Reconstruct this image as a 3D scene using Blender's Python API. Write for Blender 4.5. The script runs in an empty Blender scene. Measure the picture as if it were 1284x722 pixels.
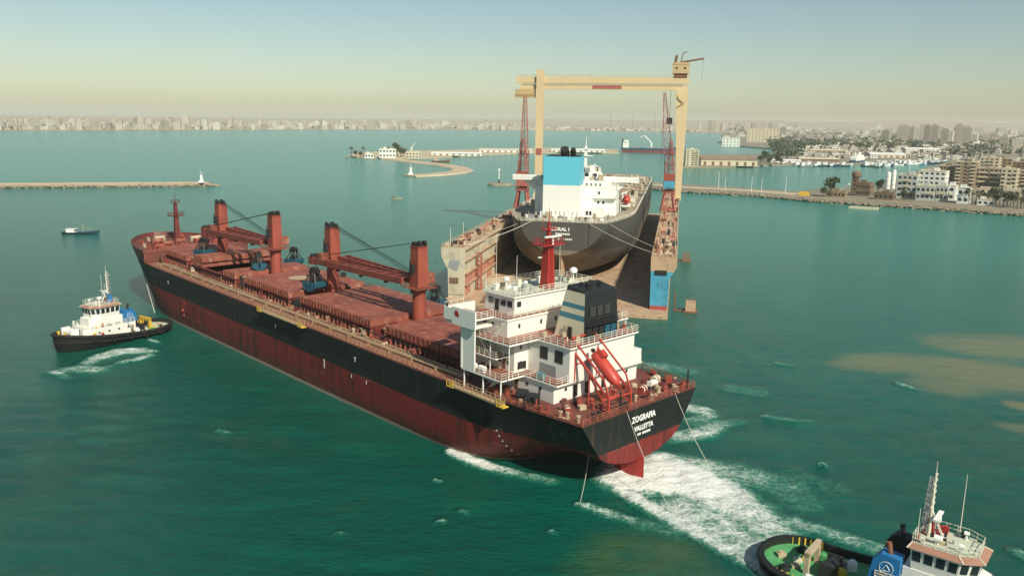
import bpy, math, random
import numpy as np
from mathutils import Vector, Matrix
R = math.radians
rnd = random.Random(7)
SC = bpy.context.scene
COL = SC.collection
# ---------------------------------------------------------------- camera, sky, sun, exposure
CAM_H, F_PX, HOR_Y, ROLL = 55.5, 1035.0, 149.2, 0.015
PITCH = math.atan((361 - HOR_Y) / F_PX)
cd = bpy.data.cameras.new('camera'); cam = bpy.data.objects.new('camera', cd); COL.objects.link(cam)
cd.sensor_width = 36.0; cd.lens = 36.0 * F_PX / 1284.0; cd.clip_start = 1.0; cd.clip_end = 60000
cam.matrix_world = Matrix.Translation((0, 0, CAM_H)) @ Matrix.Rotation(math.pi / 2 - PITCH, 4, 'X') @ Matrix.Rotation(ROLL, 4, 'Z')
SC.camera = cam
SUN_EL, SUN_AZ = R(40), (0.5, -0.866)
w = bpy.data.worlds.new('World'); SC.world = w; w.use_nodes = True
nt = w.node_tree; nt.nodes.clear()
sky = nt.nodes.new('ShaderNodeTexSky'); sky.sky_type = 'NISHITA'; sky.sun_disc = False
sky.sun_elevation = SUN_EL; sky.sun_rotation = math.atan2(SUN_AZ[0], SUN_AZ[1])
sky.altitude = 0; sky.air_density = 1.0; sky.dust_density = 0.6; sky.ozone_density = 1.0
tint = nt.nodes.new('ShaderNodeMix'); tint.data_type = 'RGBA'; tint.blend_type = 'MULTIPLY'
tint.inputs['Factor'].default_value = 1.0; tint.inputs['B'].default_value = (0.985, 1.0, 0.90, 1)
bg = nt.nodes.new('ShaderNodeBackground'); bg.inputs['Strength'].default_value = 0.092
wo = nt.nodes.new('ShaderNodeOutputWorld')
nt.links.new(sky.outputs[0], tint.inputs['A']); nt.links.new(tint.outputs['Result'], bg.inputs[0]); nt.links.new(bg.outputs[0], wo.inputs[0])
sd = bpy.data.lights.new('sun', 'SUN'); sd.energy = 5.0; sd.angle = R(0.6); sd.color = (1.0, 0.94, 0.79)
so = bpy.data.objects.new('sun', sd); COL.objects.link(so)
so.rotation_euler = Vector((-SUN_AZ[0] * math.cos(SUN_EL), -SUN_AZ[1] * math.cos(SUN_EL), -math.sin(SUN_EL))).to_track_quat('-Z', 'Y').to_euler()
so.location = (100, -100, 200)
vs = SC.view_settings; vs.view_transform = 'Standard'; vs.look = 'None'; vs.exposure = 0.0; vs.gamma = 1.0; vs.use_curve_mapping = False
SC.render.engine = 'CYCLES'
SC.cycles.use_denoising = True
SC.cycles.max_bounces = 6; SC.cycles.volume_bounces = 3; SC.cycles.caustics_reflective = False; SC.cycles.caustics_refractive = False
SC.cycles.sample_clamp_indirect = 6

# ---------------------------------------------------------------- measuring: where a sight line meets the level z
def _ray(px, py):
    x, y = px - 642, py - 361
    c, s = math.cos(-ROLL), math.sin(-ROLL)
    x, y = x * c - y * s, x * s + y * c
    a, b = x / F_PX, -y / F_PX
    return a, math.cos(PITCH) + b * math.sin(PITCH), -math.sin(PITCH) + b * math.cos(PITCH)
def at(px, py, z=0.0):
    a, b, c = _ray(px, py); t = (z - CAM_H) / c
    return Vector((a * t, b * t, z))
def atY(px, py, Y):
    a, b, c = _ray(px, py); t = Y / b
    return Vector((a * t, Y, CAM_H + c * t))

# ---------------------------------------------------------------- materials
MATS = {}
def _nodes(name):
    m = bpy.data.materials.new(name); m.use_nodes = True; MATS[name] = m
    n = m.node_tree; n.nodes.clear()
    o = n.nodes.new('ShaderNodeOutputMaterial'); b = n.nodes.new('ShaderNodeBsdfPrincipled')
    n.links.new(b.outputs[0], o.inputs[0])
    return m, n, b
def _ramp(n, src, p0, p1):
    r = n.nodes.new('ShaderNodeMapRange'); r.inputs['From Min'].default_value = p0; r.inputs['From Max'].default_value = p1
    r.interpolation_type = 'SMOOTHSTEP'; n.links.new(src, r.inputs['Value']); return r.outputs['Result']
def _noise(n, vec, scale, detail=4, rough=0.6):
    t = n.nodes.new('ShaderNodeTexNoise'); t.inputs['Scale'].default_value = scale; t.inputs['Detail'].default_value = detail
    t.inputs['Roughness'].default_value = rough
    if vec is not None: n.links.new(vec, t.inputs['Vector'])
    return t.outputs['Fac']
def _mix(n, fac, a, b, mode='MIX'):
    x = n.nodes.new('ShaderNodeMix'); x.data_type = 'RGBA'; x.blend_type = mode
    for k, v in (('Factor', fac), ('A', a), ('B', b)):
        if isinstance(v, (int, float)): x.inputs[k].default_value = v
        elif isinstance(v, tuple): x.inputs[k].default_value = (*v, 1)
        else: n.links.new(v, x.inputs[k])
    return x.outputs['Result']
def _math(n, op, a, b=None, c=None, clamp=False):
    x = n.nodes.new('ShaderNodeMath'); x.operation = op; x.use_clamp = clamp
    for i, v in enumerate((a, b, c)):
        if v is None: continue
        if isinstance(v, (int, float)): x.inputs[i].default_value = v
        else: n.links.new(v, x.inputs[i])
    return x.outputs[0]
def _coords(n, scale=(1, 1, 1), world=False):
    m = n.nodes.new('ShaderNodeMapping'); m.inputs['Scale'].default_value = scale
    if world:
        g = n.nodes.new('ShaderNodeNewGeometry'); n.links.new(g.outputs['Position'], m.inputs['Vector'])
    else:
        t = n.nodes.new('ShaderNodeTexCoord'); n.links.new(t.outputs['Object'], m.inputs['Vector'])
    return m.outputs[0]
def _bump(n, b, h, strength=0.2, dist=0.05):
    x = n.nodes.new('ShaderNodeBump'); x.inputs['Strength'].default_value = strength; x.inputs['Distance'].default_value = dist
    n.links.new(h, x.inputs['Height']); n.links.new(x.outputs[0], b.inputs['Normal'])
def paint(name, col, rough=0.5, wear=0.35, wcol=(0.16, 0.07, 0.04), streak=0.0, scol=None, scale=0.6, var=0.18, metal=0.0, bump=0.15):
    """painted steel or plaster: base colour, mottling, patches of wear and vertical streaks"""
    m, n, b = _nodes(name)
    v = _coords(n)
    c = _mix(n, _noise(n, v, scale * 0.35, 5), tuple(x * (1 - var) for x in col), tuple(min(1, x * (1 + var)) for x in col))
    if wear > 0:
        f = _ramp(n, _noise(n, v, scale * 1.7, 7, 0.68), 0.72 - 0.28 * wear, 0.80 - 0.2 * wear)
        f = _math(n, 'MULTIPLY', f, min(0.9, 0.35 + wear))
        c = _mix(n, f, c, wcol)
    if wear > 0.3:   # broad grime
        f = _math(n, 'MULTIPLY', _ramp(n, _noise(n, v, scale * 0.5, 8, 0.7), 0.46, 0.66), 0.55)
        c = _mix(n, f, c, tuple(x * 0.45 for x in col))
    if streak > 0:
        v2 = _coords(n, (scale * 3.2, scale * 3.2, scale * 0.12))
        f = _math(n, 'MULTIPLY', _ramp(n, _noise(n, v2, 1.0, 4), 0.55, 0.75), streak)
        c = _mix(n, f, c, scol or wcol)
    n.links.new(c, b.inputs['Base Color'])
    b.inputs['Metallic'].default_value = metal
    r = _noise(n, v, scale * 2, 3)
    n.links.new(_math(n, 'MULTIPLY_ADD', r, 0.25, rough - 0.12), b.inputs['Roughness'])
    if bump: _bump(n, b, _noise(n, v, scale * 4, 4), bump, 0.04)
    return m
def glass(name, col=(0.02, 0.03, 0.035)):
    m, n, b = _nodes(name); b.inputs['Base Color'].default_value = (*col, 1); b.inputs['Roughness'].default_value = 0.08
    b.inputs['Specular IOR Level'].default_value = 0.6
    return m
def facade(name, col, win=(0.10, 0.11, 0.11), sx=3.2, sz=3.0, amt=0.75):
    """far plaster front whose windows are too small to pick apart"""
    m, n, b = _nodes(name)
    v = _coords(n)
    sp = n.nodes.new('ShaderNodeSeparateXYZ'); n.links.new(v, sp.inputs[0])
    u = _math(n, 'ADD', sp.outputs[0], sp.outputs[1])
    fu = _math(n, 'FRACT', _math(n, 'DIVIDE', u, sx)); fz = _math(n, 'FRACT', _math(n, 'DIVIDE', sp.outputs[2], sz))
    a = _math(n, 'MULTIPLY', _math(n, 'GREATER_THAN', fu, 0.42), _math(n, 'GREATER_THAN', fz, 0.45))
    g = n.nodes.new('ShaderNodeNewGeometry'); s2 = n.nodes.new('ShaderNodeSeparateXYZ'); n.links.new(g.outputs['Normal'], s2.inputs[0])
    a = _math(n, 'MULTIPLY', a, _math(n, 'LESS_THAN', s2.outputs[2], 0.5))
    a = _math(n, 'MULTIPLY', a, amt)
    c = _mix(n, _noise(n, v, 0.08, 4), tuple(x * 0.8 for x in col), tuple(min(1, x * 1.15) for x in col))
    n.links.new(_mix(n, a, c, win), b.inputs['Base Color']); b.inputs['Roughness'].default_value = 0.8
    return m
def rough_ground(name, a, b2, scale=0.05, bump=0.4, dist=0.3):
    m, n, b = _nodes(name); v = _coords(n, world=True)
    c = _mix(n, _ramp(n, _noise(n, v, scale, 8, 0.65), 0.3, 0.7), a, b2)
    c = _mix(n, _math(n, 'MULTIPLY', _ramp(n, _noise(n, v, scale * 9, 4), 0.5, 0.75), 0.5), c, tuple(x * 0.55 for x in a))
    n.links.new(c, b.inputs['Base Color']); b.inputs['Roughness'].default_value = 0.95
    _bump(n, b, _noise(n, v, scale * 12, 4), bump, dist)
    return m

# ---------------------------------------------------------------- mesh building
class MB:
    def __init__(s): s.v = []; s.f = []; s.mi = []
    def add(s, vs, fs, mi=0):
        o = len(s.v); s.v += [tuple(p) for p in vs]; s.f += [tuple(i + o for i in f) for f in fs]; s.mi += [mi] * len(fs); return s
    def box(s, x0, x1, y0, y1, z0, z1, mi=0):
        return s.add([(x0, y0, z0), (x1, y0, z0), (x1, y1, z0), (x0, y1, z0), (x0, y0, z1), (x1, y0, z1), (x1, y1, z1), (x0, y1, z1)],
                     [(0, 3, 2, 1), (4, 5, 6, 7), (0, 1, 5, 4), (1, 2, 6, 5), (2, 3, 7, 6), (3, 0, 4, 7)], mi)
    def cbox(s, c, d, mi=0):
        return s.box(c[0] - d[0] / 2, c[0] + d[0] / 2, c[1] - d[1] / 2, c[1] + d[1] / 2, c[2] - d[2] / 2, c[2] + d[2] / 2, mi)
    def taper(s, c0, d0, z0, c1, d1, z1, mi=0):
        v = []
        for (cx, cy), (dx, dy), z in ((c0, d0, z0), (c1, d1, z1)):
            v += [(cx - dx / 2, cy - dy / 2, z), (cx + dx / 2, cy - dy / 2, z), (cx + dx / 2, cy + dy / 2, z), (cx - dx / 2, cy + dy / 2, z)]
        return s.add(v, [(0, 3, 2, 1), (4, 5, 6, 7), (0, 1, 5, 4), (1, 2, 6, 5), (2, 3, 7, 6), (3, 0, 4, 7)], mi)
    def prism(s, poly, z0, z1, mi=0):
        n = len(poly); a = sum(poly[i][0] * poly[(i + 1) % n][1] - poly[(i + 1) % n][0] * poly[i][1] for i in range(n))
        if a < 0: poly = poly[::-1]
        v = [(p[0], p[1], z0) for p in poly] + [(p[0], p[1], z1) for p in poly]
        f = [tuple(range(n - 1, -1, -1)), tuple(range(n, 2 * n))] + [(i, (i + 1) % n, n + (i + 1) % n, n + i) for i in range(n)]
        return s.add(v, f, mi)
    def extr(s, prof, axis_fn, t0, t1, mi=0):
        """profile [(a, b)] swept from t0 to t1; axis_fn(t, a, b) gives the point"""
        n = len(prof); v = [axis_fn(t0, *p) for p in prof] + [axis_fn(t1, *p) for p in prof]
        return s.add(v, [tuple(range(n - 1, -1, -1)), tuple(range(n, 2 * n))] + [(i, (i + 1) % n, n + (i + 1) % n, n + i) for i in range(n)], mi)
    def tube(s, p, q, r0, r1=None, n=8, mi=0, caps=True):
        r1 = r0 if r1 is None else r1
        p, q = Vector(p), Vector(q); d = q - p
        if d.length < 1e-6: return s
        d.normalize(); a = d.orthogonal().normalized()
        if abs(d.z) < 0.9: a = d.cross(Vector((0, 0, 1))).normalized()
        b = d.cross(a); v = []
        for c, r in ((p, r0), (q, r1)):
            for k in range(n):
                t = 2 * math.pi * (k + 0.5) / n; v.append(c + (a * math.cos(t) + b * math.sin(t)) * r)
        f = [(k, (k + 1) % n, n + (k + 1) % n, n + k) for k in range(n)]
        if caps: f += [tuple(range(n - 1, -1, -1)), tuple(range(n, 2 * n))]
        return s.add(v, f, mi)
    def beam(s, p, q, w, h=None, mi=0):
        h = w if h is None else h
        p, q = Vector(p), Vector(q); d = (q - p)
        if d.length < 1e-6: return s
        d.normalize(); a = d.cross(Vector((0, 0, 1)))
        a = Vector((1, 0, 0)) if a.length < 1e-3 else a.normalized()
        b = a.cross(d); v = []
        for c in (p, q):
            for i, j in ((-1, -1), (1, -1), (1, 1), (-1, 1)): v.append(c + a * (i * w / 2) + b * (j * h / 2))
        return s.add(v, [(0, 3, 2, 1), (4, 5, 6, 7), (0, 1, 5, 4), (1, 2, 6, 5), (2, 3, 7, 6), (3, 0, 4, 7)], mi)
    def path(s, pts, r, n=6, mi=0):
        for a, b in zip(pts, pts[1:]): s.tube(a, b, r, r, n, mi)
        return s
    def rail(s, pts, h=1.1, rails=3, gap=1.6, w=0.07, close=False, mi=0):
        pts = [Vector(p) for p in pts]
        if close: pts.append(pts[0])
        up = Vector((0, 0, 1))
        for a, b in zip(pts, pts[1:]):
            L = (b - a).length; k = max(1, round(L / gap))
            for i in range(k + 1):
                p = a.lerp(b, i / k); s.beam(p, p + up * h, w, w, mi)
            for j in range(rails):
                z = up * (h * (j + 1) / rails); s.beam(a + z, b + z, w * 0.8, w * 0.8, mi)
        return s
    def truss(s, p, q, w0, w1, bays, r, mi=0):
        p, q = Vector(p), Vector(q); d = (q - p).normalized(); a = d.cross(Vector((0, 1, 0)))
        if a.length < 0.2: a = d.cross(Vector((1, 0, 0)))
        a.normalize(); b = a.cross(d)
        def cor(t, k):
            w = w0 + (w1 - w0) * t; i, j = ((-1, -1), (1, -1), (1, 1), (-1, 1))[k % 4]
            return p.lerp(q, t) + a * (i * w / 2) + b * (j * w / 2)
        for k in range(4): s.beam(cor(0, k), cor(1, k), r * 1.6, r * 1.6, mi)
        for i in range(bays):
            for k in range(4):
                s.beam(cor(i / bays, k), cor((i + 1) / bays, k + 1), r, r, mi); s.beam(cor((i + 1) / bays, k), cor((i + 1) / bays, k + 1), r, r, mi)
        return s
    def grid(s, P, mi=0, flip=False):
        """P[i][j] points"""
        o = len(s.v); ni, nj = len(P), len(P[0])
        for row in P: s.v += [tuple(p) for p in row]
        for i in range(ni - 1):
            for j in range(nj - 1):
                f = (o + i * nj + j, o + (i + 1) * nj + j, o + (i + 1) * nj + j + 1, o + i * nj + j + 1)
                s.f.append(f[::-1] if flip else f); s.mi.append(mi)
        return s
    def lathe(s, prof, n=16, c=(0, 0), mi=0):
        rows = [[(c[0] + r * math.cos(2 * math.pi * k / n), c[1] + r * math.sin(2 * math.pi * k / n), z) for k in range(n + 1)] for r, z in prof]
        return s.grid(rows, mi)
    def xform(s, M):
        s.v = [tuple(M @ Vector(p)) for p in s.v]; return s
    def mesh(s, name, mats):
        me = bpy.data.meshes.new(name); me.from_pydata(s.v, [], s.f); me.update()
        for m in (mats if isinstance(mats, (list, tuple)) else [mats]): me.materials.append(MATS[m])
        if any(s.mi): me.polygons.foreach_set('material_index', s.mi)
        return me
    def build(s, name, mats, parent=None, smooth=None, loc=None, rz=0.0):
        me = s.mesh(name, mats)
        if smooth:
            me.shade_smooth()
            if smooth < 179: me.set_sharp_from_angle(angle=R(smooth))
        o = bpy.data.objects.new(name, me); COL.objects.link(o)
        if parent is not None: o.parent = parent
        if loc is not None: o.location = loc
        o.rotation_euler[2] = rz
        return o
def tag(o, label, cat, group=None):
    o['label'] = label; o['category'] = cat
    if group: o['group'] = group
    return o
def struct(o): o['kind'] = 'structure'; return o
def thing(name, label, cat, loc=(0, 0, 0), rz=0.0, group=None):
    o = bpy.data.objects.new(name, None); COL.objects.link(o); o.empty_display_size = 1
    o.location = loc; o.rotation_euler = (0, 0, rz)
    return tag(o, label, cat, group)
def dup(root, loc, rz, label, group=None, scale=1.0):
    r = root.copy(); COL.objects.link(r); r.location = loc; r.rotation_euler = (0, 0, rz); r.scale = (scale,) * 3
    r['label'] = label
    if group: r['group'] = group
    for ch in list(root.children):
        c = ch.copy(); COL.objects.link(c); c.parent = r
        for g in list(ch.children):
            d = g.copy(); COL.objects.link(d); d.parent = c
    return r
def copy_part(o, parent, loc, rz=0.0):
    c = o.copy(); COL.objects.link(c); c.parent = parent; c.location = loc; c.rotation_euler = (0, 0, rz); return c
def lettering(name, text, mat, parent, height, width, M):
    cu = bpy.data.curves.new(name, 'FONT'); cu.body = text; cu.extrude = 0.02; cu.offset = 0.035; cu.align_x = 'CENTER'; cu.align_y = 'CENTER'; cu.resolution_u = 2
    t = bpy.data.objects.new('tmp', cu); COL.objects.link(t)
    bpy.context.view_layer.update()
    me = bpy.data.meshes.new_from_object(t.evaluated_get(bpy.context.evaluated_depsgraph_get())); me.name = name
    bpy.data.objects.remove(t); bpy.data.curves.remove(cu)
    xs = [v.co.x for v in me.vertices]; ys = [v.co.y for v in me.vertices]
    sx = width / (max(xs) - min(xs)); sy = height / (max(ys) - min(ys)); cx = (max(xs) + min(xs)) / 2; cy = (max(ys) + min(ys)) / 2
    for v in me.vertices: v.co = M @ Vector(((v.co.x - cx) * sx, (v.co.y - cy) * sy, v.co.z))
    me.materials.append(MATS[mat]); o = bpy.data.objects.new(name, me); COL.objects.link(o); o.parent = parent
    return o
def lerp(a, b, t): return a + (b - a) * t
def interp(x, xs, ys): return float(np.interp(x, xs, ys))
# ---------------------------------------------------------------- material library
paint('deck_red', (0.17, 0.052, 0.036), 0.7, 0.6, (0.08, 0.042, 0.032), scale=0.6, var=0.3)
paint('house_deck', (0.27, 0.082, 0.054), 0.65, 0.4, (0.16, 0.07, 0.05), scale=0.7, var=0.2)
paint('jib_red', (0.24, 0.058, 0.040), 0.6, 0.5, (0.09, 0.035, 0.028), scale=0.7, var=0.3)
paint('dark_louvre', (0.07, 0.07, 0.065), 0.6, 0.3, scale=1)
paint('hatch_red', (0.285, 0.082, 0.052), 0.7, 0.7, (0.40, 0.22, 0.15), scale=0.45, var=0.35)
paint('coaming_red', (0.15, 0.030, 0.024), 0.55, 0.35, (0.09, 0.03, 0.02), scale=0.8, var=0.25)
paint('crane_red', (0.33, 0.074, 0.045), 0.6, 0.6, (0.24, 0.065, 0.045), streak=0.4, scale=0.5)
paint('mast_red', (0.36, 0.03, 0.025), 0.5, 0.3, (0.16, 0.03, 0.02), scale=0.8)
paint('rail_red', (0.38, 0.11, 0.07), 0.6, 0.2, scale=0.9)
paint('walk_tan', (0.36, 0.20, 0.12), 0.7, 0.5, (0.22, 0.08, 0.05), scale=0.6)
paint('pipe_tan', (0.46, 0.33, 0.19), 0.6, 0.3, scale=0.8)
paint('rail_white', (0.74, 0.70, 0.58), 0.5, 0.25, (0.42, 0.24, 0.14), scale=1.2)
paint('house_white', (0.80, 0.79, 0.72), 0.45, 0.12, (0.55, 0.40, 0.28), streak=0.14, scol=(0.50, 0.36, 0.24), scale=0.45, var=0.05, bump=0.05)
paint('funnel_cream', (0.72, 0.66, 0.47), 0.45, 0.15, (0.45, 0.33, 0.2), streak=0.12, scale=0.5, var=0.07)
paint('stripe_blue', (0.045, 0.21, 0.27), 0.45, 0.1, scale=0.6)
paint('funnel_black', (0.018, 0.020, 0.020), 0.5, 0.3, (0.05, 0.045, 0.04), streak=0.2, scale=0.6)
paint('black_gear', (0.02, 0.02, 0.02), 0.55, 0.3, (0.06, 0.045, 0.035), scale=1.0)
paint('grab_blue', (0.016, 0.095, 0.145), 0.5, 0.35, (0.05, 0.05, 0.05), scale=0.7)
paint('gear_red', (0.32, 0.06, 0.04), 0.55, 0.4, scale=0.9)
paint('boat_orange', (0.50, 0.058, 0.038), 0.4, 0.1, (0.5, 0.1, 0.06), scale=0.8, var=0.08)
paint('frame_red', (0.50, 0.065, 0.045), 0.5, 0.2, scale=0.8)
paint('yellow', (0.72, 0.47, 0.05), 0.5, 0.25, (0.35, 0.2, 0.06), scale=1.0)
paint('tan_gear', (0.50, 0.40, 0.27), 0.7, 0.4, (0.26, 0.15, 0.09), scale=0.8)
paint('brown_gear', (0.20, 0.11, 0.07), 0.75, 0.4, scale=0.8)
paint('pure_white', (0.82, 0.82, 0.78), 0.5, 0.0, scale=1.0, var=0.03, bump=0)
paint('rope', (0.62, 0.58, 0.47), 0.8, 0.0, scale=3)
paint('rope_dark', (0.06, 0.06, 0.055), 0.8, 0.0, scale=3)
paint('tanker_black', (0.040, 0.041, 0.037), 0.55, 0.4, (0.085, 0.075, 0.06), streak=0.3, scol=(0.12, 0.10, 0.08), scale=0.18)
paint('tanker_white', (0.82, 0.82, 0.76), 0.5, 0.1, (0.55, 0.45, 0.33), streak=0.1, scale=0.3, var=0.04, bump=0.05)
paint('tanker_blue', (0.12, 0.52, 0.66), 0.45, 0.05, scale=0.4, var=0.05, bump=0)
paint('tanker_deck', (0.34, 0.30, 0.22), 0.8, 0.5, (0.20, 0.12, 0.08), scale=0.5)
paint('dock_tan', (0.50, 0.34, 0.21), 0.8, 0.55, (0.24, 0.12, 0.07), scale=0.35, var=0.25)
paint('dock_cream', (0.58, 0.52, 0.38), 0.75, 0.35, (0.33, 0.21, 0.13), streak=0.35, scale=0.4)
paint('dock_salmon', (0.52, 0.23, 0.15), 0.75, 0.5, (0.55, 0.40, 0.26), streak=0.3, scale=0.3)
paint('dock_blue', (0.06, 0.33, 0.48), 0.6, 0.35, (0.30, 0.32, 0.28), streak=0.25, scol=(0.35, 0.30, 0.22), scale=0.4)
paint('dock_dark', (0.035, 0.026, 0.020), 0.75, 0.4, (0.09, 0.06, 0.045), streak=0.3, scale=0.4)
paint('rust', (0.24, 0.095, 0.05), 0.85, 0.5, (0.12, 0.05, 0.03), scale=0.6, var=0.3)
paint('gantry_cream', (0.66, 0.51, 0.29), 0.55, 0.25, (0.48, 0.30, 0.16), streak=0.25, scale=0.25, var=0.1)
paint('gantry_ochre', (0.52, 0.38, 0.19), 0.6, 0.3, (0.35, 0.17, 0.08), scale=0.3)
paint('lattice_red', (0.38, 0.115, 0.09), 0.6, 0.3, (0.26, 0.06, 0.05), scale=0.5)
paint('tug_black', (0.011, 0.012, 0.011), 0.6, 0.3, (0.05, 0.045, 0.035), scale=0.8)
paint('tug_green', (0.10, 0.38, 0.14), 0.65, 0.35, (0.16, 0.24, 0.12), scale=0.8)
paint('tug_blue', (0.02, 0.17, 0.40), 0.45, 0.1, scale=0.8)
paint('tug_salmon', (0.36, 0.19, 0.13), 0.6, 0.25, scale=0.8)
paint('tug_roof', (0.52, 0.55, 0.42), 0.65, 0.3, (0.36, 0.34, 0.25), scale=0.8)
paint('rubber', (0.012, 0.012, 0.012), 0.85, 0.2, (0.04, 0.035, 0.03), scale=1)
paint('navy_hull', (0.03, 0.06, 0.10), 0.6, 0.2, scale=0.5)
paint('far_red', (0.36, 0.06, 0.06), 0.6, 0.2, scale=0.3)
paint('grey_steel', (0.30, 0.31, 0.30), 0.6, 0.25, scale=0.6)
paint('brick_brown', (0.21, 0.145, 0.095), 0.9, 0.4, (0.16, 0.09, 0.05), scale=0.35)
paint('plaster_white', (0.74, 0.74, 0.68), 0.8, 0.2, (0.52, 0.47, 0.38), streak=0.2, scale=0.2, var=0.06)
paint('plaster_grey', (0.50, 0.52, 0.48), 0.8, 0.25, (0.36, 0.36, 0.31), streak=0.2, scale=0.2)
paint('plaster_tan', (0.30, 0.23, 0.145), 0.85, 0.25, (0.28, 0.21, 0.14), streak=0.2, scale=0.2)
paint('plaster_cream', (0.60, 0.53, 0.38), 0.85, 0.2, (0.42, 0.34, 0.23), streak=0.15, scale=0.2)
paint('roof_brown', (0.26, 0.19, 0.13), 0.9, 0.4, scale=0.15)
paint('bark', (0.11, 0.08, 0.05), 0.95, 0.0, scale=1)
glass('pane')
rough_ground('sand', (0.44, 0.36, 0.25), (0.33, 0.26, 0.18), 0.02)
rough_ground('beach', (0.56, 0.46, 0.31), (0.48, 0.38, 0.25), 0.05)
rough_ground('jetty_earth', (0.33, 0.26, 0.17), (0.24, 0.18, 0.12), 0.05)
rough_ground('rock', (0.40, 0.33, 0.24), (0.26, 0.21, 0.15), 0.3, 0.6, 0.5)
rough_ground('city_ground', (0.30, 0.26, 0.19), (0.20, 0.19, 0.13), 0.008)
def leafmat(name, a, b2):
    m, n, b = _nodes(name); v = _coords(n)
    n.links.new(_mix(n, _noise(n, v, 0.9, 4), a, b2), b.inputs['Base Color']); b.inputs['Roughness'].default_value = 0.7
leafmat('leaf', (0.05, 0.068, 0.03), (0.10, 0.12, 0.055))
leafmat('leaf_olive', (0.06, 0.07, 0.03), (0.12, 0.12, 0.06))
# hull of the bulk carrier: black above the boot-top, red below, scum line, plate seams and scrapes
def hull_material(name, border, black, red):
    m, n, b = _nodes(name); v = _coords(n)
    sp = n.nodes.new('ShaderNodeSeparateXYZ'); n.links.new(v, sp.inputs[0]); z = sp.outputs[2]
    vs_ = _coords(n, (0.35, 0.35, 0.03)); vl = _coords(n, (0.05, 0.05, 0.5))
    cb = _mix(n, _noise(n, v, 0.12, 6), tuple(x * 0.75 for x in black), tuple(x * 1.5 for x in black))
    cb = _mix(n, _math(n, 'MULTIPLY', _math(n, 'MULTIPLY', _ramp(n, _noise(n, v, 0.06, 3), 0.4, 0.65), _ramp(n, _noise(n, vs_, 2.4, 5), 0.50, 0.72)), 0.75), cb, (0.11, 0.065, 0.045))
    vh = _coords(n, (0.04, 0.04, 1.1))
    cb = _mix(n, _math(n, 'MULTIPLY', _ramp(n, _noise(n, vh, 1.0, 7, 0.7), 0.60, 0.72), 0.35), cb, (0.09, 0.095, 0.09))
    cr = _mix(n, _noise(n, v, 0.10, 6), tuple(x * 0.7 for x in red), tuple(x * 1.35 for x in red))
    cr = _mix(n, _math(n, 'MULTIPLY', _math(n, 'MULTIPLY', _ramp(n, _noise(n, v, 0.05, 4), 0.3, 0.6), _ramp(n, _noise(n, vs_, 1.6, 6, 0.7), 0.42, 0.64)), 0.95), cr, (0.050, 0.022, 0.018))
    cr = _mix(n, _math(n, 'MULTIPLY', _ramp(n, _noise(n, vh, 1.2, 8, 0.75), 0.56, 0.68), 0.6), cr, (0.30, 0.13, 0.10))
    cr = _mix(n, _math(n, 'MULTIPLY', _ramp(n, _math(n, 'ADD', z, _math(n, 'MULTIPLY', _noise(n, vs_, 3.0, 5), 5.0)), 6.2, 2.6), 0.55), cr, (0.07, 0.045, 0.032))
    cr = _mix(n, _math(n, 'MULTIPLY', _ramp(n, _noise(n, vl, 1.2, 5), 0.55, 0.8), 0.55), cr, (0.12, 0.055, 0.035))
    # plate joints every nine metres
    fx = _math(n, 'FRACT', _math(n, 'DIVIDE', _math(n, 'ADD', sp.outputs[0], 4.0), 9.3)); j = _math(n, 'LESS_THAN', fx, 0.022)
    cr = _mix(n, _math(n, 'MULTIPLY', j, _math(n, 'GREATER_THAN', _noise(n, v, 0.09, 1), 0.48)), cr, (0.05, 0.018, 0.015))
    e = _math(n, 'ADD', z, _math(n, 'MULTIPLY', _noise(n, vs_, 2.5, 6, 0.7), 0.9))
    c = _mix(n, _ramp(n, e, border + 0.38, border + 0.48), cr, cb)
    g = n.nodes.new('ShaderNodeNewGeometry'); s2 = n.nodes.new('ShaderNodeSeparateXYZ'); n.links.new(g.outputs['Position'], s2.inputs[0])
    wl = _math(n, 'ADD', s2.outputs[2], _math(n, 'MULTIPLY', _noise(n, v, 0.8, 4), -0.5))
    c = _mix(n, _math(n, 'MULTIPLY', _ramp(n, wl, 0.50, 0.25), 0.85), c, (0.42, 0.33, 0.26))
    n.links.new(c, b.inputs['Base Color'])
    n.links.new(_math(n, 'MULTIPLY_ADD', _noise(n, v, 0.6, 4), 0.3, 0.42), b.inputs['Roughness']); b.inputs['Specular IOR Level'].default_value = 0.22
    _bump(n, b, _noise(n, vl, 0.9, 3), 0.25, 0.12)
hull_material('ship_hull', 6.6, (0.014, 0.017, 0.016), (0.20, 0.028, 0.024))

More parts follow.
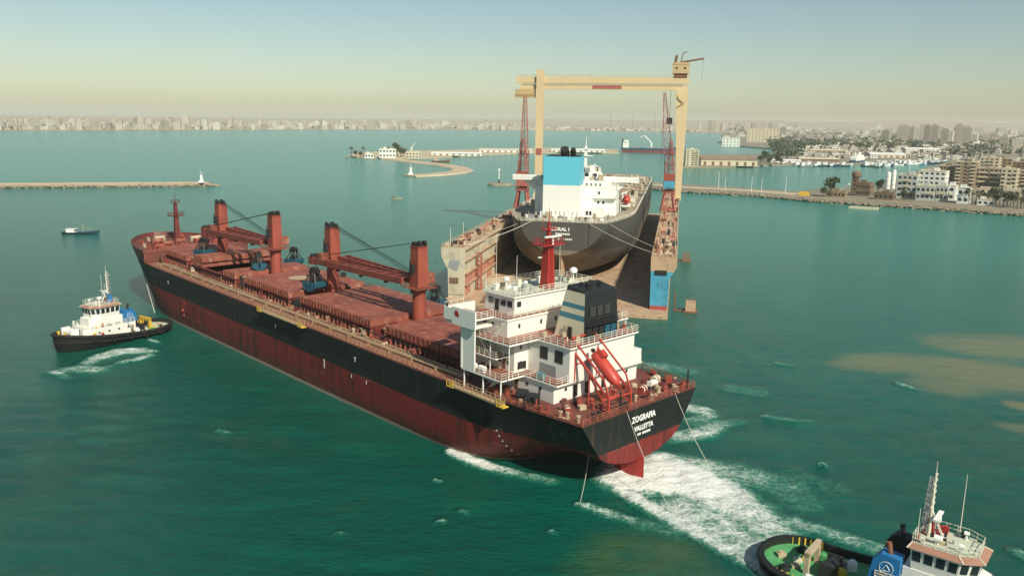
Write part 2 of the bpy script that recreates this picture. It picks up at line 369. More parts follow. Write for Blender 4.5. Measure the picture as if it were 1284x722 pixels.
# ---------------------------------------------------------------- the sea: one sheet to the horizon
FOAM = [  # strokes of churned water, measured on the photograph: (x, y, radius in m, strength)
    [(768, 602, 3.5, 1.15), (800, 598, 7, 1.45), (845, 598, 8, 1.45), (885, 612, 7, 1.15), (930, 640, 5.5, 0.92), (975, 668, 4.0, 0.85)],
    [(830, 580, 5, 1.05), (880, 588, 5, 0.85), (930, 595, 5, 0.62), (985, 610, 5, 0.5), (1005, 630, 4, 0.42)],
    [(762, 600, 1.6, 1.1), (800, 628, 2, 1.05), (850, 655, 2, 0.95), (900, 682, 2, 0.9), (965, 716, 2.2, 0.9)],
    [(850, 640, 5, 0.85), (900, 660, 5, 0.8), (950, 690, 4, 0.75)],
    [(727, 632, 1.1, 0.82), (757, 642, 1.5, 0.74), (800, 655, 1.9, 0.57), (850, 668, 1.8, 0.45)],
    [(567, 566, 1.5, 1.15), (590, 577, 1.9, 1.15), (615, 586, 1.9, 0.95), (640, 592, 1.7, 0.8), (690, 603, 1.4, 0.55)],
    [(845, 548, 3.0, 0.78), (880, 543, 3.2, 0.82), (905, 531, 2.5, 0.57), (925, 528, 1.8, 0.41)],
    [(862, 512, 3.2, 0.82), (880, 514, 2.8, 0.78), (890, 522, 2.2, 0.66), (872, 528, 3.2, 0.57)],
    [(800, 458, 3.8, 0.57), (830, 460, 3.8, 0.59), (858, 466, 3.8, 0.45)],
    [(110, 455, 2.4, 0.66), (128, 447, 3.4, 0.78), (150, 441, 3.8, 0.85), (172, 440, 3.6, 0.85), (188, 441, 2.5, 0.70)],
    [(150, 455, 1.4, 0.70), (170, 451, 1.9, 0.78), (186, 446, 1.8, 0.70)],
    [(82, 463, 2.4, 0.63), (100, 462, 3.6, 0.70), (122, 464, 3.0, 0.66), (136, 460, 2.2, 0.47)],
    [(64, 466, 1.3, 0.70), (76, 468, 1.7, 0.70), (86, 474, 1.2, 0.47)],
    [(188, 426, 0.8, 0.82), (197, 429, 1.0, 0.82)],
    [(990, 655, 2.8, 0.66), (1020, 663, 2.2, 0.74), (1050, 671, 2.0, 0.70), (1100, 688, 2.0, 0.66)],
    [(948, 676, 2.0, 0.66), (948, 700, 1.9, 0.66), (965, 724, 1.9, 0.74)],
    [(1272, 690, 1.2, 0.57), (1290, 700, 1.5, 0.57)],
    [(1000, 600, 5.0, 0.31), (1040, 612, 3.8, 0.28)],
    [(975, 455, 1.5, 0.49), (990, 458, 1.5, 0.45)],
    [(960, 522, 1.5, 0.51), (990, 526, 1.5, 0.49), (1015, 527, 1.2, 0.41)],
    [(275, 540, 1.0, 0.57), (288, 543, 1.0, 0.53)],
    [(920, 487, 3.8, 0.41), (948, 492, 3.8, 0.37)],
    [(1126, 480, 1.2, 0.66), (1136, 484, 1.5, 0.66), (1148, 488, 1.0, 0.49)],
]
FOAM += [[(x, y, 0.8, 0.72), (x + dx, y + 2, 0.6, 0.6)] for x, y, dx in ((546, 601, 3), (578, 640, 7), (553, 652, 4), (425, 668, 4), (692, 665, 3), (1030, 582, 6))]
SILT = [
    [(1062, 457, 5, 0.75), (1100, 455, 8, 0.9), (1150, 458, 10, 1.0), (1200, 463, 11, 1.05), (1250, 470, 12, 1.05)],
    [(1185, 480, 9, 0.95), (1215, 476, 9, 0.95)],
    [(1200, 430, 11, 0.9), (1240, 434, 13, 1.0), (1300, 438, 15, 1.0)],
    [(1235, 470, 12, 1.1), (1300, 478, 12, 1.1)], [(1276, 508, 3, 1.0), (1300, 512, 4, 1.0)], [(1258, 533, 2.2, 0.75), (1280, 537, 3, 0.75)],
]
OLIVE = [[(770, 720, 6, 0.9), (800, 700, 7, 1.0), (830, 700, 6, 0.9), (840, 730, 6, 0.9)]]
def strokes(lst, X, Y, soft=False):
    out = np.zeros_like(X)
    for st in lst:
        P = [(*at(p[0], p[1])[:2], p[2], p[3]) for p in st]
        for a, b in zip(P, P[1:]):
            dx, dy = b[0] - a[0], b[1] - a[1]; L2 = dx * dx + dy * dy
            r = max(a[2], b[2]) * 1.8
            m = (X > min(a[0], b[0]) - r) & (X < max(a[0], b[0]) + r) & (Y > min(a[1], b[1]) - r) & (Y < max(a[1], b[1]) + r)
            if not m.any(): continue
            x, y = X[m], Y[m]
            t = np.clip(((x - a[0]) * dx + (y - a[1]) * dy) / L2, 0, 1)
            d = np.hypot(x - a[0] - t * dx, y - a[1] - t * dy); rr = a[2] + (b[2] - a[2]) * t; s = a[3] + (b[3] - a[3]) * t
            u = np.clip(1.5 - d / rr, 0, 1.1) / 1.1 if soft else np.clip(1.35 - d / rr, 0, 1); out[m] = np.maximum(out[m], s * u * u * (3 - 2 * u))
    return out
def make_sea():
    far = [150, 200, 300, 450, 700, 1100, 1800, 3000, 5000, 8000, 12000, 16000]
    gx = np.unique(np.concatenate([[-130 - f for f in far], np.arange(-130, 150, 0.8), [150 + f for f in far]]))
    gy = np.unique(np.concatenate([[60 - f for f in far[:7]], np.arange(60, 300, 0.8), np.arange(300, 420, 3), [420 + f for f in far]]))
    X, Y = np.meshgrid(gx, gy, indexing='ij')
    near = np.clip((X + 130) / 25, 0, 1) * np.clip((149 - X) / 25, 0, 1) * np.clip((Y - 61) / 4, 0, 1) * np.clip((299 - Y) / 170, 0, 1)
    Z = np.zeros_like(X); g = np.random.default_rng(3)
    for k in range(26):
        lam = g.uniform(2.6, 7.5); th = g.normal(1.5, 0.5); a = 0.012 * lam ** 0.9
        Z += a * np.sin((X * np.cos(th) + Y * np.sin(th)) * 2 * np.pi / lam + g.uniform(0, 6.3))
    fo = strokes(FOAM, X, Y); si = strokes(SILT, X, Y, True); ol = strokes(OLIVE, X, Y, True)
    Z = Z * near * 0.22 + np.clip(fo, 0, 1.3) * near * (0.30 + 0.24 * np.sin(X * 1.3 + 2 * np.sin(Y * 0.9)) * np.sin(Y * 1.1 + X * 0.5))
    nx, ny = X.shape
    me = bpy.data.meshes.new('sea'); co = np.stack([X, Y, Z], -1).reshape(-1, 3)
    idx = np.arange(nx * ny).reshape(nx, ny)
    q = np.stack([idx[:-1, :-1], idx[1:, :-1], idx[1:, 1:], idx[:-1, 1:]], -1).reshape(-1, 4)
    me.vertices.add(len(co)); me.vertices.foreach_set('co', co.ravel())
    me.loops.add(q.size); me.loops.foreach_set('vertex_index', q.ravel().astype(np.int32))
    me.polygons.add(len(q)); me.polygons.foreach_set('loop_start', np.arange(0, q.size, 4, dtype=np.int32))
    me.update(calc_edges=True); me.shade_smooth()
    ca = me.color_attributes.new('water_state', 'FLOAT_COLOR', 'POINT')
    ca.data.foreach_set('color', np.stack([fo, si, ol, np.ones_like(fo)], -1).reshape(-1).astype(np.float32))
    m, n, b = _nodes('sea_water')
    p = _coords(n, world=True)
    at_ = n.nodes.new('ShaderNodeAttribute'); at_.attribute_name = 'water_state'
    sp = n.nodes.new('ShaderNodeSeparateColor'); n.links.new(at_.outputs['Color'], sp.inputs[0])
    foam, silt, olive = sp.outputs[0], sp.outputs[1], sp.outputs[2]
    # body colour: green by day, patchy
    base = _mix(n, _ramp(n, _noise(n, p, 0.012, 4), 0.35, 0.65), (0.001, 0.062, 0.041), (0.0015, 0.080, 0.056))
    base = _mix(n, _ramp(n, _noise(n, _coords(n, (0.05, 0.14, 0.1), True), 1.0, 4), 0.45, 0.75), base, (0.0015, 0.093, 0.060))
    # distant sky reflection and haze painted into the colour: paler teal farther out
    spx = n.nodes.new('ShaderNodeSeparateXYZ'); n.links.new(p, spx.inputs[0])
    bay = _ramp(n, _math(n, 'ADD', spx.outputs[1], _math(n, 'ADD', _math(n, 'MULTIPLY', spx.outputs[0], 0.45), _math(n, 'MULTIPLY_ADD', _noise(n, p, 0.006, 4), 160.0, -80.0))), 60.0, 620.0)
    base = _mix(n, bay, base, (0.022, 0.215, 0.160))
    base = _mix(n, _math(n, 'MULTIPLY', _math(n, 'MULTIPLY', olive, 0.7), _ramp(n, _noise(n, p, 0.10, 5), 0.2, 0.75)), base, (0.085, 0.125, 0.030))
    sw_ = n.nodes.new('ShaderNodeTexNoise'); sw_.inputs['Scale'].default_value = 0.035; sw_.inputs['Detail'].default_value = 3; n.links.new(p, sw_.inputs['Vector'])
    swv = n.nodes.new('ShaderNodeVectorMath'); swv.operation = 'MULTIPLY_ADD'; swv.inputs[1].default_value = (55, 45, 10); n.links.new(sw_.outputs['Color'], swv.inputs[0]); n.links.new(p, swv.inputs[2])
    sn = _math(n, 'ADD', silt, _math(n, 'MULTIPLY_ADD', _noise(n, swv.outputs[0], 0.06, 6, 0.62), 1.5, -0.75))
    sf = _ramp(n, sn, 0.05, 1.25)
    base = _mix(n, _math(n, 'MULTIPLY', sf, 0.72), base, (0.20, 0.19, 0.088))
    # foam: broken by three sizes of noise, drawn out along the wash
    warp = n.nodes.new('ShaderNodeTexNoise'); warp.inputs['Scale'].default_value = 0.22; warp.inputs['Detail'].default_value = 3; n.links.new(p, warp.inputs['Vector'])
    wv = n.nodes.new('ShaderNodeVectorMath'); wv.operation = 'MULTIPLY_ADD'; wv.inputs[1].default_value = (5, 5, 5); n.links.new(warp.outputs['Color'], wv.inputs[0]); n.links.new(p, wv.inputs[2])
    mp = n.nodes.new('ShaderNodeMapping'); mp.inputs['Rotation'].default_value = (0, 0, R(35)); mp.inputs['Scale'].default_value = (0.45, 1.0, 1.0); n.links.new(wv.outputs[0], mp.inputs['Vector'])
    n1 = _noise(n, mp.outputs[0], 0.55, 9, 0.66); n2 = _noise(n, wv.outputs[0], 1.6, 6, 0.7)
    vo = n.nodes.new('ShaderNodeTexVoronoi'); vo.feature = 'DISTANCE_TO_EDGE'; vo.inputs['Scale'].default_value = 0.8; n.links.new(wv.outputs[0], vo.inputs['Vector'])
    lace = _ramp(n, vo.outputs[0], 0.22, 0.0)
    br = _math(n, 'ADD', _math(n, 'MULTIPLY', n1, 1.05), _math(n, 'ADD', _math(n, 'MULTIPLY', n2, 0.38), _math(n, 'MULTIPLY', lace, 0.16)))
    fs = _math(n, 'ADD', foam, br)
    white = _ramp(n, fs, 1.28, 1.95); milk = _ramp(n, fs, 0.88, 1.55)
    gate = _ramp(n, foam, 0.02, 0.30)
    white = _math(n, 'MULTIPLY', white, gate); milk = _math(n, 'MULTIPLY', milk, gate)
    base = _mix(n, _math(n, 'MULTIPLY', milk, 0.62), base, (0.085, 0.30, 0.20))
    base = _mix(n, white, base, (0.78, 0.80, 0.74))
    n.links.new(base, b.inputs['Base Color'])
    n.links.new(_math(n, 'MULTIPLY_ADD', white, 0.6, 0.16), b.inputs['Roughness'])
    b.inputs['IOR'].default_value = 1.333; b.inputs['Specular IOR Level'].default_value = 0.40; b.inputs['Specular Tint'].default_value = (0.8, 1.0, 0.96, 1)
    # ripples
    h = _math(n, 'MULTIPLY', _noise(n, _coords(n, (0.30, 0.62, 0.3), True), 1.0, 4, 0.6), 0.8)
    h = _math(n, 'ADD', h, _math(n, 'MULTIPLY', _noise(n, _coords(n, (1.1, 2.1, 1.0), True), 1.0, 5, 0.7), 0.5))
    h = _math(n, 'ADD', h, _math(n, 'MULTIPLY', _noise(n, _coords(n, (0.16, 0.46, 0.1), True), 1.0, 6, 0.66), 0.6))
    h = _math(n, 'ADD', h, _math(n, 'MULTIPLY', fs, _math(n, 'MULTIPLY', gate, 0.5)))
    _bump(n, b, h, 0.8, 0.6)
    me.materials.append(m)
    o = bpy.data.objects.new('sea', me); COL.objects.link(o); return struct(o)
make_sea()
# ================================================================ the bulk carrier
SX, SY, PSI, TRIM, D, LOA = 20.64, 122.24, 2.326, 0.00808, 12.06, 203.0
ship = thing('bulk_carrier', 'long black and red bulk carrier with four deck cranes and white stern house', 'ship', (SX, SY, 0), PSI)
ship.rotation_euler = (0, -TRIM, PSI)
SM = Matrix.Translation((SX, SY, 0)) @ Matrix.Rotation(PSI, 4, 'Z') @ Matrix.Rotation(-TRIM, 4, 'Y')
SMI = SM.inverted()
def sloc(px, py, zr):
    """local ship point seen at a pixel, at height zr above the main deck"""
    o = SMI @ Vector((0, 0, CAM_H)); p = SMI @ Vector(atY(px, py, 100.0)); d = p - o
    t = (zr + D - o.z) / d.z; return o + d * t
def bdeck(x):
    b = 14 + 2.13 * math.sin(min(1, x / 34) * math.pi / 2)
    return b
def stem(z): return interp(z, [-7, -2, 0, 6, 12, 16], [199, 196.5, 196.5, 198.5, 201.3, 203])
def bowb(x, z):
    xs = interp(z, [-6, 0, 12, 16], [140, 146, 157, 163]); st = stem(z)
    t = min(1, max(0, (x - xs) / (st - xs))); p = interp(z, [0, 14], [1.9, 2.3]); q = interp(z, [0, 14], [0.85, 0.62])
    return 16.13 * max(0, 1 - t ** p) ** q
def zbot(x): return interp(x, [0, 6, 10, 15, 21, 30, 45], [3.3, 3.5, 2.4, 0.2, -3.0, -5.5, -6.5])
def hb(x, z):
    if x < 60:
        zb = zbot(x); fr = min(1, max(0, (D - z) / (D - zb))); u = min(1, x / 55); n = lerp(2.4, 9, u ** 0.8); q = lerp(0.5, 0.35, u)
        a = interp(fr, [0, .18, .36, .54, .70, .80, .88, .94, .98, 1], [1, .93, .855, .775, .69, .60, .47, .33, .18, 0]); k = min(1, x / 26); k = k * k * (3 - 2 * k)
        return bdeck(x) * lerp(a, max(0, 1 - fr ** n) ** q, k)
    fr = min(1, max(0, (-1.5 - z) / 5.0))
    return bowb(x, z) * (max(0, 1 - fr ** 2.5) ** 0.5)
xa = [0, 2, 4, 7, 10, 13, 16, 20, 24, 28, 33, 38, 44, 50, 58, 70, 85, 100, 115, 130, 140]
ub = [0.04, 0.1, 0.18, 0.26, 0.34, 0.42, 0.5, 0.58, 0.66, 0.73, 0.79, 0.85, 0.9, 0.94, 0.97, 0.988, 0.997, 1.0]
def station_rows(zlist_fn):
    rows = []
    for x in xa: rows.append([(x, hb(x, z), z) for z in zlist_fn(x)])
    for u in ub:
        rows.append([(140 + u * (stem(z) - 140), hb(140 + u * (stem(z) - 140), z) if u < 1 else 0.0, z) for z in zlist_fn(150)])
    return rows
SF = [0, 0.02, 0.06, 0.12, 0.2, 0.28, 0.36, 0.44, 0.52, 0.6, 0.7, 0.8, 0.9, 1.0]
def zl(x): zb = zbot(x) if x < 60 else -6.5; return [zb + (D - zb) * s for s in SF]
rows = station_rows(zl)
m = MB(); m.grid(rows, 0, True); m.grid([[(p[0], -p[1], p[2]) for p in r] for r in rows], 0, False)
tr = rows[0]; nT = len(tr)   # flat transom
o0 = len(m.v); m.v += [p for p in tr] + [(p[0], -p[1], p[2]) for p in tr]
for j in range(nT - 1): m.f.append((o0 + j, o0 + j + 1, o0 + nT + j + 1, o0 + nT + j)); m.mi.append(0)
m.build('hull', 'ship_hull', ship, 40)
edge = [(r[-1][0], r[-1][1]) for r in rows]
poly = [(x, y - 0.05) for x, y in edge] + [(x, -y + 0.05) for x, y in edge[::-1]]
m = MB(); vv = []
for (x, y) in edge: vv.append([(x, max(0, y - 0.04), D - 0.02), (x, -max(0, y - 0.04), D - 0.02)])
m.grid(vv); m.build('main_deck', 'deck_red', ship)
# tan walkway strips and pipes along both sides
for s in (1, -1):
    m = MB(); rr = []
    for x in np.arange(27, 171, 4.0):
        b = hb(x, D) - 0.4; rr.append([(x, s * b, D + 0.006), (x, s * (b - 3.3), D + 0.006)])
    m.grid(rr, 0, s < 0); m.build('side_walkway', 'walk_tan', ship)
    m = MB()
    for k, dy in enumerate((2.7, 3.15, 4.3)):
        pts = [(x, s * (hb(x, D) - dy), D + 0.55 + 0.1 * (k % 2)) for x in np.arange(28, 168, 7.0)]
        m.path(pts, 0.16, 6)
        for p in pts: m.box(p[0] - 0.12, p[0] + 0.12, p[1] - 0.25, p[1] + 0.25, D, p[2] - 0.1)
    m.build('deck_pipes', 'pipe_tan', ship)
    m = MB(); m.rail([(x, s * (hb(x, D) - 0.15), D) for x in [27.5, 40, 60, 80, 100, 120, 140, 148, 156, 163, 167.5]], 1.1, 3, 1.5, 0.10)
    m.build('side_railing', 'rail_red', ship)
    m = MB(); m.rail([(x, s * (hb(x, D) - 0.15), D) for x in [0.2, 4, 8, 12, 15.8]], 1.1, 3, 1.6, 0.09); m.build('side_railing', 'rail_red', ship)
m = MB(); m.rail([(0.2, y, D) for y in (13.8, 9, 4.5, 0, -4.5, -9, -13.8)], 1.1, 3, 1.6, 0.08); m.build('stern_railing', 'rail_red', ship)
# forecastle: raised red sides and bulwark, its deck, mast and gear
FZ = 2.5
zf = [D, D + 1.2, D + FZ, D + 3.6]
fr_ = []
for u in np.concatenate([np.linspace(0, 0.8, 8), [0.87, 0.93, 0.97, 0.99, 1.0]]):
    fr_.append([(168 + u * (stem(z) - 168), (bowb(168 + u * (stem(z) - 168), z) if u < 1 else 0.0) + 0.01, z) for z in zf])
m = MB(); m.grid(fr_, 0, True); m.grid([[(p[0], -p[1], p[2]) for p in r] for r in fr_]);
inn = [[(p[0] - 0.15, max(0, p[1] - 0.22), p[2]) for p in r] for r in fr_]
m.grid(inn); m.grid([[(p[0], -p[1], p[2]) for p in r] for r in inn], 0, True)
m.grid([[r[-1], q[-1]] for r, q in zip(fr_, inn)]); m.grid([[(r[-1][0], -r[-1][1], r[-1][2]), (q[-1][0], -q[-1][1], q[-1][2])] for r, q in zip(fr_, inn)], 0, True)
m.build('forecastle_bulwark', 'coaming_red', ship, 40)
m = MB(); m.grid([[(r[2][0] - 0.2, max(0, r[2][1] - 0.2), D + FZ), (r[2][0] - 0.2, -max(0, r[2][1] - 0.2), D + FZ)] for r in fr_])
yb = fr_[0][2][1] - 0.2; m.box(167.8, 168, -yb, yb, D, D + FZ); m.build('forecastle_deck', 'deck_red', ship)
m = MB(); m.rail([(168.2, y, D + FZ) for y in (yb, yb / 2, 0, -yb / 2, -yb)], 1.1, 3, 1.6, 0.09); m.build('forecastle_railing', 'rail_red', ship)
fm = MB(); fm.taper((187, 0), (1.7, 1.7), 0, (187, 0), (0.8, 0.8), 12.1); fm.tube((187, 0, 12.1), (187, 0, 15.5), 0.12, 0.05); fm.xform(Matrix.Translation((0, -1.5, D + FZ)))
fmo = fm.build('fore_mast', 'coaming_red', ship)
m = MB(); m.box(186, 188, -2.2, 2.2, D + 10.4, D + 10.6); m.rail([(186, -2.2, D + 10.6), (186, 2.2, D + 10.6), (188, 2.2, D + 10.6), (188, -2.2, D + 10.6)], 1, 2, 1, 0.09, True); m.xform(Matrix.Translation((0, -1.5, 0))); m.build('mast_platform', 'coaming_red', fmo); m = MB(); m.box(186.4, 187.6, -1.2, 1.2, D + 14.5, D + 14.65)
m.rail([(186.4, -1.2, D + 14.6), (186.4, 1.2, D + 14.6), (187.6, 1.2, D + 14.6), (187.6, -1.2, D + 14.6)], 0.9, 2, 1.2, 0.08, True); m.xform(Matrix.Translation((0, -1.5, 0))); m.build('mast_platform', 'coaming_red', fmo)
for (x, y) in ((178, 5), (178, -5), (184, 6), (184, -6), (174, 9), (174, -9), (190, 3), (190, -3), (181, 0)):
    z0 = D + FZ; m = MB(); m.box(x - 1.1, x + 1.1, y - 0.8, y + 0.8, z0, z0 + 0.35); m.tube((x, y - 1.2, z0 + 1.0), (x, y + 1.2, z0 + 1.0), 0.65, 0.65, 10); m.box(x - 0.7, x + 0.7, y + 1.2, y + 1.6, z0, z0 + 1.7); m.box(x - 0.7, x + 0.7, y - 1.6, y - 1.2, z0, z0 + 1.7)
    m.build('mooring_winch', rnd.choice(['gear_red', 'hatch_red', 'tan_gear']), ship)
for (x, y) in ((172, 6.5), (172, -6.5), (176, 11), (186, 9.5), (192, 5.5), (180, 11), (170.5, 3), (170.5, -3)):
    m = MB(); m.tube((x, y, D + FZ), (x, y, D + FZ + 1.1), 0.28, 0.28, 8); m.tube((x + 0.9, y, D + FZ), (x + 0.9, y, D + FZ + 1.1), 0.28, 0.28, 8); m.box(x - 0.5, x + 1.4, y - 0.4, y + 0.4, D + FZ, D + FZ + 0.15); m.build('bollard', rnd.choice(['gear_red', 'tan_gear']), ship)
# ---- hatches
HT = 3.35
hatches = [(153, 174.6, 9.4), (121.3, 147.4, 10), (93.6, 116.4, 10), (60.4, 88.3, 10), (33.0, 55.2, 10)]
for hi, (x0, x1, hw) in enumerate(hatches):
    m = MB(); t = 0.3
    m.box(x0, x1, hw - 0.9, hw - 0.6, D, D + 1.9); m.box(x0, x1, -hw + 0.6, -hw + 0.9, D, D + 1.9)
    m.box(x0, x0 + t, -hw + 0.6, hw - 0.6, D, D + 1.9); m.box(x1 - t, x1, -hw + 0.6, hw - 0.6, D, D + 1.9)
    for s in (1, -1): m.box(x0 - 0.2, x1 + 0.2, *(sorted((s * (hw - 0.6), s * (hw + 0.25)))), D + 1.75, D + 1.98)
    h = m.build('hatch_coaming', 'coaming_red', ship)
    st = MB(); st.add([(-0.09, 0, 0), (0.09, 0, 0), (0.09, 0.95, 0), (-0.09, 0.95, 0), (-0.09, 0, 1.75), (0.09, 0, 1.75), (0.09, 0.55, 1.75), (-0.09, 0.55, 1.75)], [(0, 3, 2, 1), (4, 5, 6, 7), (0, 1, 5, 4), (1, 2, 6, 5), (2, 3, 7, 6), (3, 0, 4, 7)])
    base = None; k = int((x1 - x0) / 1.55)
    for s in (1, -1):
        for i in range(k + 1):
            x = x0 + 0.2 + (x1 - x0 - 0.4) * i / k
            if base is None: base = st.build('coaming_stay', 'hatch_red', h, loc=(x, hw - 0.6, D))
            else: copy_part(base, h, (x, s * (hw - 0.6), D), 0 if s > 0 else math.pi)
    n = 4; L = (x1 - x0) / n
    for i in range(n):
        a, b = x0 + i * L + 0.06, x0 + (i + 1) * L - 0.06; z0, z1 = D + 2.0, D + HT
        p = MB()
        tilt = 0
        if hi == 1 and i in (1,): continue            # second hold stands partly open
        if hi == 1 and i == 0: z0 += 0.0; a += 0.0; b += 0.0
        if hi == 1 and i == 2: z0 += 1.38; z1 += 1.38; a += L * 0.9; b += L * 0.9
        p.box(a, b, -hw, hw, z0, z1)
        for q in range(3): y = -hw + 2 * hw * (q + 0.5) / 3; p.box(a + 0.3, b - 0.3, y - 0.05, y + 0.05, z1, z1 + 0.05)
        nr = int((b - a) / 1.1)
        for q in range(nr + 1):
            xx = a + 0.1 + (b - a - 0.2) * q / nr
            for s in (1, -1): p.box(xx - 0.06, xx + 0.06, *sorted((s * hw, s * (hw + 0.14))), z0 + 0.1, z1 - 0.05)
        p.build('cover_panel', 'hatch_red', h)
    if hi == 2:
        q = sloc(375, 348.5, HT); m = MB(); m.tube((q.x, q.y, D + HT + 0.055), (q.x, q.y, D + HT + 0.07), 2.6, 2.6, 24); m.build('painted_disc', 'pipe_tan', h)
    if hi == 1:
        m = MB(); m.box(x0 + L, x0 + 2.9 * L, -hw + 0.9, hw - 0.9, D + 0.3, D + 0.35); m.build('hold_opening', 'black_gear', h)
    # cross-deck gear between the hatches
    for j in range(7):
        y = rnd.uniform(-hw, hw); xg = x0 - rnd.uniform(0.8, 2.2); m = MB(); hgt = rnd.uniform(0.8, 2.2)
        if j % 2: m.box(xg - 0.7, xg + 0.6, y - 0.9, y + 0.9, D, D + hgt)
        else: m.tube((xg, y, D), (xg, y, D + hgt), 0.35, 0.35, 8); m.tube((xg, y, D + hgt), (xg, y, D + hgt + 0.3), 0.65, 0.65, 10)
        m.build('deck_fitting', rnd.choice(['gear_red', 'coaming_red', 'walk_tan', 'black_gear']), ship)
# gear along the coamings: hydraulic lines, vents, hose boxes, ladders
for s in (1, -1):
    for k in range(64):
        x = rnd.uniform(31, 172); b_ = min(hb(x, D), 16.1); y = s * rnd.uniform(10.9, min(12.6, b_ - 1.6)) if b_ > 13.5 else s * (b_ - 2.2); hh = rnd.uniform(0.4, 1.5); q = rnd.uniform(0.18, 0.5); m = MB()
        if k % 4 == 0: m.tube((0, 0, 0), (0, 0, hh), q * 0.6, q * 0.6, 8); m.tube((0, 0, hh), (0, 0, hh + 0.35), q, q, 8)
        elif k % 4 == 1: m.box(-q * 1.6, q * 1.6, -q, q, 0, hh * 0.8)
        elif k % 4 == 2: m.tube((-q * 2, 0, 0.5), (q * 2, 0, 0.5), 0.3, 0.3, 8); m.box(-q, q, -0.2, 0.2, 0, 0.4)
        else: m.beam((0, 0, 0), (0.5, 0, 1.9), 0.3, 0.06); m.beam((0.5, 0, 1.9), (0.5, -0.6 * s, 1.9), 0.3, 0.06)
        m.build('deck_fitting', rnd.choice(['gear_red', 'coaming_red', 'black_gear', 'walk_tan', 'deck_red', 'tan_gear', 'hatch_red']), ship, loc=(x, y, D), rz=rnd.uniform(0, 3))
    m = MB()
    for z_ in (1.15, 1.5): m.path([(x, s * 10.75 if x < 149 else s * 10.15, D + z_) for x in (33, 60, 90, 120, 149, 153, 174)], 0.07, 5)
    m.build('hydraulic_line', 'black_gear', ship)
for (xc, w_) in ((57.8, 7.5), (91.0, 7.5), (118.8, 8), (150.2, 7.5), (30.0, 8)):   # crowded cross-decks
    for k in range(16):
        y = rnd.uniform(-w_, w_); x = xc + rnd.choice([-1, 1]) * rnd.uniform(1.7, 2.4); hh = rnd.uniform(0.7, 3.0); q = rnd.uniform(0.25, 0.7); m = MB()
        if abs(y) < 4.6: y = math.copysign(4.7 + rnd.uniform(0, 4), y)
        if k % 3 == 0: m.tube((0, 0, 0), (0, 0, hh), q * 0.5, q * 0.5, 8); m.tube((0, 0, hh), (0, 0, hh + 0.4), q * 0.85, q * 0.85, 8)
        elif k % 3 == 1: m.box(-q, q, -q * 1.3, q * 1.3, 0, hh)
        else: m.rail([(0, -1.4, 0), (0, 1.4, 0)], 1.2 + hh * 0.4, 3, 0.9, 0.08)
        m.build('deck_fitting', rnd.choice(['gear_red', 'coaming_red', 'black_gear', 'tan_gear', 'deck_red', 'grab_blue']), ship, loc=(x, y, D))
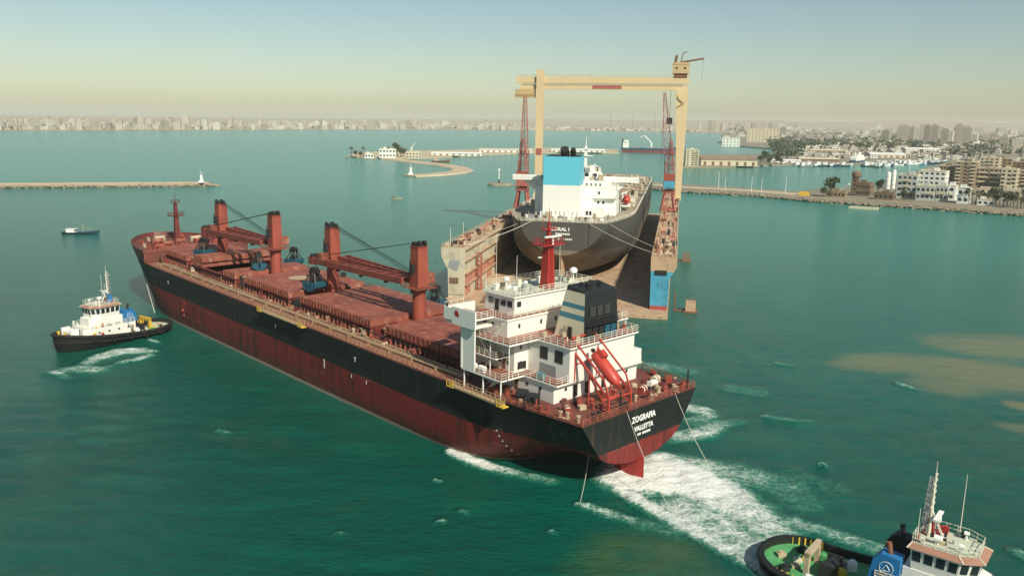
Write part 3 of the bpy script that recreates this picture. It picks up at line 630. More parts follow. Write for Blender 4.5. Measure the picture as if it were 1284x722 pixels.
# ---- cranes
def crane(x, fwd, jl, ys):
    m = MB(); m.tube((x, 0, D), (x, 0, D + 9.0), 1.38, 1.38, 12); m.tube((x, 0, D + 8.7), (x, 0, D + 9.3), 1.75, 1.75, 16); m.box(x - 3, x + 3, -4.5, 4.5, D, D + 2.3)
    c = m.build('deck_crane', 'crane_red', ship, 35)
    m = MB(); m.taper((x, 0), (2.9, 2.7), D + 9.3, (x, 0), (2.5, 2.4), D + 17.6); m.box(x - 1.4, x + 1.4, -1.3, 1.3, D + 17.6, D + 17.75); m.build('crane_house', 'crane_red', c)
    m = MB()
    for dy in (-0.7, 0.7): m.tube((x - 0.9 * fwd, dy - 0.25, D + 18.3), (x - 0.9 * fwd, dy + 0.25, D + 18.3), 0.6, 0.6, 10); m.tube((x + 0.7 * fwd, dy - 0.25, D + 18.1), (x + 0.7 * fwd, dy + 0.25, D + 18.1), 0.5, 0.5, 10)
    m.box(x - 1.1, x + 1.1, -1.1, 1.1, D + 17.8, D + 18.1); m.build('sheave', 'black_gear', c)
    m = MB(); yb = 1.7 if ys > 0 else -1.7; cy = -ys
    m.box(x + fwd * 0.2 - 0.9, x + fwd * 0.2 + 0.9, *sorted((-yb, -yb - ys * 1.8)), D + 9.9, D + 12.0); m.build('crane_cab', 'hatch_red', c)
    m = MB(); m.box(x - 0.6, x + 0.6, 1.62, 2.3, D + 12.4, D + 12.6); m.box(x - 0.5, x + 0.4, 1.4, 2.1, D + 12.6, D + 14.2); m.tube((x + 0.5, 1.9, D + 12.6), (x + 0.5, 1.9, D + 15), 0.12); m.build('winch', 'black_gear', c)
    m = MB(); m.rail([(x - 2.6, -2.5, D + 9.3), (x - 2.6, 2.5, D + 9.3), (x + 2.6, 2.5, D + 9.3), (x + 2.6, -2.5, D + 9.3)], 1.0, 2, 1.2, 0.09, True); m.box(x - 2.6, x + 2.6, -2.5, 2.5, D + 9.2, D + 9.28); m.build('crane_platform', 'hatch_red', c)
    # ladder
    m = MB()
    for dy in (-0.25, 0.25): m.beam((x + 1.9, dy, D), (x + 1.9, dy, D + 9.2), 0.07)
    for k in range(24): m.beam((x + 1.9, -0.25, D + 0.4 * k), (x + 1.9, 0.25, D + 0.4 * k), 0.05)
    m.build('ladder', 'hatch_red', c)
    x0 = x + fwd * 1.5; x1 = x + fwd * jl; z0, z1 = D + 10.6, D + 9.9; y0 = ys * 1.9; y1 = ys * 2.9
    j = MB()
    for k in (-1, 1):
        w0, w1 = 1.15, 0.6
        j.beam((x0, y0 + k * w0, z0), (x1, y1 + k * w1, z1), 0.6, 1.25)
    nb = 10
    for i in range(nb):
        t0, t1 = i / nb, (i + 0.5) / nb
        j.beam((lerp(x0, x1, t0), lerp(y0 - 1.15, y1 - 0.6, t0), lerp(z0, z1, t0) + 0.5), (lerp(x0, x1, t1), lerp(y0 + 1.15, y1 + 0.6, t1), lerp(z0, z1, t1) + 0.5), 0.22)
    j.box(min(x1, x1 - fwd * 2), max(x1, x1 - fwd * 2), y1 - 1, y1 + 1, z1 - 0.8, z1 + 0.9)
    jo = j.build('jib', 'jib_red', c)
    m = MB()
    for k in (-0.35, 0.0, 0.35): m.tube((x1 - fwd * 1.2, y1 + k * 2 - 0.12, z1 + 1.1), (x1 - fwd * 1.2, y1 + k * 2 + 0.12, z1 + 1.1), 0.55, 0.55, 10)
    for t in (0.2, 0.45, 0.7): m.box(lerp(x0, x1, t) - 0.4, lerp(x0, x1, t) + 0.4, lerp(y0, y1, t) - 0.3, lerp(y0, y1, t) + 0.3, lerp(z0, z1, t) - 1.4, lerp(z0, z1, t) - 0.7)
    m.tube((x1 - fwd * 2, y1, z1 - 0.6), (x1 - fwd * 2, y1, z1 - 2.6), 0.08); m.cbox((x1 - fwd * 2, y1, z1 - 2.9), (0.8, 0.5, 0.9)); m.build('jib_sheave', 'black_gear', jo)
    m = MB()
    for k in (-0.6, -0.2, 0.3, 0.7): m.tube((x - 0.9 * fwd, k, D + 18.6), (x1 - fwd * (1.6 + 2.5 * abs(k)), y1 + k, z1 + 1.2), 0.055, 0.055, 4)
    m.build('hoist_wire', 'black_gear', c)
crane(150.2, -1, 26.5, -1); crane(118.8, 1, 36.5, 1); crane(91.0, -1, 29.0, -1); crane(57.8, 1, 37.5, 1)
# ---- grabs stowed on deck
def grab_mesh_parts():
    a = MB()
    for s in (1, -1):
        prof = [(s * 0.05, 0.0), (s * 1.2, 0.25), (s * 2.0, 1.0), (s * 2.15, 2.0), (s * 0.25, 2.0)]
        a.extr(prof if s > 0 else prof[::-1], lambda t, u, v: (u, t, v), 1.9, -1.9)
    b = MB()
    for s in (1, -1):
        for y in (-1.4, 1.4): b.beam((s * 1.8, y, 1.9), (s * 0.5, y * 0.4, 4.4), 0.28); b.beam((s * 0.3, y, 1.9), (s * 0.4, y * 0.4, 4.2), 0.2)
    b.box(-0.9, 0.9, -0.9, 0.9, 4.2, 4.8); b.tube((0, -0.8, 2.6), (0, 0.8, 2.6), 0.5, 0.5, 10); b.tube((0, 0, 4.8), (0, 0, 5.6), 0.2); b.tube((-0.5, -0.6, 5.0), (-0.5, 0.6, 5.0), 0.4, 0.4, 8); b.tube((0.5, -0.6, 5.0), (0.5, 0.6, 5.0), 0.4, 0.4, 8)
    return a, b
def on_ship(o, p, rz=0.0, s=1.0, extra=None):
    M_ = SM @ Matrix.Translation(p) @ Matrix.Rotation(rz, 4, 'Z') @ (extra or Matrix()) @ Matrix.Scale(s, 4)
    o.matrix_world = M_; return o
ga, gb = grab_mesh_parts(); gproto = None
for (px, py, zr, rz, s, lab) in [
        (256, 322, HT, 0.3, 1.0, 'dark teal grab bucket on the foremost hatch cover beside the first crane'),
        (325, 338, HT, 1.2, 0.85, 'teal grab bucket lying low on the open second hatch, left of the second crane'),
        (369, 333, 0.0, 0.4, 1.0, 'blue and black grab bucket at the far rail behind the second crane'),
        (395, 364, HT, 0.2, 1.0, 'blue grab bucket on the third hatch just left of the third crane'),
        (431, 363, 0.0, 1.0, 0.8, 'small dark blue grab bucket tucked right of the third crane foot'),
        (546, 388, 0.0, 0.5, 1.05, 'blue grab bucket with tall black arms between the fourth crane and the bridge wing')]:
    if gproto is None:
        gproto = thing('grab_bucket', lab, 'grab', group='grab buckets stowed along the deck'); ga.build('scoop', 'grab_blue', gproto); gb.build('lifting_frame', 'black_gear', gproto); g = gproto
    else: g = dup(gproto, (0, 0, 0), 0, lab)
    p = sloc(px, py, zr); on_ship(g, Vector((p.x, p.y, D + zr + 0.02)), rz, s)
# small blue box on hatch 4
# ---- stern house
W = 'house_white'
def slab(name, rects, z0, z1, floor='house_deck', parent=ship):
    m = MB()
    for (x0, x1, y0, y1) in rects: m.box(x0, x1, y0, y1, D + z0, D + z1)
    o = m.build(name, W, parent)
    f = MB()
    for (x0, x1, y0, y1) in rects: f.add([(x0 + .12, y0 + .12, D + z1 + .012), (x1 - .12, y0 + .12, D + z1 + .012), (x1 - .12, y1 - .12, D + z1 + .012), (x0 + .12, y1 - .12, D + z1 + .012)], [(0, 1, 2, 3)])
    f.build('deck_covering', floor, o)
    return o
house = MB(); house.box(9.6, 25.4, -10.2, 10.2, D, D + 2.95); h1 = house.build('lower_house', W, ship)
dA = slab('boat_deck', [(16, 25.7, -15.5, 15.5), (8.7, 15.998, -10.5, 10.5)], 2.95, 3.2)
m = MB(); m.box(17.8, 25.4, -11, 11, D + 3.2, D + 8.7); h2 = m.build('forward_house', W, ship)
m = MB(); m.box(8.6, 17.79, -7.9, 7.9, D + 3.2, D + 8.7); m.box(8.6, 17.78, -10.0, -7.9, D + 3.2, D + 5.6); h3 = m.build('engine_casing', W, ship)
m = MB(); m.box(25.42, 25.75, -15.6, 15.6, D + 3.2, D + 10.4); scr = m.build('front_screen', W, ship)
for s in (1, -1): m = MB(); m.box(22.4, 25.41, *sorted((s * 15.25, s * 15.5)), D + 3.21, D + 10.34); m.build('side_screen', W, ship)
for s in (1, -1):
    m = MB(); m.box(18.5, 25.4, *sorted((s * 11.01, s * 14.4)), D + 5.85, D + 6.05); bo = m.build('balcony', W, ship)
    m = MB(); a, b = s * 11.1, s * 14.3; m.rail([(18.6, a, D + 6.05), (18.6, b, D + 6.05), (25.3, b, D + 6.05)], 1.05, 3, 1.3, 0.08); m.build('balcony_railing', 'rail_white', bo)
    m = MB(); m.add([(18.6, s * 11.1, D + 6.06), (25.3, s * 11.1, D + 6.06), (25.3, s * 14.3, D + 6.06), (18.6, s * 14.3, D + 6.06)], [(0, 1, 2, 3) if s > 0 else (3, 2, 1, 0)]); m.build('deck_covering', 'house_deck', bo)
dC = slab('upper_deck', [(15.3, 25.4, -14.5, 14.5), (8.1, 15.298, -8.3, 8.3)], 8.7, 8.95)
m = MB(); m.box(18.9, 25.4, -11.6, 11.6, D + 8.95, D + 11.65); h4 = m.build('officers_house', W, ship)
dD = slab('bridge_deck', [(18.7, 27.2, -11.9, 11.9), (22, 29.3, 11.902, 16.0), (22, 29.3, -16.0, -11.902)], 11.65, 11.95)
for s in (1, -1):   # enclosed wing bulwarks
    m = MB(); m.box(21.6, 27.4, *sorted((s * 15.85, s * 16.12)), D + 10.35, D + 13.25); m.box(27.4, 29.5, *sorted((s * 15.85, s * 16.12)), D + 10.9, D + 12.9)
    m.box(29.3, 29.55, *sorted((s * 9.5, s * 15.85)), D + 10.9, D + 12.9); m.box(22, 29.3, *sorted((s * 12, s * 15.85)), D + 10.35, D + 10.6)
    wg = m.build('bridge_wing', W, ship)
    m = MB(); m.rail([(21.9, s * 15.9, D + 11.95), (21.9, s * 12.0, D + 11.95)], 1.1, 3, 1.3, 0.08); m.build('wing_railing', 'rail_white', wg)
    m = MB(); m.rail([(27.5, s * 16, D + 12.9), (29.4, s * 16, D + 12.9), (29.4, s * 12, D + 12.9)], 0.7, 1, 1.2, 0.09); m.build('wing_railing', 'rail_white', wg)
    if s > 0:
        m = MB(); m.tube((26.2, 16.13, D + 12.3), (26.2, 16.16, D + 12.3), 0.5, 0.5, 12); m.tube((25.9, 16.13, D + 12.05), (25.9, 16.155, D + 12.05), 0.35, 0.35, 12); m.build('red_emblem', 'mast_red', wg)
    m = MB(); m.box(29.0, 29.3, *sorted((s * 15.4, s * 15.8)), D + 12.9, D + 13.6); m.build('side_light', 'black_gear', wg)
m = MB(); m.prism([(19.9, -9.2), (27.0, -9.2), (28.6, -7), (28.6, 7), (27.0, 9.2), (19.9, 9.2)], D + 11.95, D + 14.9); wh = m.build('wheelhouse', W, ship)
m = MB(); m.prism([(19.6, -9.6), (27.3, -9.6), (29.2, -7.2), (29.2, 7.2), (27.3, 9.6), (19.6, 9.6)], D + 14.9, D + 15.12); tp = m.build('monkey_island', W, ship)
m = MB(); m.prism([(19.8, -9.4), (27.1, -9.4), (29.0, -7.0), (29.0, 7.0), (27.1, 9.4), (19.8, 9.4)], D + 15.12, D + 15.13); m.build('deck_covering', 'tug_roof', tp)
m = MB(); m.rail([(19.8, -9.4, D + 15.12), (27.1, -9.4, D + 15.12), (29, -7, D + 15.12), (29, 7, D + 15.12), (27.1, 9.4, D + 15.12), (19.8, 9.4, D + 15.12)], 1.15, 3, 1.3, 0.085, True); m.build('top_railing', 'rail_white', tp)
# rails
m = MB(); m.rail([(8.9, 10.4, D + 3.2), (16.1, 10.4, D + 3.2), (16.1, 15.4, D + 3.2), (25.3, 15.4, D + 3.2)], 1.1, 3, 1.4, 0.085); m.rail([(8.9, 7.9, D + 3.2), (8.9, 10.4, D + 3.2)], 1.1, 3, 1.4, 0.085); m.build('boat_deck_railing', 'rail_white', dA); m = MB(); m.rail([(8.9, -10.4, D + 3.2), (16.1, -10.4, D + 3.2), (16.1, -15.4, D + 3.2), (25.3, -15.4, D + 3.2)], 1.1, 3, 1.4, 0.085); m.build('boat_deck_railing', 'rail_white', dA)
m = MB(); ur = [(8.2, 0, 0), (8.2, 8.2, 0), (15.4, 8.2, 0), (15.4, 14.4, 0), (25.2, 14.4, 0)]
for s in (1, -1): m.rail([(a, s * b, D + 8.95) for a, b, _ in ur], 1.1, 3, 1.4, 0.085)
m.build('upper_deck_railing', 'rail_white', dC)
m = MB()
for s in (1, -1): m.rail([(18.8, 0, D + 11.95), (18.8, s * 11.8, D + 11.95), (21.6, s * 11.8, D + 11.95)], 1.1, 3, 1.4, 0.085)
m.build('bridge_deck_railing', 'rail_white', dD)
# windows and doors, each a part
def panes(parent, spots, axis, pos, w_, h_, name='window', t=0.06, mat='pane'):
    for (u, z) in spots:
        m = MB()
        if axis == 'y': m.box(u - w_ / 2, u + w_ / 2, *sorted((pos, pos + (t if pos > 0 else -t))), D + z - h_ / 2, D + z + h_ / 2)
        else: m.box(*sorted((pos, pos + t)), u - w_ / 2, u + w_ / 2, D + z - h_ / 2, D + z + h_ / 2)
        m.build(name, mat, parent)
for s in (1, -1):
    panes(wh, [(21.0, 13.75), (22.6, 13.75), (25.6, 13.75)], 'y', s * 9.2, 1.15, 1.0)
    panes(wh, [(24.1, 13.1)], 'y', s * 9.2, 0.95, 2.1, 'door', mat='black_gear')
    panes(h4, [(20.4, 10.6), (22.4, 10.6), (24.4, 10.6)], 'y', s * 11.6, 0.5, 0.7)
    panes(h2, [(19.2, 7.5), (21.2, 7.5), (23.2, 7.5), (19.2, 4.7), (21.2, 4.7), (23.2, 4.7)], 'y', s * 11.0, 0.5, 0.65)
    panes(h2, [(20.2, 4.4), (24.4, 7.2)], 'y', s * 11.0, 0.8, 1.9, 'door', mat='brown_gear')
    panes(h3, [(10.9, 6.9), (14.2, 6.9)], 'y', s * 7.9, 1.7, 2.0, mat='black_gear')
    panes(h3, [(13.2, 4.35)], 'y', s * 7.9, 3.6, 1.7, 'louvre', mat='grey_steel')
    panes(h1, [(12.5, 1.9), (15.5, 1.9), (20.5, 1.9), (23, 1.9)], 'y', s * 10.2, 0.5, 0.5)
    panes(h1, [(18, 1.25)], 'y', s * 10.2, 0.8, 1.9, 'door', mat='brown_gear')
panes(wh, [(-8.2, 13.8), (8.2, 13.8)], 'x', 19.84, 0.9, 0.9, t=0.061)
panes(h4, [(9.0, 10.5), (4.0, 10.5), (0.5, 10.5), (-3.5, 10.5), (-7, 10.5)], 'x', 18.84, 0.42, 0.7, t=0.061)
panes(h2, [(9.6, 7.3), (9.6, 4.6)], 'x', 17.74, 0.42, 0.7, t=0.061)
panes(h2, [(9.3, 4.2)], 'x', 17.735, 1.9, 1.3, 'opening', 0.066, 'black_gear')
panes(h1, [(7.5, 1.9), (-7.5, 1.9)], 'x', 9.54, 0.5, 0.5, t=0.061)
panes(h1, [(2.5, 1.2), (-1.5, 1.2), (5.2, 1.2)], 'x', 9.535, 0.9, 2.0, 'door', 0.066, 'black_gear')
panes(h3, [(3.6, 5.2)], 'x', 8.535, 1.2, 1.2, t=0.066, mat='grey_steel')
for k in range(9): panes(wh, [(-6.4 + 1.6 * k, 13.8)], 'x', 28.6, 1.3, 1.0)
# stairs on the port and starboard sides
def stair(parent, p, q, w_=0.8):
    m = MB(); p, q = Vector(p), Vector(q)
    for s in (-1, 1):
        off = Vector((0, s * w_ / 2, 0)); m.beam(p + off, q + off, 0.06, 0.25); m.beam(p + off + Vector((0, 0, 1)), q + off + Vector((0, 0, 1)), 0.06)
    k = int(abs(q.z - p.z) / 0.25)
    for i in range(1, k): c = p.lerp(q, i / k); m.box(c.x - 0.12, c.x + 0.12, c.y - w_ / 2, c.y + w_ / 2, c.z - 0.02, c.z + 0.02)
    m.build('stairway', 'rail_white', parent)
for s in (1, -1):
    stair(dA, (21.5, s * 13.2, D), (18.2, s * 13.2, D + 3.0)); stair(dA, (23.5, s * 12.2, D + 3.2), (20.5, s * 12.2, D + 5.9)); stair(dC, (20.5, s * 13.4, D + 6.0), (23.5, s * 13.4, D + 8.7)); stair(dC, (20.6, s * 12.8, D + 8.95), (18.5, s * 12.8, D + 11.7))
    for x in (16.3, 20.5, 25.2):
        m = MB(); m.tube((x, s * 15.2, D), (x, s * 15.2, D + 2.95), 0.14); m.build('pillar', W, dA)
    for x in (15.6, 20.0): m = MB(); m.tube((x, s * 14.2, D + 3.2), (x, s * 14.2, D + 8.7), 0.09); m.build('pillar', W, dC)
    for x in (23.6, 21.4): m = MB(); m.tube((x - 0.6, s * 14.6, D + 3.9), (x + 0.6, s * 14.6, D + 3.9), 0.45, 0.45, 12); m.box(x - 0.5, x + 0.5, s * 14.6 - 0.3, s * 14.6 + 0.3, D + 3.2, D + 3.5); m.build('life_raft_canister', 'pure_white', dA)
m = MB(); m.box(12.2, 13.6, 9.5, 10.2, D + 3.2, D + 4.3); m.build('locker', 'stripe_blue', dA)
# funnel
def fun(z):  # front edge and width at a height
    t = (z - 8.95) / (16.7 - 8.95); return 9.2 + 0.35 * t, 15.8 - 2.0 * t, 4.2 - 0.35 * t
def funpoly(z): a, b, c = fun(z); return [(a, -c), (b, -c * 0.95), (b, c * 0.95), (a, c)]
m = MB(); zs = [8.95, 12.2, 13.1, 14.0, 14.75, 16.7]
for i in range(5):
    p0, p1 = funpoly(zs[i]), funpoly(zs[i + 1])
    for k in range(4):
        q = (k + 1) % 4; mi = 2 if k == 3 else (1 if i in (1, 3) and k in (0, 2) else 0)
        m.add([(*p0[k], D + zs[i]), (*p0[q], D + zs[i]), (*p1[q], D + zs[i + 1]), (*p1[k], D + zs[i + 1])], [(0, 1, 2, 3)], mi)
p1 = funpoly(16.7); m.add([(p1[0][0], p1[0][1], D + 16.6), (p1[1][0], p1[1][1], D + 16.7), (p1[2][0], p1[2][1], D + 16.7), (p1[3][0], p1[3][1], D + 16.6)], [(0, 1, 2, 3)], 2)
fu = m.build('funnel', ['funnel_cream', 'stripe_blue', 'funnel_black'], ship)
m = MB()
m.extr([(9.55, 16.55), (13.75, 16.7), (13.5, 17.5), (9.9, 16.85)], lambda t, u, v: (u, t, D + v), 3.6, -3.6); m.build('funnel_top', 'funnel_black', fu)
for (x, y, r) in ((11.4, 1.2, 0.5), (12.6, -0.6, 0.4), (12.4, 1.9, 0.3), (11.2, -1.2, 0.35)): m = MB(); m.tube((x, y, D + 16.8), (x - 0.3, y, D + 17.9), r, r, 10); m.build('exhaust_pipe', 'black_gear', fu)
for k in range(3):
    m = MB(); y = 2.3 - 1.75 * k
    for i in range(6): m.box(9.12, 9.36, y - 0.65, y + 0.65, D + 13.0 + 0.25 * i, D + 13.12 + 0.25 * i)
    m.build('louvre', 'dark_louvre', fu)
for k in range(5): m = MB(); y = 3.1 - 1.5 * k; m.box(9.02, 9.2, y - 0.6, y + 0.6, D + 8.97, D + 11.0); m.build('locker_door', 'grab_blue' if k > 2 else 'black_gear', fu)
m = MB(); m.rail([(8.9, -3.7, D + 11.6), (8.9, 3.7, D + 11.6)], 1.0, 2, 1.2, 0.08); m.box(8.7, 9.2, -3.8, 3.8, D + 11.5, D + 11.6); m.build('funnel_platform', 'black_gear', fu)
panes(fu, [(12.2, 10.0)], 'y', 4.17, 0.8, 1.9, 'door', 0.09, 'black_gear'); panes(fu, [(13.3, 10.0)], 'y', 4.16, 0.7, 1.8, 'door', 0.09, 'tan_gear')
for k in range(10): m = MB(); x = rnd.uniform(9, 16); y = rnd.choice([1, -1]) * rnd.uniform(5.2, 7.6); r = rnd.uniform(0.25, 0.5); m.tube((x, y, D + 8.95), (x, y, D + 8.95 + rnd.uniform(0.6, 1.4)), r, r, 8); m.build('vent', rnd.choice(['house_white', 'gear_red', 'tan_gear']), dC)
# radar mast on the wheelhouse top
m = MB(); m.taper((21.6, 0), (1.9, 1.9), D + 15.12, (21.6, 0), (1.25, 1.25), D + 22.6); m.box(20.2, 23.0, -2.6, 2.6, D + 22.6, D + 22.8); m.taper((21.6, 0), (0.7, 0.7), D + 22.8, (21.6, 0), (0.35, 0.35), D + 26.5); m.box(21, 22.2, -1.5, 1.5, D + 25.2, D + 25.35)
mo = m.build('radar_mast', 'mast_red', ship)
m = MB(); m.rail([(20.3, -2.5, D + 22.8), (20.3, 2.5, D + 22.8), (22.9, 2.5, D + 22.8), (22.9, -2.5, D + 22.8)], 1, 2, 1, 0.08, True)
for k in range(16): m.beam((20.55, -0.4, D + 15.3 + 0.45 * k), (20.55, 0.4, D + 15.3 + 0.45 * k), 0.07)
m.build('mast_ladder', 'mast_red', mo)
m = MB(); m.box(20.4, 20.8, -1.9, 1.9, D + 24.0, D + 24.25); m.tube((20.6, 0, D + 22.8), (20.6, 0, D + 24), 0.2); m.box(22.4, 22.7, -1.4, 1.4, D + 20.3, D + 20.5); m.tube((22.5, 0, D + 19.8), (22.5, 0, D + 20.3), 0.25); m.build('radar_scanner', 'pure_white', mo)
m = MB(); m.tube((21.6, 0, D + 26.5), (21.6, 0, D + 29), 0.08, 0.03); m.tube((21.6, 1.4, D + 25.3), (21.6, 1.4, D + 27), 0.05); m.tube((21.6, -1.4, D + 25.3), (21.6, -1.4, D + 27), 0.05); m.build('antenna', 'mast_red', mo)
for (x, y, h_) in ((26.2, 7.6, 9.5), (27.6, 1.5, 5.0), (25.0, -6.5, 6.5)):
    m = MB(); m.tube((x, y, D + 15.1), (x, y, D + 15.1 + h_), 0.06, 0.03); m.build('whip_antenna', 'rail_white', tp)
for (x, y, z, r) in ((24.5, 6.8, 1.7, 0.5), (20.8, -5.6, 2.2, 0.75), (22.6, 4.2, 1.2, 0.4)):
    m = MB(); m.tube((x, y, D + 15.1), (x, y, D + 15.1 + z), 0.12); m.lathe([(0.01, D + 15.1 + z - r * .2), (r * .8, D + 15.1 + z), (r, D + 15.1 + z + r * .5), (r * .8, D + 15.1 + z + r), (0.01, D + 15.1 + z + 1.35 * r)], 12, (x, y)); m.build('radome', 'pure_white', tp, 50)
for k in range(12): m = MB(); x = rnd.uniform(21.5, 28); y = rnd.uniform(-8, 8); hh = rnd.uniform(0.5, 1.3); m.box(x - 0.3, x + 0.3, y - 0.4, y + 0.4, D + 15.12, D + 15.12 + hh); m.build('roof_fitting', rnd.choice(['rail_white', 'grey_steel', 'tan_gear', 'house_white']), tp)
# ---- stern gear
for (x, y, rz, mt) in ((5.5, 11.4, 0.9, 'gear_red'), (4.2, -5.2, 0.3, 'gear_red'), (6.2, -11.2, 0.2, 'tan_gear'), (5.0, -8.8, 0.1, 'pure_white'), (7.0, 1.0, 0, 'gear_red')):
    m = MB(); m.box(-1.3, 1.3, -1.0, 1.0, 0, 0.3); m.tube((0, -1.3, 1.0), (0, 1.3, 1.0), 0.75, 0.75, 12); m.tube((0, -0.25, 1.0), (0, 0.25, 1.0), 1.05, 1.05, 14); m.box(-0.8, 0.8, 1.3, 1.7, 0, 1.8); m.box(-0.8, 0.8, -1.7, -1.3, 0, 1.5); wo_ = m.build('mooring_winch', mt, ship, loc=(x, y, D), rz=rz)
    m = MB(); m.tube((0, -1.0, 1.0), (0, -0.3, 1.0), 0.95, 0.95, 14); m.tube((0, 0.45, 1.0), (0, 1.1, 1.0), 0.9, 0.9, 14); m.build('rope_drum', 'rail_white', wo_); wo_.scale = (0.6,) * 3
for (x, y) in ((1.3, 9.8), (1.3, 3.2), (1.3, -3.5), (1.3, -10), (4.5, 13.2), (8.2, 13.6), (11.5, 14.0), (4.2, -13.2), (8.5, -13.6), (12.5, 13.9), (2.8, 6), (3.0, -7.5)):
    m = MB(); m.box(-0.9, 0.9, -0.35, 0.35, 0, 0.12)
    for q in (-0.55, 0.55): m.tube((q, 0, 0.1), (q, 0, 0.95), 0.26, 0.26, 8); m.tube((q, 0, 0.85), (q, 0, 0.97), 0.34, 0.34, 8)
    m.build('bollard', rnd.choice(['black_gear', 'gear_red', 'tan_gear']), ship, loc=(x, y, D), rz=rnd.uniform(0, 3))
for k in range(34):
    x = rnd.uniform(1.2, 9.0); y = rnd.uniform(-13, 13)
    if 1 < y < 7 and x < 6: continue
    m = MB(); s_ = rnd.uniform(0.25, 0.7); hh = rnd.uniform(0.3, 1.2)
    if k % 3: m.box(-s_, s_, -s_ * 0.7, s_ * 0.7, 0, hh)
    else: m.tube((0, 0, 0), (0, 0, hh), s_ * 0.5, s_ * 0.5, 8); m.tube((0, 0, hh), (0, 0, hh + 0.25), s_ * 0.8, s_ * 0.8, 8)
    m.build('deck_fitting', rnd.choice(['gear_red', 'coaming_red', 'black_gear', 'tan_gear', 'deck_red']), ship, loc=(x, y, D), rz=rnd.uniform(0, 3))
for (x, y) in ((14.2, 12.5), (11.8, 12.6)):   # dark drums by the lower house
    m = MB(); m.tube((-0.8, 0, 0.9), (0.8, 0, 0.9), 0.95, 0.95, 14); m.box(-0.9, 0.9, -0.5, 0.5, 0, 0.5); m.build('hose_reel', 'black_gear', ship, loc=(x, y, D), rz=0.4)
for (x, y) in ((9.2, 13.8), (0.6, 5.0), (0.7, -12.6)): m = MB(); m.tube((x, y, D), (x, y, D + 3.2), 0.16); m.build('post', 'black_gear', ship)
for k in range(26):
    x = rnd.uniform(10, 30); y = rnd.uniform(11.2, 14.6); m = MB(); s_ = rnd.uniform(0.2, 0.55); m.box(-s_, s_, -s_ * 0.6, s_ * 0.6, 0, rnd.uniform(0.3, 1.1)); m.build('deck_fitting', rnd.choice(['gear_red', 'coaming_red', 'black_gear', 'hatch_red']), ship, loc=(x, y, D), rz=rnd.uniform(0, 3))
# freefall lifeboat and its ramp
m = MB()
for y in (1.5, 6.7):
    m.beam((1.4, y, D + 2.2), (8.9, y, D + 8.0), 0.26, 0.36); m.beam((1.4, y, D), (1.4, y, D + 2.5), 0.24); m.beam((8.6, y, D + 3.2), (8.6, y, D + 8), 0.21)
    m.beam((2.6, y, D + 5.0), (9.3, y, D + 10.2), 0.23); m.beam((2.6, y, D + 5.0), (1.4, y, D + 2.4), 0.21); m.beam((9.3, y, D + 10.2), (8.9, y, D + 8.0), 0.21); m.beam((5.5, y, D), (5.5, y, D + 5.0), 0.18); m.beam((1.4, y, D + 0.3), (5.5, y, D + 5), 0.2)
m.beam((9.3, 1.5, D + 10.2), (9.3, 6.7, D + 10.2), 0.23); m.beam((3.2, 1.5, D + 1.5), (3.2, 6.7, D + 1.5), 0.19); m.beam((8.6, 1.5, D + 6), (8.6, 6.7, D + 6), 0.19); m.beam((1.4, 1.5, D + 2.2), (1.4, 6.7, D + 2.2), 0.19)
m.build('lifeboat_ramp', 'frame_red', ship)
def lifeboat_mesh(L, r):
    m = MB(); prof = [(-L / 2, 0.25), (-L * 0.47, 0.75), (-L * 0.38, 0.97), (0, 1.0), (L * 0.25, 0.95), (L * 0.4, 0.72), (L * 0.47, 0.4), (L / 2, 0.05)]
    rows = [[(x, r * k * math.cos(2 * math.pi * i / 14), r * k * 0.95 * math.sin(2 * math.pi * i / 14) + r) for i in range(15)] for x, k in prof]
    m.grid(rows, 0, True); return m
lb = thing('lifeboat', 'bright orange-red freefall lifeboat on its sloping ramp at the stern', 'lifeboat')
lifeboat_mesh(6.6, 1.08).build('hull', 'boat_orange', lb, 60)
m = MB(); m.taper((-2.1, 0), (1.6, 1.2), 1.85, (-2.0, 0), (1.2, 0.9), 2.7); m.build('conning_tower', 'boat_orange', lb)
m = MB(); m.box(-1.42, -1.34, -0.4, 0.4, 2.2, 2.5); m.build('window', 'pane', lb)
m = MB(); m.tube((-3.5, 0, 1.2), (-3.9, 0, 1.0), 0.35, 0.3, 8); m.build('propeller_guard', 'black_gear', lb)
on_ship(lb, Vector((5.2, 4.1, D + 4.75)), math.pi, 1.0, Matrix.Rotation(R(38.5), 4, 'Y') @ Matrix.Translation((0, 0, 0.28)))
# rudder, accommodation ladders, draught marks, name
m = MB()
for z0, z1, a, b in ((-6, 3.9, -0.7, 5.0),): m.extr([(a, 0.0), (a + 1.2, 0.35), (b - 1.5, 0.55), (b, 0.2), (b, -0.2), (b - 1.5, -0.55), (a + 1.2, -0.35)], lambda t, u, v: (u + (0.25 * t / 6 if t < 0 else 0), v, t), z1, z0)
m.build('rudder', 'mast_red', ship)
def gangway(x0, x1, y, z0, z1):
    m = MB()
    for dy in (0, 0.9):
        m.beam((x0, y + dy, z0), (x1, y + dy, z1), 0.12, 0.3); m.rail([(x0, y + dy, z0), (x1, y + dy, z1)], 1.0, 2, 1.1, 0.09)
    m.beam((x0, y + 0.45, z0 - 0.05), (x1, y + 0.45, z1 - 0.05), 0.85, 0.08)
    g = m.build('accommodation_ladder', 'pipe_tan', ship)
    for x, z in ((x0, z0), (x1, z1)): q = MB(); q.box(x - 0.8, x + 0.8, y - 0.1, y + 1.1, z - 0.25, z - 0.1); q.rail([(x - 0.8, y + 1.05, z - 0.1), (x + 0.8, y + 1.05, z - 0.1)], 1.0, 2, 0.8, 0.09); q.build('landing', 'yellow', g)
gangway(26.4, 14.2, 16.25, D + 0.2, D + 0.1)
pa, pb = sloc(331, 389, 0), sloc(384, 409, 0)
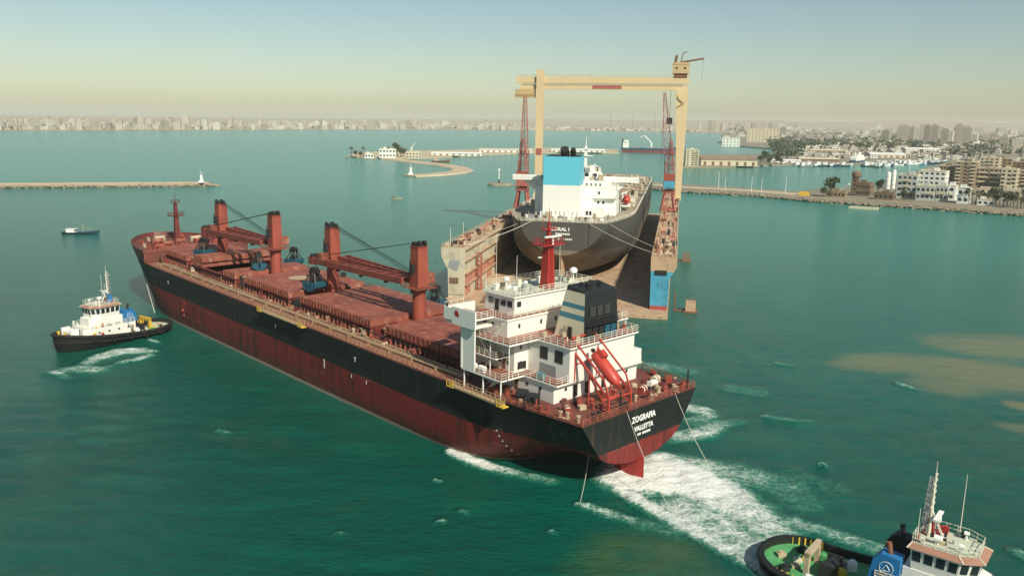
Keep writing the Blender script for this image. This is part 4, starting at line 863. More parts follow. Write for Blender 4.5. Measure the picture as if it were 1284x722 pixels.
gangway(pa.x, pb.x, 16.25, D + 0.2, D + 0.2)
def mark(x, z, pts):
    m = MB()
    for (a, b, c, d_) in pts: m.box(x + a, x + b, hb(x, z) + 0.0, hb(x, z) + 0.04, z + c, z + d_)
    m.build('draught_mark', 'pure_white', ship)
for px, py in ((208, 354), (340, 410), (436, 452)):
    p = sloc(px, py, -2.6); mark(p.x, D - 2.8, [(-0.28, 0.28, 0.3, 0.6), (-0.1, 0.1, -0.35, 0.3)])
for px, py in ((384, 456), (424, 470), (443, 478)):
    p = sloc(px, py, -5.5); mark(p.x, 6.0, [(-0.13, 0.13, -1.1, 0.8)] if px < 400 else [(-0.07, 0.07, -0.6, 0.1)])
for k in range(7): mark(17.6 - 0.35 * k, 6.4 - 0.85 * k, [(-0.2, 0.1, 0, 0.28)])
TM = Matrix(((0, 0, -1, -0.03), (-1, 0, 0, 0), (0, 1, 0, 0), (0, 0, 0, 1)))
lettering('name_lettering', 'ZOGRAFIA', 'pure_white', ship, 1.05, 6.0, Matrix.Translation((0, -0.25, D - 1.75)) @ TM)
lettering('port_lettering', 'VALLETTA', 'pure_white', ship, 0.85, 4.8, Matrix.Translation((0, -0.35, D - 3.35)) @ TM)
m = MB(); y = 1.15
for k in range(11):
    if k != 3: m.box(-0.06, -0.02, y - 0.2, y + 0.02, D - 4.55, D - 4.18)
    y -= 0.3
m.build('number_lettering', 'pure_white', ship)
# torn hole in the red plating near the bow
pg = sloc(224, 389, -8.2); zg = D - 8.2; g_ = random.Random(4)
def hp(dx, dz, off): return (pg.x + dx, hb(pg.x + dx, zg + dz) + off, zg + dz)
ring = [(0.1, 1.9), (0.7, 1.2), (1.1, 0.3), (0.8, -0.9), (0.3, -1.9), (-0.3, -1.5), (-0.9, -0.7), (-0.5, 0.4), (-0.6, 1.1)]
m = MB(); m.add([hp(a, b, 0.03) for a, b in ring] + [hp(0, 0, 0.03)], [(i, (i + 1) % 9, 9) for i in range(9)]); gash = m.build('torn_hole', 'black_gear', ship)
m = MB()
for i in range(9):
    a, b = ring[i], ring[(i + 1) % 9]; c_ = ((a[0] + b[0]) * (0.62 + g_.random() * .2), (a[1] + b[1]) * (0.62 + g_.random() * .2)); m.add([hp(*a, 0.02), hp(*b, 0.02), hp(*c_, 0.25 + 0.4 * g_.random())], [(0, 1, 2)])
m.build('bent_plating', 'gear_red', gash)
# ropes led from the ship
def rope(name, pts, label, r=0.07, mat='rope', sag=0.0):
    P = []
    for a, b in zip(pts, pts[1:]):
        a, b = Vector(a), Vector(b)
        for i in range(8): t = i / 8; P.append(a.lerp(b, t) - Vector((0, 0, sag * 4 * t * (1 - t))))
    P.append(Vector(pts[-1])); m = MB(); m.path(P, r, 5); return tag(m.build(name, mat), label, 'rope')
def sw(x, y, z): return SM @ Vector((x, y, z))
rope('tow_line', [sw(0.1, -8.3, D + 0.3), at(888, 581)], 'pale tow line from the starboard side of the transom down into the wash', 0.045, sag=0.6)
rope('tow_line', [sw(-0.1, 4.2, D + 0.2), at(845, 645)], 'pale rope hanging over the transom left of the white name', 0.04, sag=1.2)
rope('trailing_rope', [at(738, 572, 3.3), at(735.5, 590, 2.0), at(732, 610, 0.8), at(727, 632, 0.05)], 'frayed white rope trailing from the port quarter into the water', 0.04)
rope('head_line', [sw(176, hb(176, D) + 0.2, D + 3), sw(178, 12.5, 6), at(194, 392, 3.0)], 'pale tug line running down the port bow', 0.12)
# ================================================================ the floating dock; local x = along the dock (away), y = to the left, z = up
DO = Vector((13.05, 244.9, 0)); DANG = math.atan2(0.981, 0.194)
DL = 262.0
dock = thing('floating_dock', 'rust-stained floating dry dock with two high wing walls holding a tanker', 'floating dock', DO, DANG)
def dw(t, c, z=0):  # dock plan (t along, c to the right) to world
    return DO + Vector((0.194 * t + 0.981 * c, 0.981 * t - 0.194 * c, z))
m = MB(); m.box(-9.3, DL, -33.9, 33.9, -2.0, 0.75); m.build('pontoon', 'dock_tan', dock)
for k in range(40):
    t = rnd.uniform(-8.6, 3); c = rnd.uniform(-24, 24); m = MB(); s_ = rnd.uniform(0.4, 1.5); m.box(t - s_, t + s_, c - s_ * 0.7, c + s_ * 0.7, 0.75, 0.75 + rnd.uniform(0.2, 1.4)); m.build('dock_block', rnd.choice(['dock_tan', 'brown_gear', 'tan_gear', 'rust']), dock)
for t in range(34, 240, 6):
    m = MB(); m.box(t - 0.7, t + 0.7, 0.5, 4.5, 0.75, 2.55); m.build('keel_block', 'rust', dock)
WT = 16.5
for s in (1, -1):   # s = 1 left wall
    prof = [(28.4, 0.75), (33.5, 0.75), (33.6, 9.8), (35.8, 13.6), (35.8, WT), (28.2, WT)]
    m = MB(); pr = [(s * a, b) for a, b in prof]
    zc = [(0, 1, 1.0), ]
    m.extr(pr if s > 0 else pr[::-1], lambda t, a, b: (t, a, b), 0, DL - 20)
    wl = m.build('wing_wall', 'dock_cream' if s > 0 else 'dock_tan', dock)
    # end plating
    m = MB(); e = [(28.45, 1.9), (33.5, 1.9), (33.6, 9.8), (35.0, 12.2), (28.35, 12.2)]; pr = [(s * a, b) for a, b in e]
    if s < 0:
        m.extr(pr[::-1], lambda t, a, b: (t, a, b), -0.25, 0.02); m.build('end_plate', 'dock_blue', wl)
        m = MB(); m.box(-0.3, 0.02, -33.45, -28.5, 0.76, 1.89); m.build('boot_stripe', 'far_red', wl)
        m = MB(); m.box(0.3, DL - 20, -28.3, -28.08, 0.76, WT - 0.25); m.build('inner_plate', 'dock_dark', wl)
        m = MB(); m.box(-0.5, -0.26, -33, -29.5, 11.2, 12.6); m.build('fender', 'black_gear', wl)
        m = MB(); m.box(1, DL - 21, -33.62, -33.54, 0.8, 9.5); m.build('outer_plate', 'dock_blue', wl)
    else:
        m.extr(pr, lambda t, a, b: (t, a, b), -0.22, 0.02); m.build('end_plate', 'dock_cream', wl)
        m = MB(); m.add([(-0.3, 29.6, 12.6), (-0.3, 32.8, 12.8), (-0.3, 33.6, 10.5), (-0.3, 30.6, 9.2), (0, 29.6, 12.6), (0, 32.8, 12.8), (0, 33.6, 10.5), (0, 30.6, 9.2)], [(0, 3, 2, 1), (0, 1, 5, 4), (1, 2, 6, 5), (2, 3, 7, 6), (3, 0, 4, 7)]); m.build('dark_patch', 'grey_steel', wl)
        m = MB(); m.box(-0.4, 0, 30.2, 33.0, 5.4, 7.2); m.build('rust_box', 'brown_gear', wl)
        for z0, z1, mt in ((12.6, 15.8, 'dock_cream'), (8.6, 12.2, 'dock_salmon'), (5.0, 8.2, 'dock_salmon'), (1.4, 4.6, 'dock_cream')):
            t0 = 0.6
            while t0 < DL - 24:
                L = 7.5; q = MB(); q.box(t0, t0 + L - 0.25, 28.3, 28.42, z0, z1); q.build('wall_panel', mt if rnd.random() < 0.75 else rnd.choice(['dock_cream', 'dock_salmon', 'dock_tan']), wl); t0 += L
        for z in (4.8, 8.4, 12.4, 15.95):
            m = MB(); m.box(0.2, DL - 22, 27.5, 28.3, z - 0.18, z + 0.18); m.build('wall_ledge', 'dock_tan', wl)
        m = MB(); m.truss((14, 27.0, 0.75), (14, 27.0, 13), 1.3, 1.3, 8, 0.12); m.build('access_tower', 'lattice_red', wl)
    m = MB(); a, b = sorted((s * 28.4, s * 35.6)); m.box(0.2, DL - 20.4, a, b, WT, WT + 0.03); m.build('wall_deck', 'dock_tan', wl)
    m = MB(); m.rail([(t, s * 35.6, WT) for t in range(1, 240, 20)], 1.1, 2, 2.2, 0.1); m.rail([(t, s * 28.5, WT) for t in range(1, 240, 20)], 1.1, 2, 2.2, 0.1); m.rail([(0.3, s * 28.5, WT), (0.3, s * 35.6, WT)], 1.1, 2, 1.4, 0.1); m.build('wall_railing', 'tan_gear', wl)
    for c in (30.2, 34.2): m = MB(); m.box(0.5, DL - 22, s * c - 0.12, s * c + 0.12, WT + 0.03, WT + 0.3); m.build('crane_track', 'dock_salmon', wl)
    for k in range(75):
        t = rnd.uniform(1, 185) if k > 20 else rnd.uniform(1, 40); c = s * rnd.uniform(29, 34.8); m = MB(); q = rnd.uniform(0.35, 1.0); hh = rnd.uniform(0.5, 2.2)
        if k % 3 == 0: m.tube((t, c, WT), (t, c, WT + hh), q * 0.5, q * 0.5, 8)
        elif k % 3 == 1: m.box(t - q, t + q, c - q * 0.6, c + q * 0.6, WT, WT + hh)
        else: m.tube((t, c - q, WT + 0.7), (t, c + q, WT + 0.7), 0.55, 0.55, 8); m.box(t - 0.5, t + 0.5, c - q - 0.3, c - q, WT, WT + 1.3)
        m.build('deck_gear', rnd.choice(['tan_gear', 'brown_gear', 'dock_salmon', 'dock_cream', 'rust', 'black_gear']), wl)
    for t in (8, 24): m = MB(); m.tube((t, s * 35, WT), (t, s * 35, WT + 5), 0.1, 0.06); m.build('lamp_post', 'rail_white', wl)
# ---- gantry crane over the dock
GT = 180.0
gan = thing('gantry_crane', 'huge cream portal crane spanning the dock behind the tanker', 'gantry crane', dw(GT, 0, WT), DANG)
def gz(z): return z - WT
m = MB()
m.box(-1.5, 1.5, -37.5, 48, gz(73.3), gz(76.3)); gb_ = m.build('main_girder', 'gantry_cream', gan)
m = MB(); m.box(-0.9, 0.9, -36.8, 46, gz(70.3), gz(72.6)); m.build('lower_girder', 'gantry_cream', gb_)
for k in range(38): m = MB(); c = -35 + k * 2.1; m.beam((-1.3, c, gz(73.3)), (-1.0, c + 1.05, gz(72.4)), 0.25); m.beam((-1.0, c + 1.05, gz(72.4)), (-1.3, c + 2.1, gz(73.3)), 0.25); m.build('web_brace', 'gantry_ochre', gb_)
m = MB(); m.rail([(-1.5, c, gz(76.3)) for c in (-37, -10, 15, 40, 48)], 1.1, 2, 2.5, 0.12); m.build('girder_railing', 'gantry_ochre', gb_)
m = MB(); m.box(-1.0, -0.9, -5, 9.5, gz(70.7), gz(72.4)); m.build('faded_red_sign', 'lattice_red', gb_)
m = MB(); m.box(-3.0, -1.6, 33.6, 37.4, 2.2, gz(79.8)); m.taper((-2.3, 35.5), (3.4, 5.2), 0, (-2.3, 35.5), (1.6, 3.8), 2.3); m.build('leg', 'gantry_cream', gan)
m = MB(); m.taper((0, -35.2), (2.2, 2.6), 2, (0, -34.6), (3.0, 5.8), gz(70.3)); m.box(-3.2, 3.2, -36.6, -33.8, 0.3, 2.0); m.build('leg', 'gantry_cream', gan)
m = MB(); m.beam((3.4, 35.5, 1), (1.4, 35.5, gz(70.3)), 1.5); m.beam((-3.2, 35.5, 1.2), (3.4, 35.5, 1.2), 1.2); m.build('back_leg', 'gantry_cream', gan)
for (x, c) in ((-3, 35.5), (3, 35.5), (-3, -35.2), (3, -35.2)): m = MB(); m.box(x - 1.4, x + 1.4, c - 0.7, c + 0.7, 0.3, 1.5); m.tube((x - 0.8, c - 0.5, 0.55), (x - 0.8, c + 0.5, 0.55), 0.5, 0.5, 10); m.tube((x + 0.8, c - 0.5, 0.55), (x + 0.8, c + 0.5, 0.55), 0.5, 0.5, 10); m.build('bogie', 'rust', gan)
m = MB(); m.box(-2.2, 2.2, 38.5, 48.3, gz(66.5), gz(70.2)); m.box(-2.4, 2.4, 38.3, 48.5, gz(66.2), gz(66.5)); m.rail([(-2.4, 38.3, gz(66.5)), (-2.4, 48.5, gz(66.5))], 1.2, 2, 1.6, 0.14); m.build('end_platform', 'gantry_ochre', gan)
m = MB(); m.box(-2.4, 2.2, -37.2, -29.2, gz(78.2), gz(82.6)); m.add([(-2.6, -37.4, gz(82.6)), (2.4, -37.4, gz(82.6)), (2.4, -29, gz(82.6)), (-2.6, -29, gz(82.6)), (0, -36.6, gz(83.6)), (0, -29.8, gz(83.6))], [(0, 1, 4), (1, 2, 5, 4), (2, 3, 5), (3, 0, 4, 5)]); cabn = m.build('machinery_house', 'gantry_ochre', gan)
for c in (-35.2, -31.2): m = MB(); m.box(-2.46, -2.4, c - 0.5, c + 0.5, gz(80.2), gz(81.2)); m.build('window', 'pane', cabn)
m = MB(); m.box(-1.8, 1.8, -36.4, -30, gz(76.3), gz(78.2)); m.build('trolley', 'rust', gan)
m = MB(); m.beam((0, -33, gz(83.5)), (0, -44, gz(85.3)), 0.9, 0.9); m.beam((0, -33, gz(83.5)), (0, -34, gz(88)), 0.5); m.beam((0, -34, gz(88)), (0, -36, gz(88.5)), 0.4); m.tube((0, -43.5, gz(85.1)), (0, -43.5, gz(74)), 0.06); m.beam((0, -30.4, gz(83.2)), (0, -31, gz(86.8)), 1.4); m.build('service_jib', 'brown_gear', gan)
m = MB(); m.beam((-2.0, -31.0, gz(68)), (-2.2, -35.8, gz(64.5)), 0.4, 0.3); m.beam((-2.2, -35.8, gz(64.5)), (-2.0, -32, gz(62.2)), 0.4, 0.3); m.beam((-2.0, -30.8, gz(69)), (-2.0, -33, gz(67.0)), 0.3); m.build('leg_stairway', 'gantry_ochre', gan)
m = MB(); m.box(-1.2, 1.2, -30.4, -27.6, gz(54), gz(57.2)); m.tube((0, -29, gz(57.2)), (0, -29, gz(70.4)), 0.1); m.build('hook_block', 'black_gear', gan)
m = MB(); m.box(-3.3, -3.0, 34, 36.8, gz(38), gz(41)); m.build('red_notice', 'lattice_red', gan)
# ---- travelling jib cranes on the wing walls
def jibcrane(t, c, label, tip, house_mats):
    g = thing('dock_jib_crane', label, 'crane', dw(t, c, WT), DANG, 'jib cranes on the dock walls')
    L = MB()
    for x in (-3.4, 3.4):
        for y in (-3.0, 3.0): L.beam((x, y, 0.3), (x * 0.55, y * 0.55, 8.2), 0.9)
        L.beam((x, -3, 1), (x, 3, 1), 0.7)
    L.beam((-3.4, 3, 1), (3.4, 3, 1), 0.7); L.beam((-3.4, -3, 1), (3.4, -3, 1), 0.7); L.box(-2.8, 2.8, -2.6, 2.6, 8.0, 9.0); L.build('portal', 'lattice_red', g)
    m = MB(); m.tube((0, 0, 9), (0, 0, 10.2), 1.9, 1.9, 14); m.build('slewing_ring', 'black_gear', g)
    m = MB(); m.box(-3.2, 2.6, -2.3, 2.3, 10.2, 13.6); h = m.build('crane_house', house_mats[0], g)
    m = MB(); m.box(-3.3, -3.2, -2.3, 2.3, 10.2, 13.6); m.build('house_back', house_mats[1], h)
    m = MB(); m.box(-3.4, -1.0, -2.4, 2.4, 13.61, 16.6); m.build('upper_house', 'crane_red', g)
    m = MB(); m.truss((-0.8, 0, 16.6), (0.4, 0, 29.5), 3.8, 1.4, 6, 0.18); m.box(-0.4, 0.9, -0.7, 0.7, 29.4, 30.6); m.build('tower', 'lattice_red', g)
    m = MB(); m.truss((1.6, 0, 14.5), tip, 4.2, 1.2, 11, 0.11); m.build('jib', 'lattice_red', g)
    m = MB(); m.tube((0.4, 0, 30.8), tip, 0.08, 0.08, 4); m.tube(tip, (tip[0] + 0.1, tip[1], 20), 0.07, 0.07, 4); m.tube((-0.8, 0.5, 30.5), (-3, 0.5, 16), 0.1, 0.1, 4); m.build('hoist_wire', 'black_gear', g)
    m = MB(); m.box(1.4, 3.2, 1.2, 2.6, 10.6, 12.8); m.build('cab', 'tan_gear', g)
    m = MB(); m.rail([(-3.6, -2.6, 9.0), (-3.6, 2.6, 9.0), (3.2, 2.6, 9.0), (3.2, -2.6, 9.0)], 1.1, 2, 1.5, 0.1, True)
    m.build('walkway', 'hatch_red', g)
    for z_, q in ((20, 2.0), (25, 1.6)): m = MB(); m.box(-q, q, -q, q, z_ - 0.1, z_); m.rail([(-q, -q, z_), (-q, q, z_), (q, q, z_)], 1.0, 2, 1.2, 0.1); m.build('walkway', 'hatch_red', g)
    return g
jibcrane(128, 31.0, 'red lattice jib crane with blue house on the right dock wall', (4, 4.0, 51), ('crane_red', 'dock_blue'))
jibcrane(118, -32.5, 'dark red lattice jib crane on the left dock wall behind the tanker', (5, 0.5, 49), ('lattice_red', 'lattice_red'))
# ---- rusty fender floats moored to the right wall
for (t, lab, sc_) in ((3, 'rusty box float moored beside the blue end of the right dock wall', 1.0), (95, 'dark little fender float farther along the right dock wall', 0.9)):
    f = thing('fender_float', lab, 'float', dw(t, 40.4 if t < 50 else 39.6, 0), DANG, 'floats along the dock wall')
    m = MB(); m.box(-2.6, 2.6, -2.6, 2.6, -0.6, 0.5); m.box(-0.6, 0.6, 2.6, 6.5, 0.1, 0.5); m.build('float_deck', 'rust', f); f.scale = (0.78, 0.78, 0.78)
    m = MB(); m.box(-1.7, 1.7, -1.9, 1.9, 0.5, 4.2 * sc_); m.build('rusty_tank', 'brick_brown' if t > 50 else 'dock_tan', f)
    m = MB(); m.rail([(-1.7, -1.9, 4.2 * sc_), (1.7, -1.9, 4.2 * sc_), (1.7, 1.9, 4.2 * sc_), (-1.7, 1.9, 4.2 * sc_)], 0.6, 1, 1.2, 0.1, True); m.tube((0, 6.0, 0.3), (0, 6.0, 7.5), 0.3, 0.3, 8); m.build('post', 'rust', f)
# ================================================================ the docked tanker, stern towards us
TK = 29.0; TC = -2.5; KZ = 2.6
tk = thing('docked_tanker', 'black tanker with blue and white funnel casing raised in the floating dock', 'ship', dw(TK, TC, KZ), DANG)
TD = 19.4; TB = 22.6; TL = 268.0      # depth, half beam, length
def thb(x, z):
    dk = TB * min(1, (0.62 + 0.38 * math.sin(min(1, (x + 3) / 42) * math.pi / 2)))
    if x < 1: dk = min(dk, TB * 0.62)
    zb = interp(x, [0, 5, 9, 12, 16, 22, 30], [8.2, 6.8, 3.0, 0.3, 0, 0, 0])
    fr = min(1, max(0, (TD - z) / (TD - zb))); u = min(1, max(0, x) / 75); n = lerp(2.0, 14, u ** 1.4); q = lerp(0.62, 0.3, u)
    b = dk * max(0, 1 - fr ** n) ** q
    if x > 215: b *= max(0, 1 - ((x - 215) / (TL - 215)) ** 2.4) ** 0.6
    return b, zb
rows = []
for x in [0, 1.5, 3, 5, 7, 9, 11, 13, 16, 20, 25, 31, 38, 46, 55, 66, 80, 110, 150, 200, 215, 225, 235, 245, 253, 260, 265, 268]:
    zb = thb(x, TD)[1]; rows.append([(x, thb(x, zb + (TD - zb) * s)[0], zb + (TD - zb) * s) for s in (0, .015, .04, .08, .14, .22, .3, .4, .5, .6, .7, .8, .9, 1)])
m = MB(); m.grid(rows, 0, True); m.grid([[(p[0], -p[1], p[2]) for p in r] for r in rows])
tr = rows[0]; nT = len(tr); o0 = len(m.v); m.v += tr + [(p[0], -p[1], p[2]) for p in tr]
for j in range(nT - 1): m.f.append((o0 + j, o0 + j + 1, o0 + nT + j + 1, o0 + nT + j)); m.mi.append(0)
def tanker_hull_mat():
    m_, n, b = _nodes('tanker_hull'); v = _coords(n); sp = n.nodes.new('ShaderNodeSeparateXYZ'); n.links.new(v, sp.inputs[0])
    vs_ = _coords(n, (0.25, 0.25, 0.03)); vl = _coords(n, (0.03, 0.03, 0.30))
    up = _mix(n, _noise(n, v, 0.12, 5), (0.052, 0.054, 0.048), (0.090, 0.088, 0.075)); up = _mix(n, _math(n, 'MULTIPLY', _ramp(n, _noise(n, vs_, 1.6, 4), 0.55, 0.8), 0.5), up, (0.11, 0.10, 0.08))
    lo = _mix(n, _noise(n, vl, 1.0, 6), (0.13, 0.11, 0.08), (0.25, 0.21, 0.15)); lo = _mix(n, _ramp(n, _noise(n, v, 0.05, 5), 0.45, 0.7), lo, (0.065, 0.050, 0.040))
    e = _math(n, 'ADD', sp.outputs[2], _math(n, 'MULTIPLY', _noise(n, v, 0.15, 5), 1.5))
    n.links.new(_mix(n, _ramp(n, e, 10.3, 10.8), lo, up), b.inputs['Base Color']); b.inputs['Roughness'].default_value = 0.6
    _bump(n, b, _noise(n, vl, 1.0, 3), 0.25, 0.15)
tanker_hull_mat()
m.build('hull', 'tanker_hull', tk, 40)
m = MB(); m.grid([[(r[-1][0], r[-1][1] - 0.05, TD - 0.02), (r[-1][0], -r[-1][1] + 0.05, TD - 0.02)] for r in rows]); m.build('main_deck', 'tanker_deck', tk)
for s in (1, -1): m = MB(); m.rail([(r[-1][0], s * (r[-1][1] - 0.2), TD) for r in rows[:24:2]], 1.15, 3, 2.2, 0.11); m.build('side_railing', 'rail_white', tk)
m = MB(); m.rail([(0.2, y, TD) for y in (13.8, 7, 0, -7, -13.8)], 1.15, 3, 2, 0.11); m.build('stern_railing', 'rail_white', tk)
m = MB(); m.extr([(0.5, 0.0), (2.5, 0.45), (6.5, 0.6), (8.5, 0.2), (8.5, -0.2), (6.5, -0.6), (2.5, -0.45)], lambda t, u, v: (u, v, t), 8.5, 0.6); m.build('rudder', 'dock_tan', tk)
m = MB(); m.tube((8.6, 0, 3.9), (12.5, 0, 3.9), 0.7, 0.9, 12)
for k in range(4): a = k * math.pi / 2 + 0.4; m.beam((9.3, 0, 3.9), (9.3, 3.2 * math.cos(a), 3.9 + 3.2 * math.sin(a)), 1.3, 0.25)
m.build('propeller', 'gantry_ochre', tk)
TW = 'tanker_white'
FC = 2.3   # funnel casing centre (to the left)
m = MB(); m.box(13.5, 25, FC - 6.4, FC + 6.4, TD + 0.3, TD + 11.2); m.box(13.5, 25, FC - 6.4, FC + 6.4, TD + 11.2, TD + 21.0, 1); fc = m.build('funnel_casing', [TW, 'tanker_blue'], tk)
for (x, y, r) in ((16.5, FC - 0.6, 1.5), (16.2, FC - 3.6, 0.9), (18.5, FC + 0.3, 0.7)):
    m = MB(); m.tube((x, y, TD + 21), (x - 0.3, y, TD + 22.0), r, r, 14); m.tube((x - 0.3, y, TD + 22.0), (x - 1.6, y, TD + 23.6), r, r, 14); m.tube((x - 1.3, y, TD + 23.3), (x - 1.7, y, TD + 23.7), r * 0.8, r * 0.8, 14); m.build('exhaust_pipe', 'black_gear', fc, 40)
m = MB(); m.box(14, 25.2, FC - 6.0, FC + 5.5, TD + 21.0, TD + 21.25); m.build('funnel_top', 'black_gear', fc)
m = MB(); m.box(25.01, 40, -16, 13.5, TD, TD + 9.6); m.box(18, 25, -12.2, FC - 6.42, TD, TD + 3.1); m.box(20.5, 25, -8.0, FC - 6.42, TD + 3.1, TD + 6); ac = m.build('accommodation', TW, tk)
m = MB(); m.box(26, 40, -13.5, 11.5, TD + 9.6, TD + 12.2); m.box(24.9, 40.4, -16.4, 13.9, TD + 9.5, TD + 9.7); m.box(23.4, 25, -16.2, -4.2, TD + 6.2, TD + 6.4); ac2 = m.build('upper_house', TW, tk)
m = MB(); m.box(31, 39, -9, 9, TD + 12.2, TD + 15.2); ac3 = m.build('wheelhouse', TW, tk)
m = MB(); m.box(32.5, 37.5, -23.3, 23.3, TD + 11.4, TD + 12.3); m.box(32.4, 32.6, 9, 23.3, TD + 12.3, TD + 13.4); m.box(32.4, 32.6, -23.3, -9, TD + 12.3, TD + 13.4)
for s in (1, -1): m.add([(34, s * 13.5, TD + 6.5), (36, s * 13.5, TD + 6.5), (36, s * 13.5, TD + 11.4), (34, s * 13.5, TD + 11.4), (34, s * 20, TD + 11.4), (36, s * 20, TD + 11.4)], [(0, 4, 3), (1, 2, 5), (0, 1, 5, 4)])
m.build('bridge_wing', TW, ac2)
def tpane(par, x, y, z, w_=0.7, h_=1.0, mt='pane', nm='window'): m = MB(); m.box(x - 0.06, x, y - w_ / 2, y + w_ / 2, z - h_ / 2, z + h_ / 2); m.build(nm, mt, par)
for (y, z) in ((-9.6, TD + 4.6), (-11.4, TD + 4.6), (-9.8, TD + 8.0)): tpane(ac, 25.0, y, z)
for (y, z) in ((-6.4, TD + 1.4), (-7.6, TD + 1.4)): tpane(ac, 18.0, y, z, 0.8, 1.4)
for k in range(6): tpane(ac3, 31.0, -7.5 + 3 * k, TD + 13.9, 1.4, 1.1)
for k in range(4): tpane(ac2, 26.0, -10 + 1.6 * k, TD + 10.8, 0.7, 0.8)
for s, x, z in ((1, 25.2, TD + 9.7), (-1, 25.2, TD + 9.7)): m = MB(); m.rail([(x, 0, z), (x, s * 13.7 - (2.4 if s < 0 else 0), z), (40, s * 13.7 - (2.4 if s < 0 else 0), z)], 1.1, 2, 1.6, 0.1); m.build('deck_railing', 'rail_white', ac2)
m = MB(); m.rail([(18.1, -12, TD + 3.1), (18.1, -4.5, TD + 3.1)], 1.1, 3, 1.2, 0.11); m.build('deck_railing', 'rail_white', ac); m = MB(); m.rail([(23.5, -4.4, TD + 6.4), (23.5, -16.1, TD + 6.4), (25, -16.1, TD + 6.4)], 1.1, 3, 1.2, 0.11); m.build('deck_railing', 'rail_white', ac)
m = MB(); m.rail([(31.2, -8.8, TD + 15.2), (31.2, 8.8, TD + 15.2), (38.8, 8.8, TD + 15.2), (38.8, -8.8, TD + 15.2)], 1.1, 2, 1.6, 0.1, True); m.build('top_railing', 'rail_white', ac3)
m = MB(); m.taper((35, -3.5), (1.3, 1.3), TD + 15.2, (35, -3.5), (0.8, 0.8), TD + 24); m.box(34, 36, -6, -1, TD + 20.5, TD + 20.8); m.box(34, 36, -5, -2, TD + 23, TD + 23.2); m.tube((35, -3.5, TD + 24), (35, -3.5, TD + 27.5), 0.2, 0.08); m.build('radar_mast', TW, ac3)
m = MB(); m.taper((62, -6), (1.9, 1.9), TD, (62, -6), (1.4, 1.4), TD + 15); m.box(61, 63, -7.2, -4.8, TD + 12.4, TD + 13); m.beam((62, -6, TD + 14.5), (66, -3.5, TD + 15.6), 0.8); m.build('hose_crane', TW, tk)
for k in range(95):
    m = MB(); x = rnd.uniform(26, 39); y = rnd.uniform(-13, 13); z = TD + (9.7 if abs(y) > 11.5 and y > -13.6 or y < -13.5 else 12.2 if x < 31 or abs(y) > 9 else 15.2); h_ = rnd.uniform(0.5, 2.2); q = rnd.uniform(0.3, 0.9); m.box(x - q, x + q, y - q, y + q, z, z + h_) if k % 2 else m.tube((x, y, z), (x, y, z + h_), q * 0.6, q * 0.6, 8); m.build('roof_fitting', rnd.choice([TW, TW, TW, 'grey_steel', 'tan_gear', 'black_gear']), ac2)
for k in range(46):   # stern deck gear and stanchions
    m = MB(); x = rnd.uniform(0.8, 12.5); lim = thb(x, TD)[0] - 1.2; y = rnd.uniform(-lim, lim); q = rnd.uniform(0.25, 0.8); h_ = rnd.uniform(0.6, 2.6)
    m.box(x - q, x + q, y - q, y + q, TD, TD + h_) if k % 2 else m.tube((x, y, TD), (x, y, TD + h_), q * 0.5, q * 0.5, 8); m.build('deck_gear', rnd.choice(['black_gear', 'grey_steel', 'brown_gear', 'tan_gear', TW]), tk)
for y in np.arange(FC - 6, FC + 6.2, 1.5): m = MB(); m.tube((13.2, y, TD), (13.2, y, TD + 2.4), 0.14); m.build('stanchion', TW, fc)
for k in range(260):  # pipework along the cargo deck
    m = MB(); x = rnd.uniform(42, 225); y = rnd.choice([-1, -1, 1]) * rnd.uniform(1, 21); h_ = rnd.uniform(0.5, 3.2); q = rnd.uniform(0.3, 1.3)
    if k % 3 == 0: m.tube((x, y, TD + 0.9), (x + rnd.uniform(4, 14), y, TD + 0.9), 0.32, 0.32, 6); m.tube((x, y, TD), (x, y, TD + h_), 0.2, 0.2, 6)
    elif k % 3 == 1: m.box(x - q, x + q, y - q, y + q, TD, TD + h_)
    else: m.tube((x, y - 3, TD + 1.6), (x, y + 3, TD + 1.6), 0.3, 0.3, 6); m.tube((x, y, TD), (x, y, TD + h_), 0.25, 0.25, 6)
    m.build('deck_pipework', rnd.choice(['tanker_deck', 'tan_gear', 'dock_cream', 'rail_white', 'brown_gear', 'tan_gear']), tk)
olb = thing('lifeboat', 'small orange lifeboat hanging at the starboard side of the docked tanker', 'lifeboat', dw(TK + 46, TC + 18.4, KZ + TD + 2.4), DANG)
lifeboat_mesh(7.5, 1.5).build('hull', 'boat_orange', olb, 60); m = MB(); m.box(-2.4, -0.6, -0.8, 0.8, 2.6, 3.5); m.build('canopy', 'boat_orange', olb)
m = MB()
for x in (43.2, 48.8): m.beam((x, -16.4, TD), (x, -16.6, TD + 6.4), 0.4); m.beam((x, -16.6, TD + 6.4), (x, -18.6, TD + 6.8), 0.35); m.beam((x, -18.4, TD + 6.8), (x, -18.4, TD + 4.6), 0.08)
m.box(42.5, 49.5, -20, -16.8, TD + 1.6, TD + 2.1); m.beam((46, -18.4, TD), (46, -18.4, TD + 1.6), 0.8); m.build('davit', TW, tk)
TT = Matrix(((0, 0, -1, -0.04), (-1, 0, 0, 0), (0, 1, 0, 0), (0, 0, 0, 1)))
lettering('name_lettering', 'CORAL I', 'pure_white', tk, 1.25, 6.4, Matrix.Translation((0, 0.6, TD - 2.3)) @ TT)
m = MB()
for k in range(8): y = 2.0 - 0.62 * k; m.box(-0.07, -0.02, y - 0.45, y, TD - 4.2, TD - 3.6)
for k in range(9):
    if k != 3: y = 1.6 - 0.6 * k; m.box(-0.07, -0.02, y - 0.42, y, TD - 5.9, TD - 5.4)
m.build('port_lettering', 'pure_white', tk)
def tw(x, y, z): return dw(TK + x, TC - y, KZ + z)
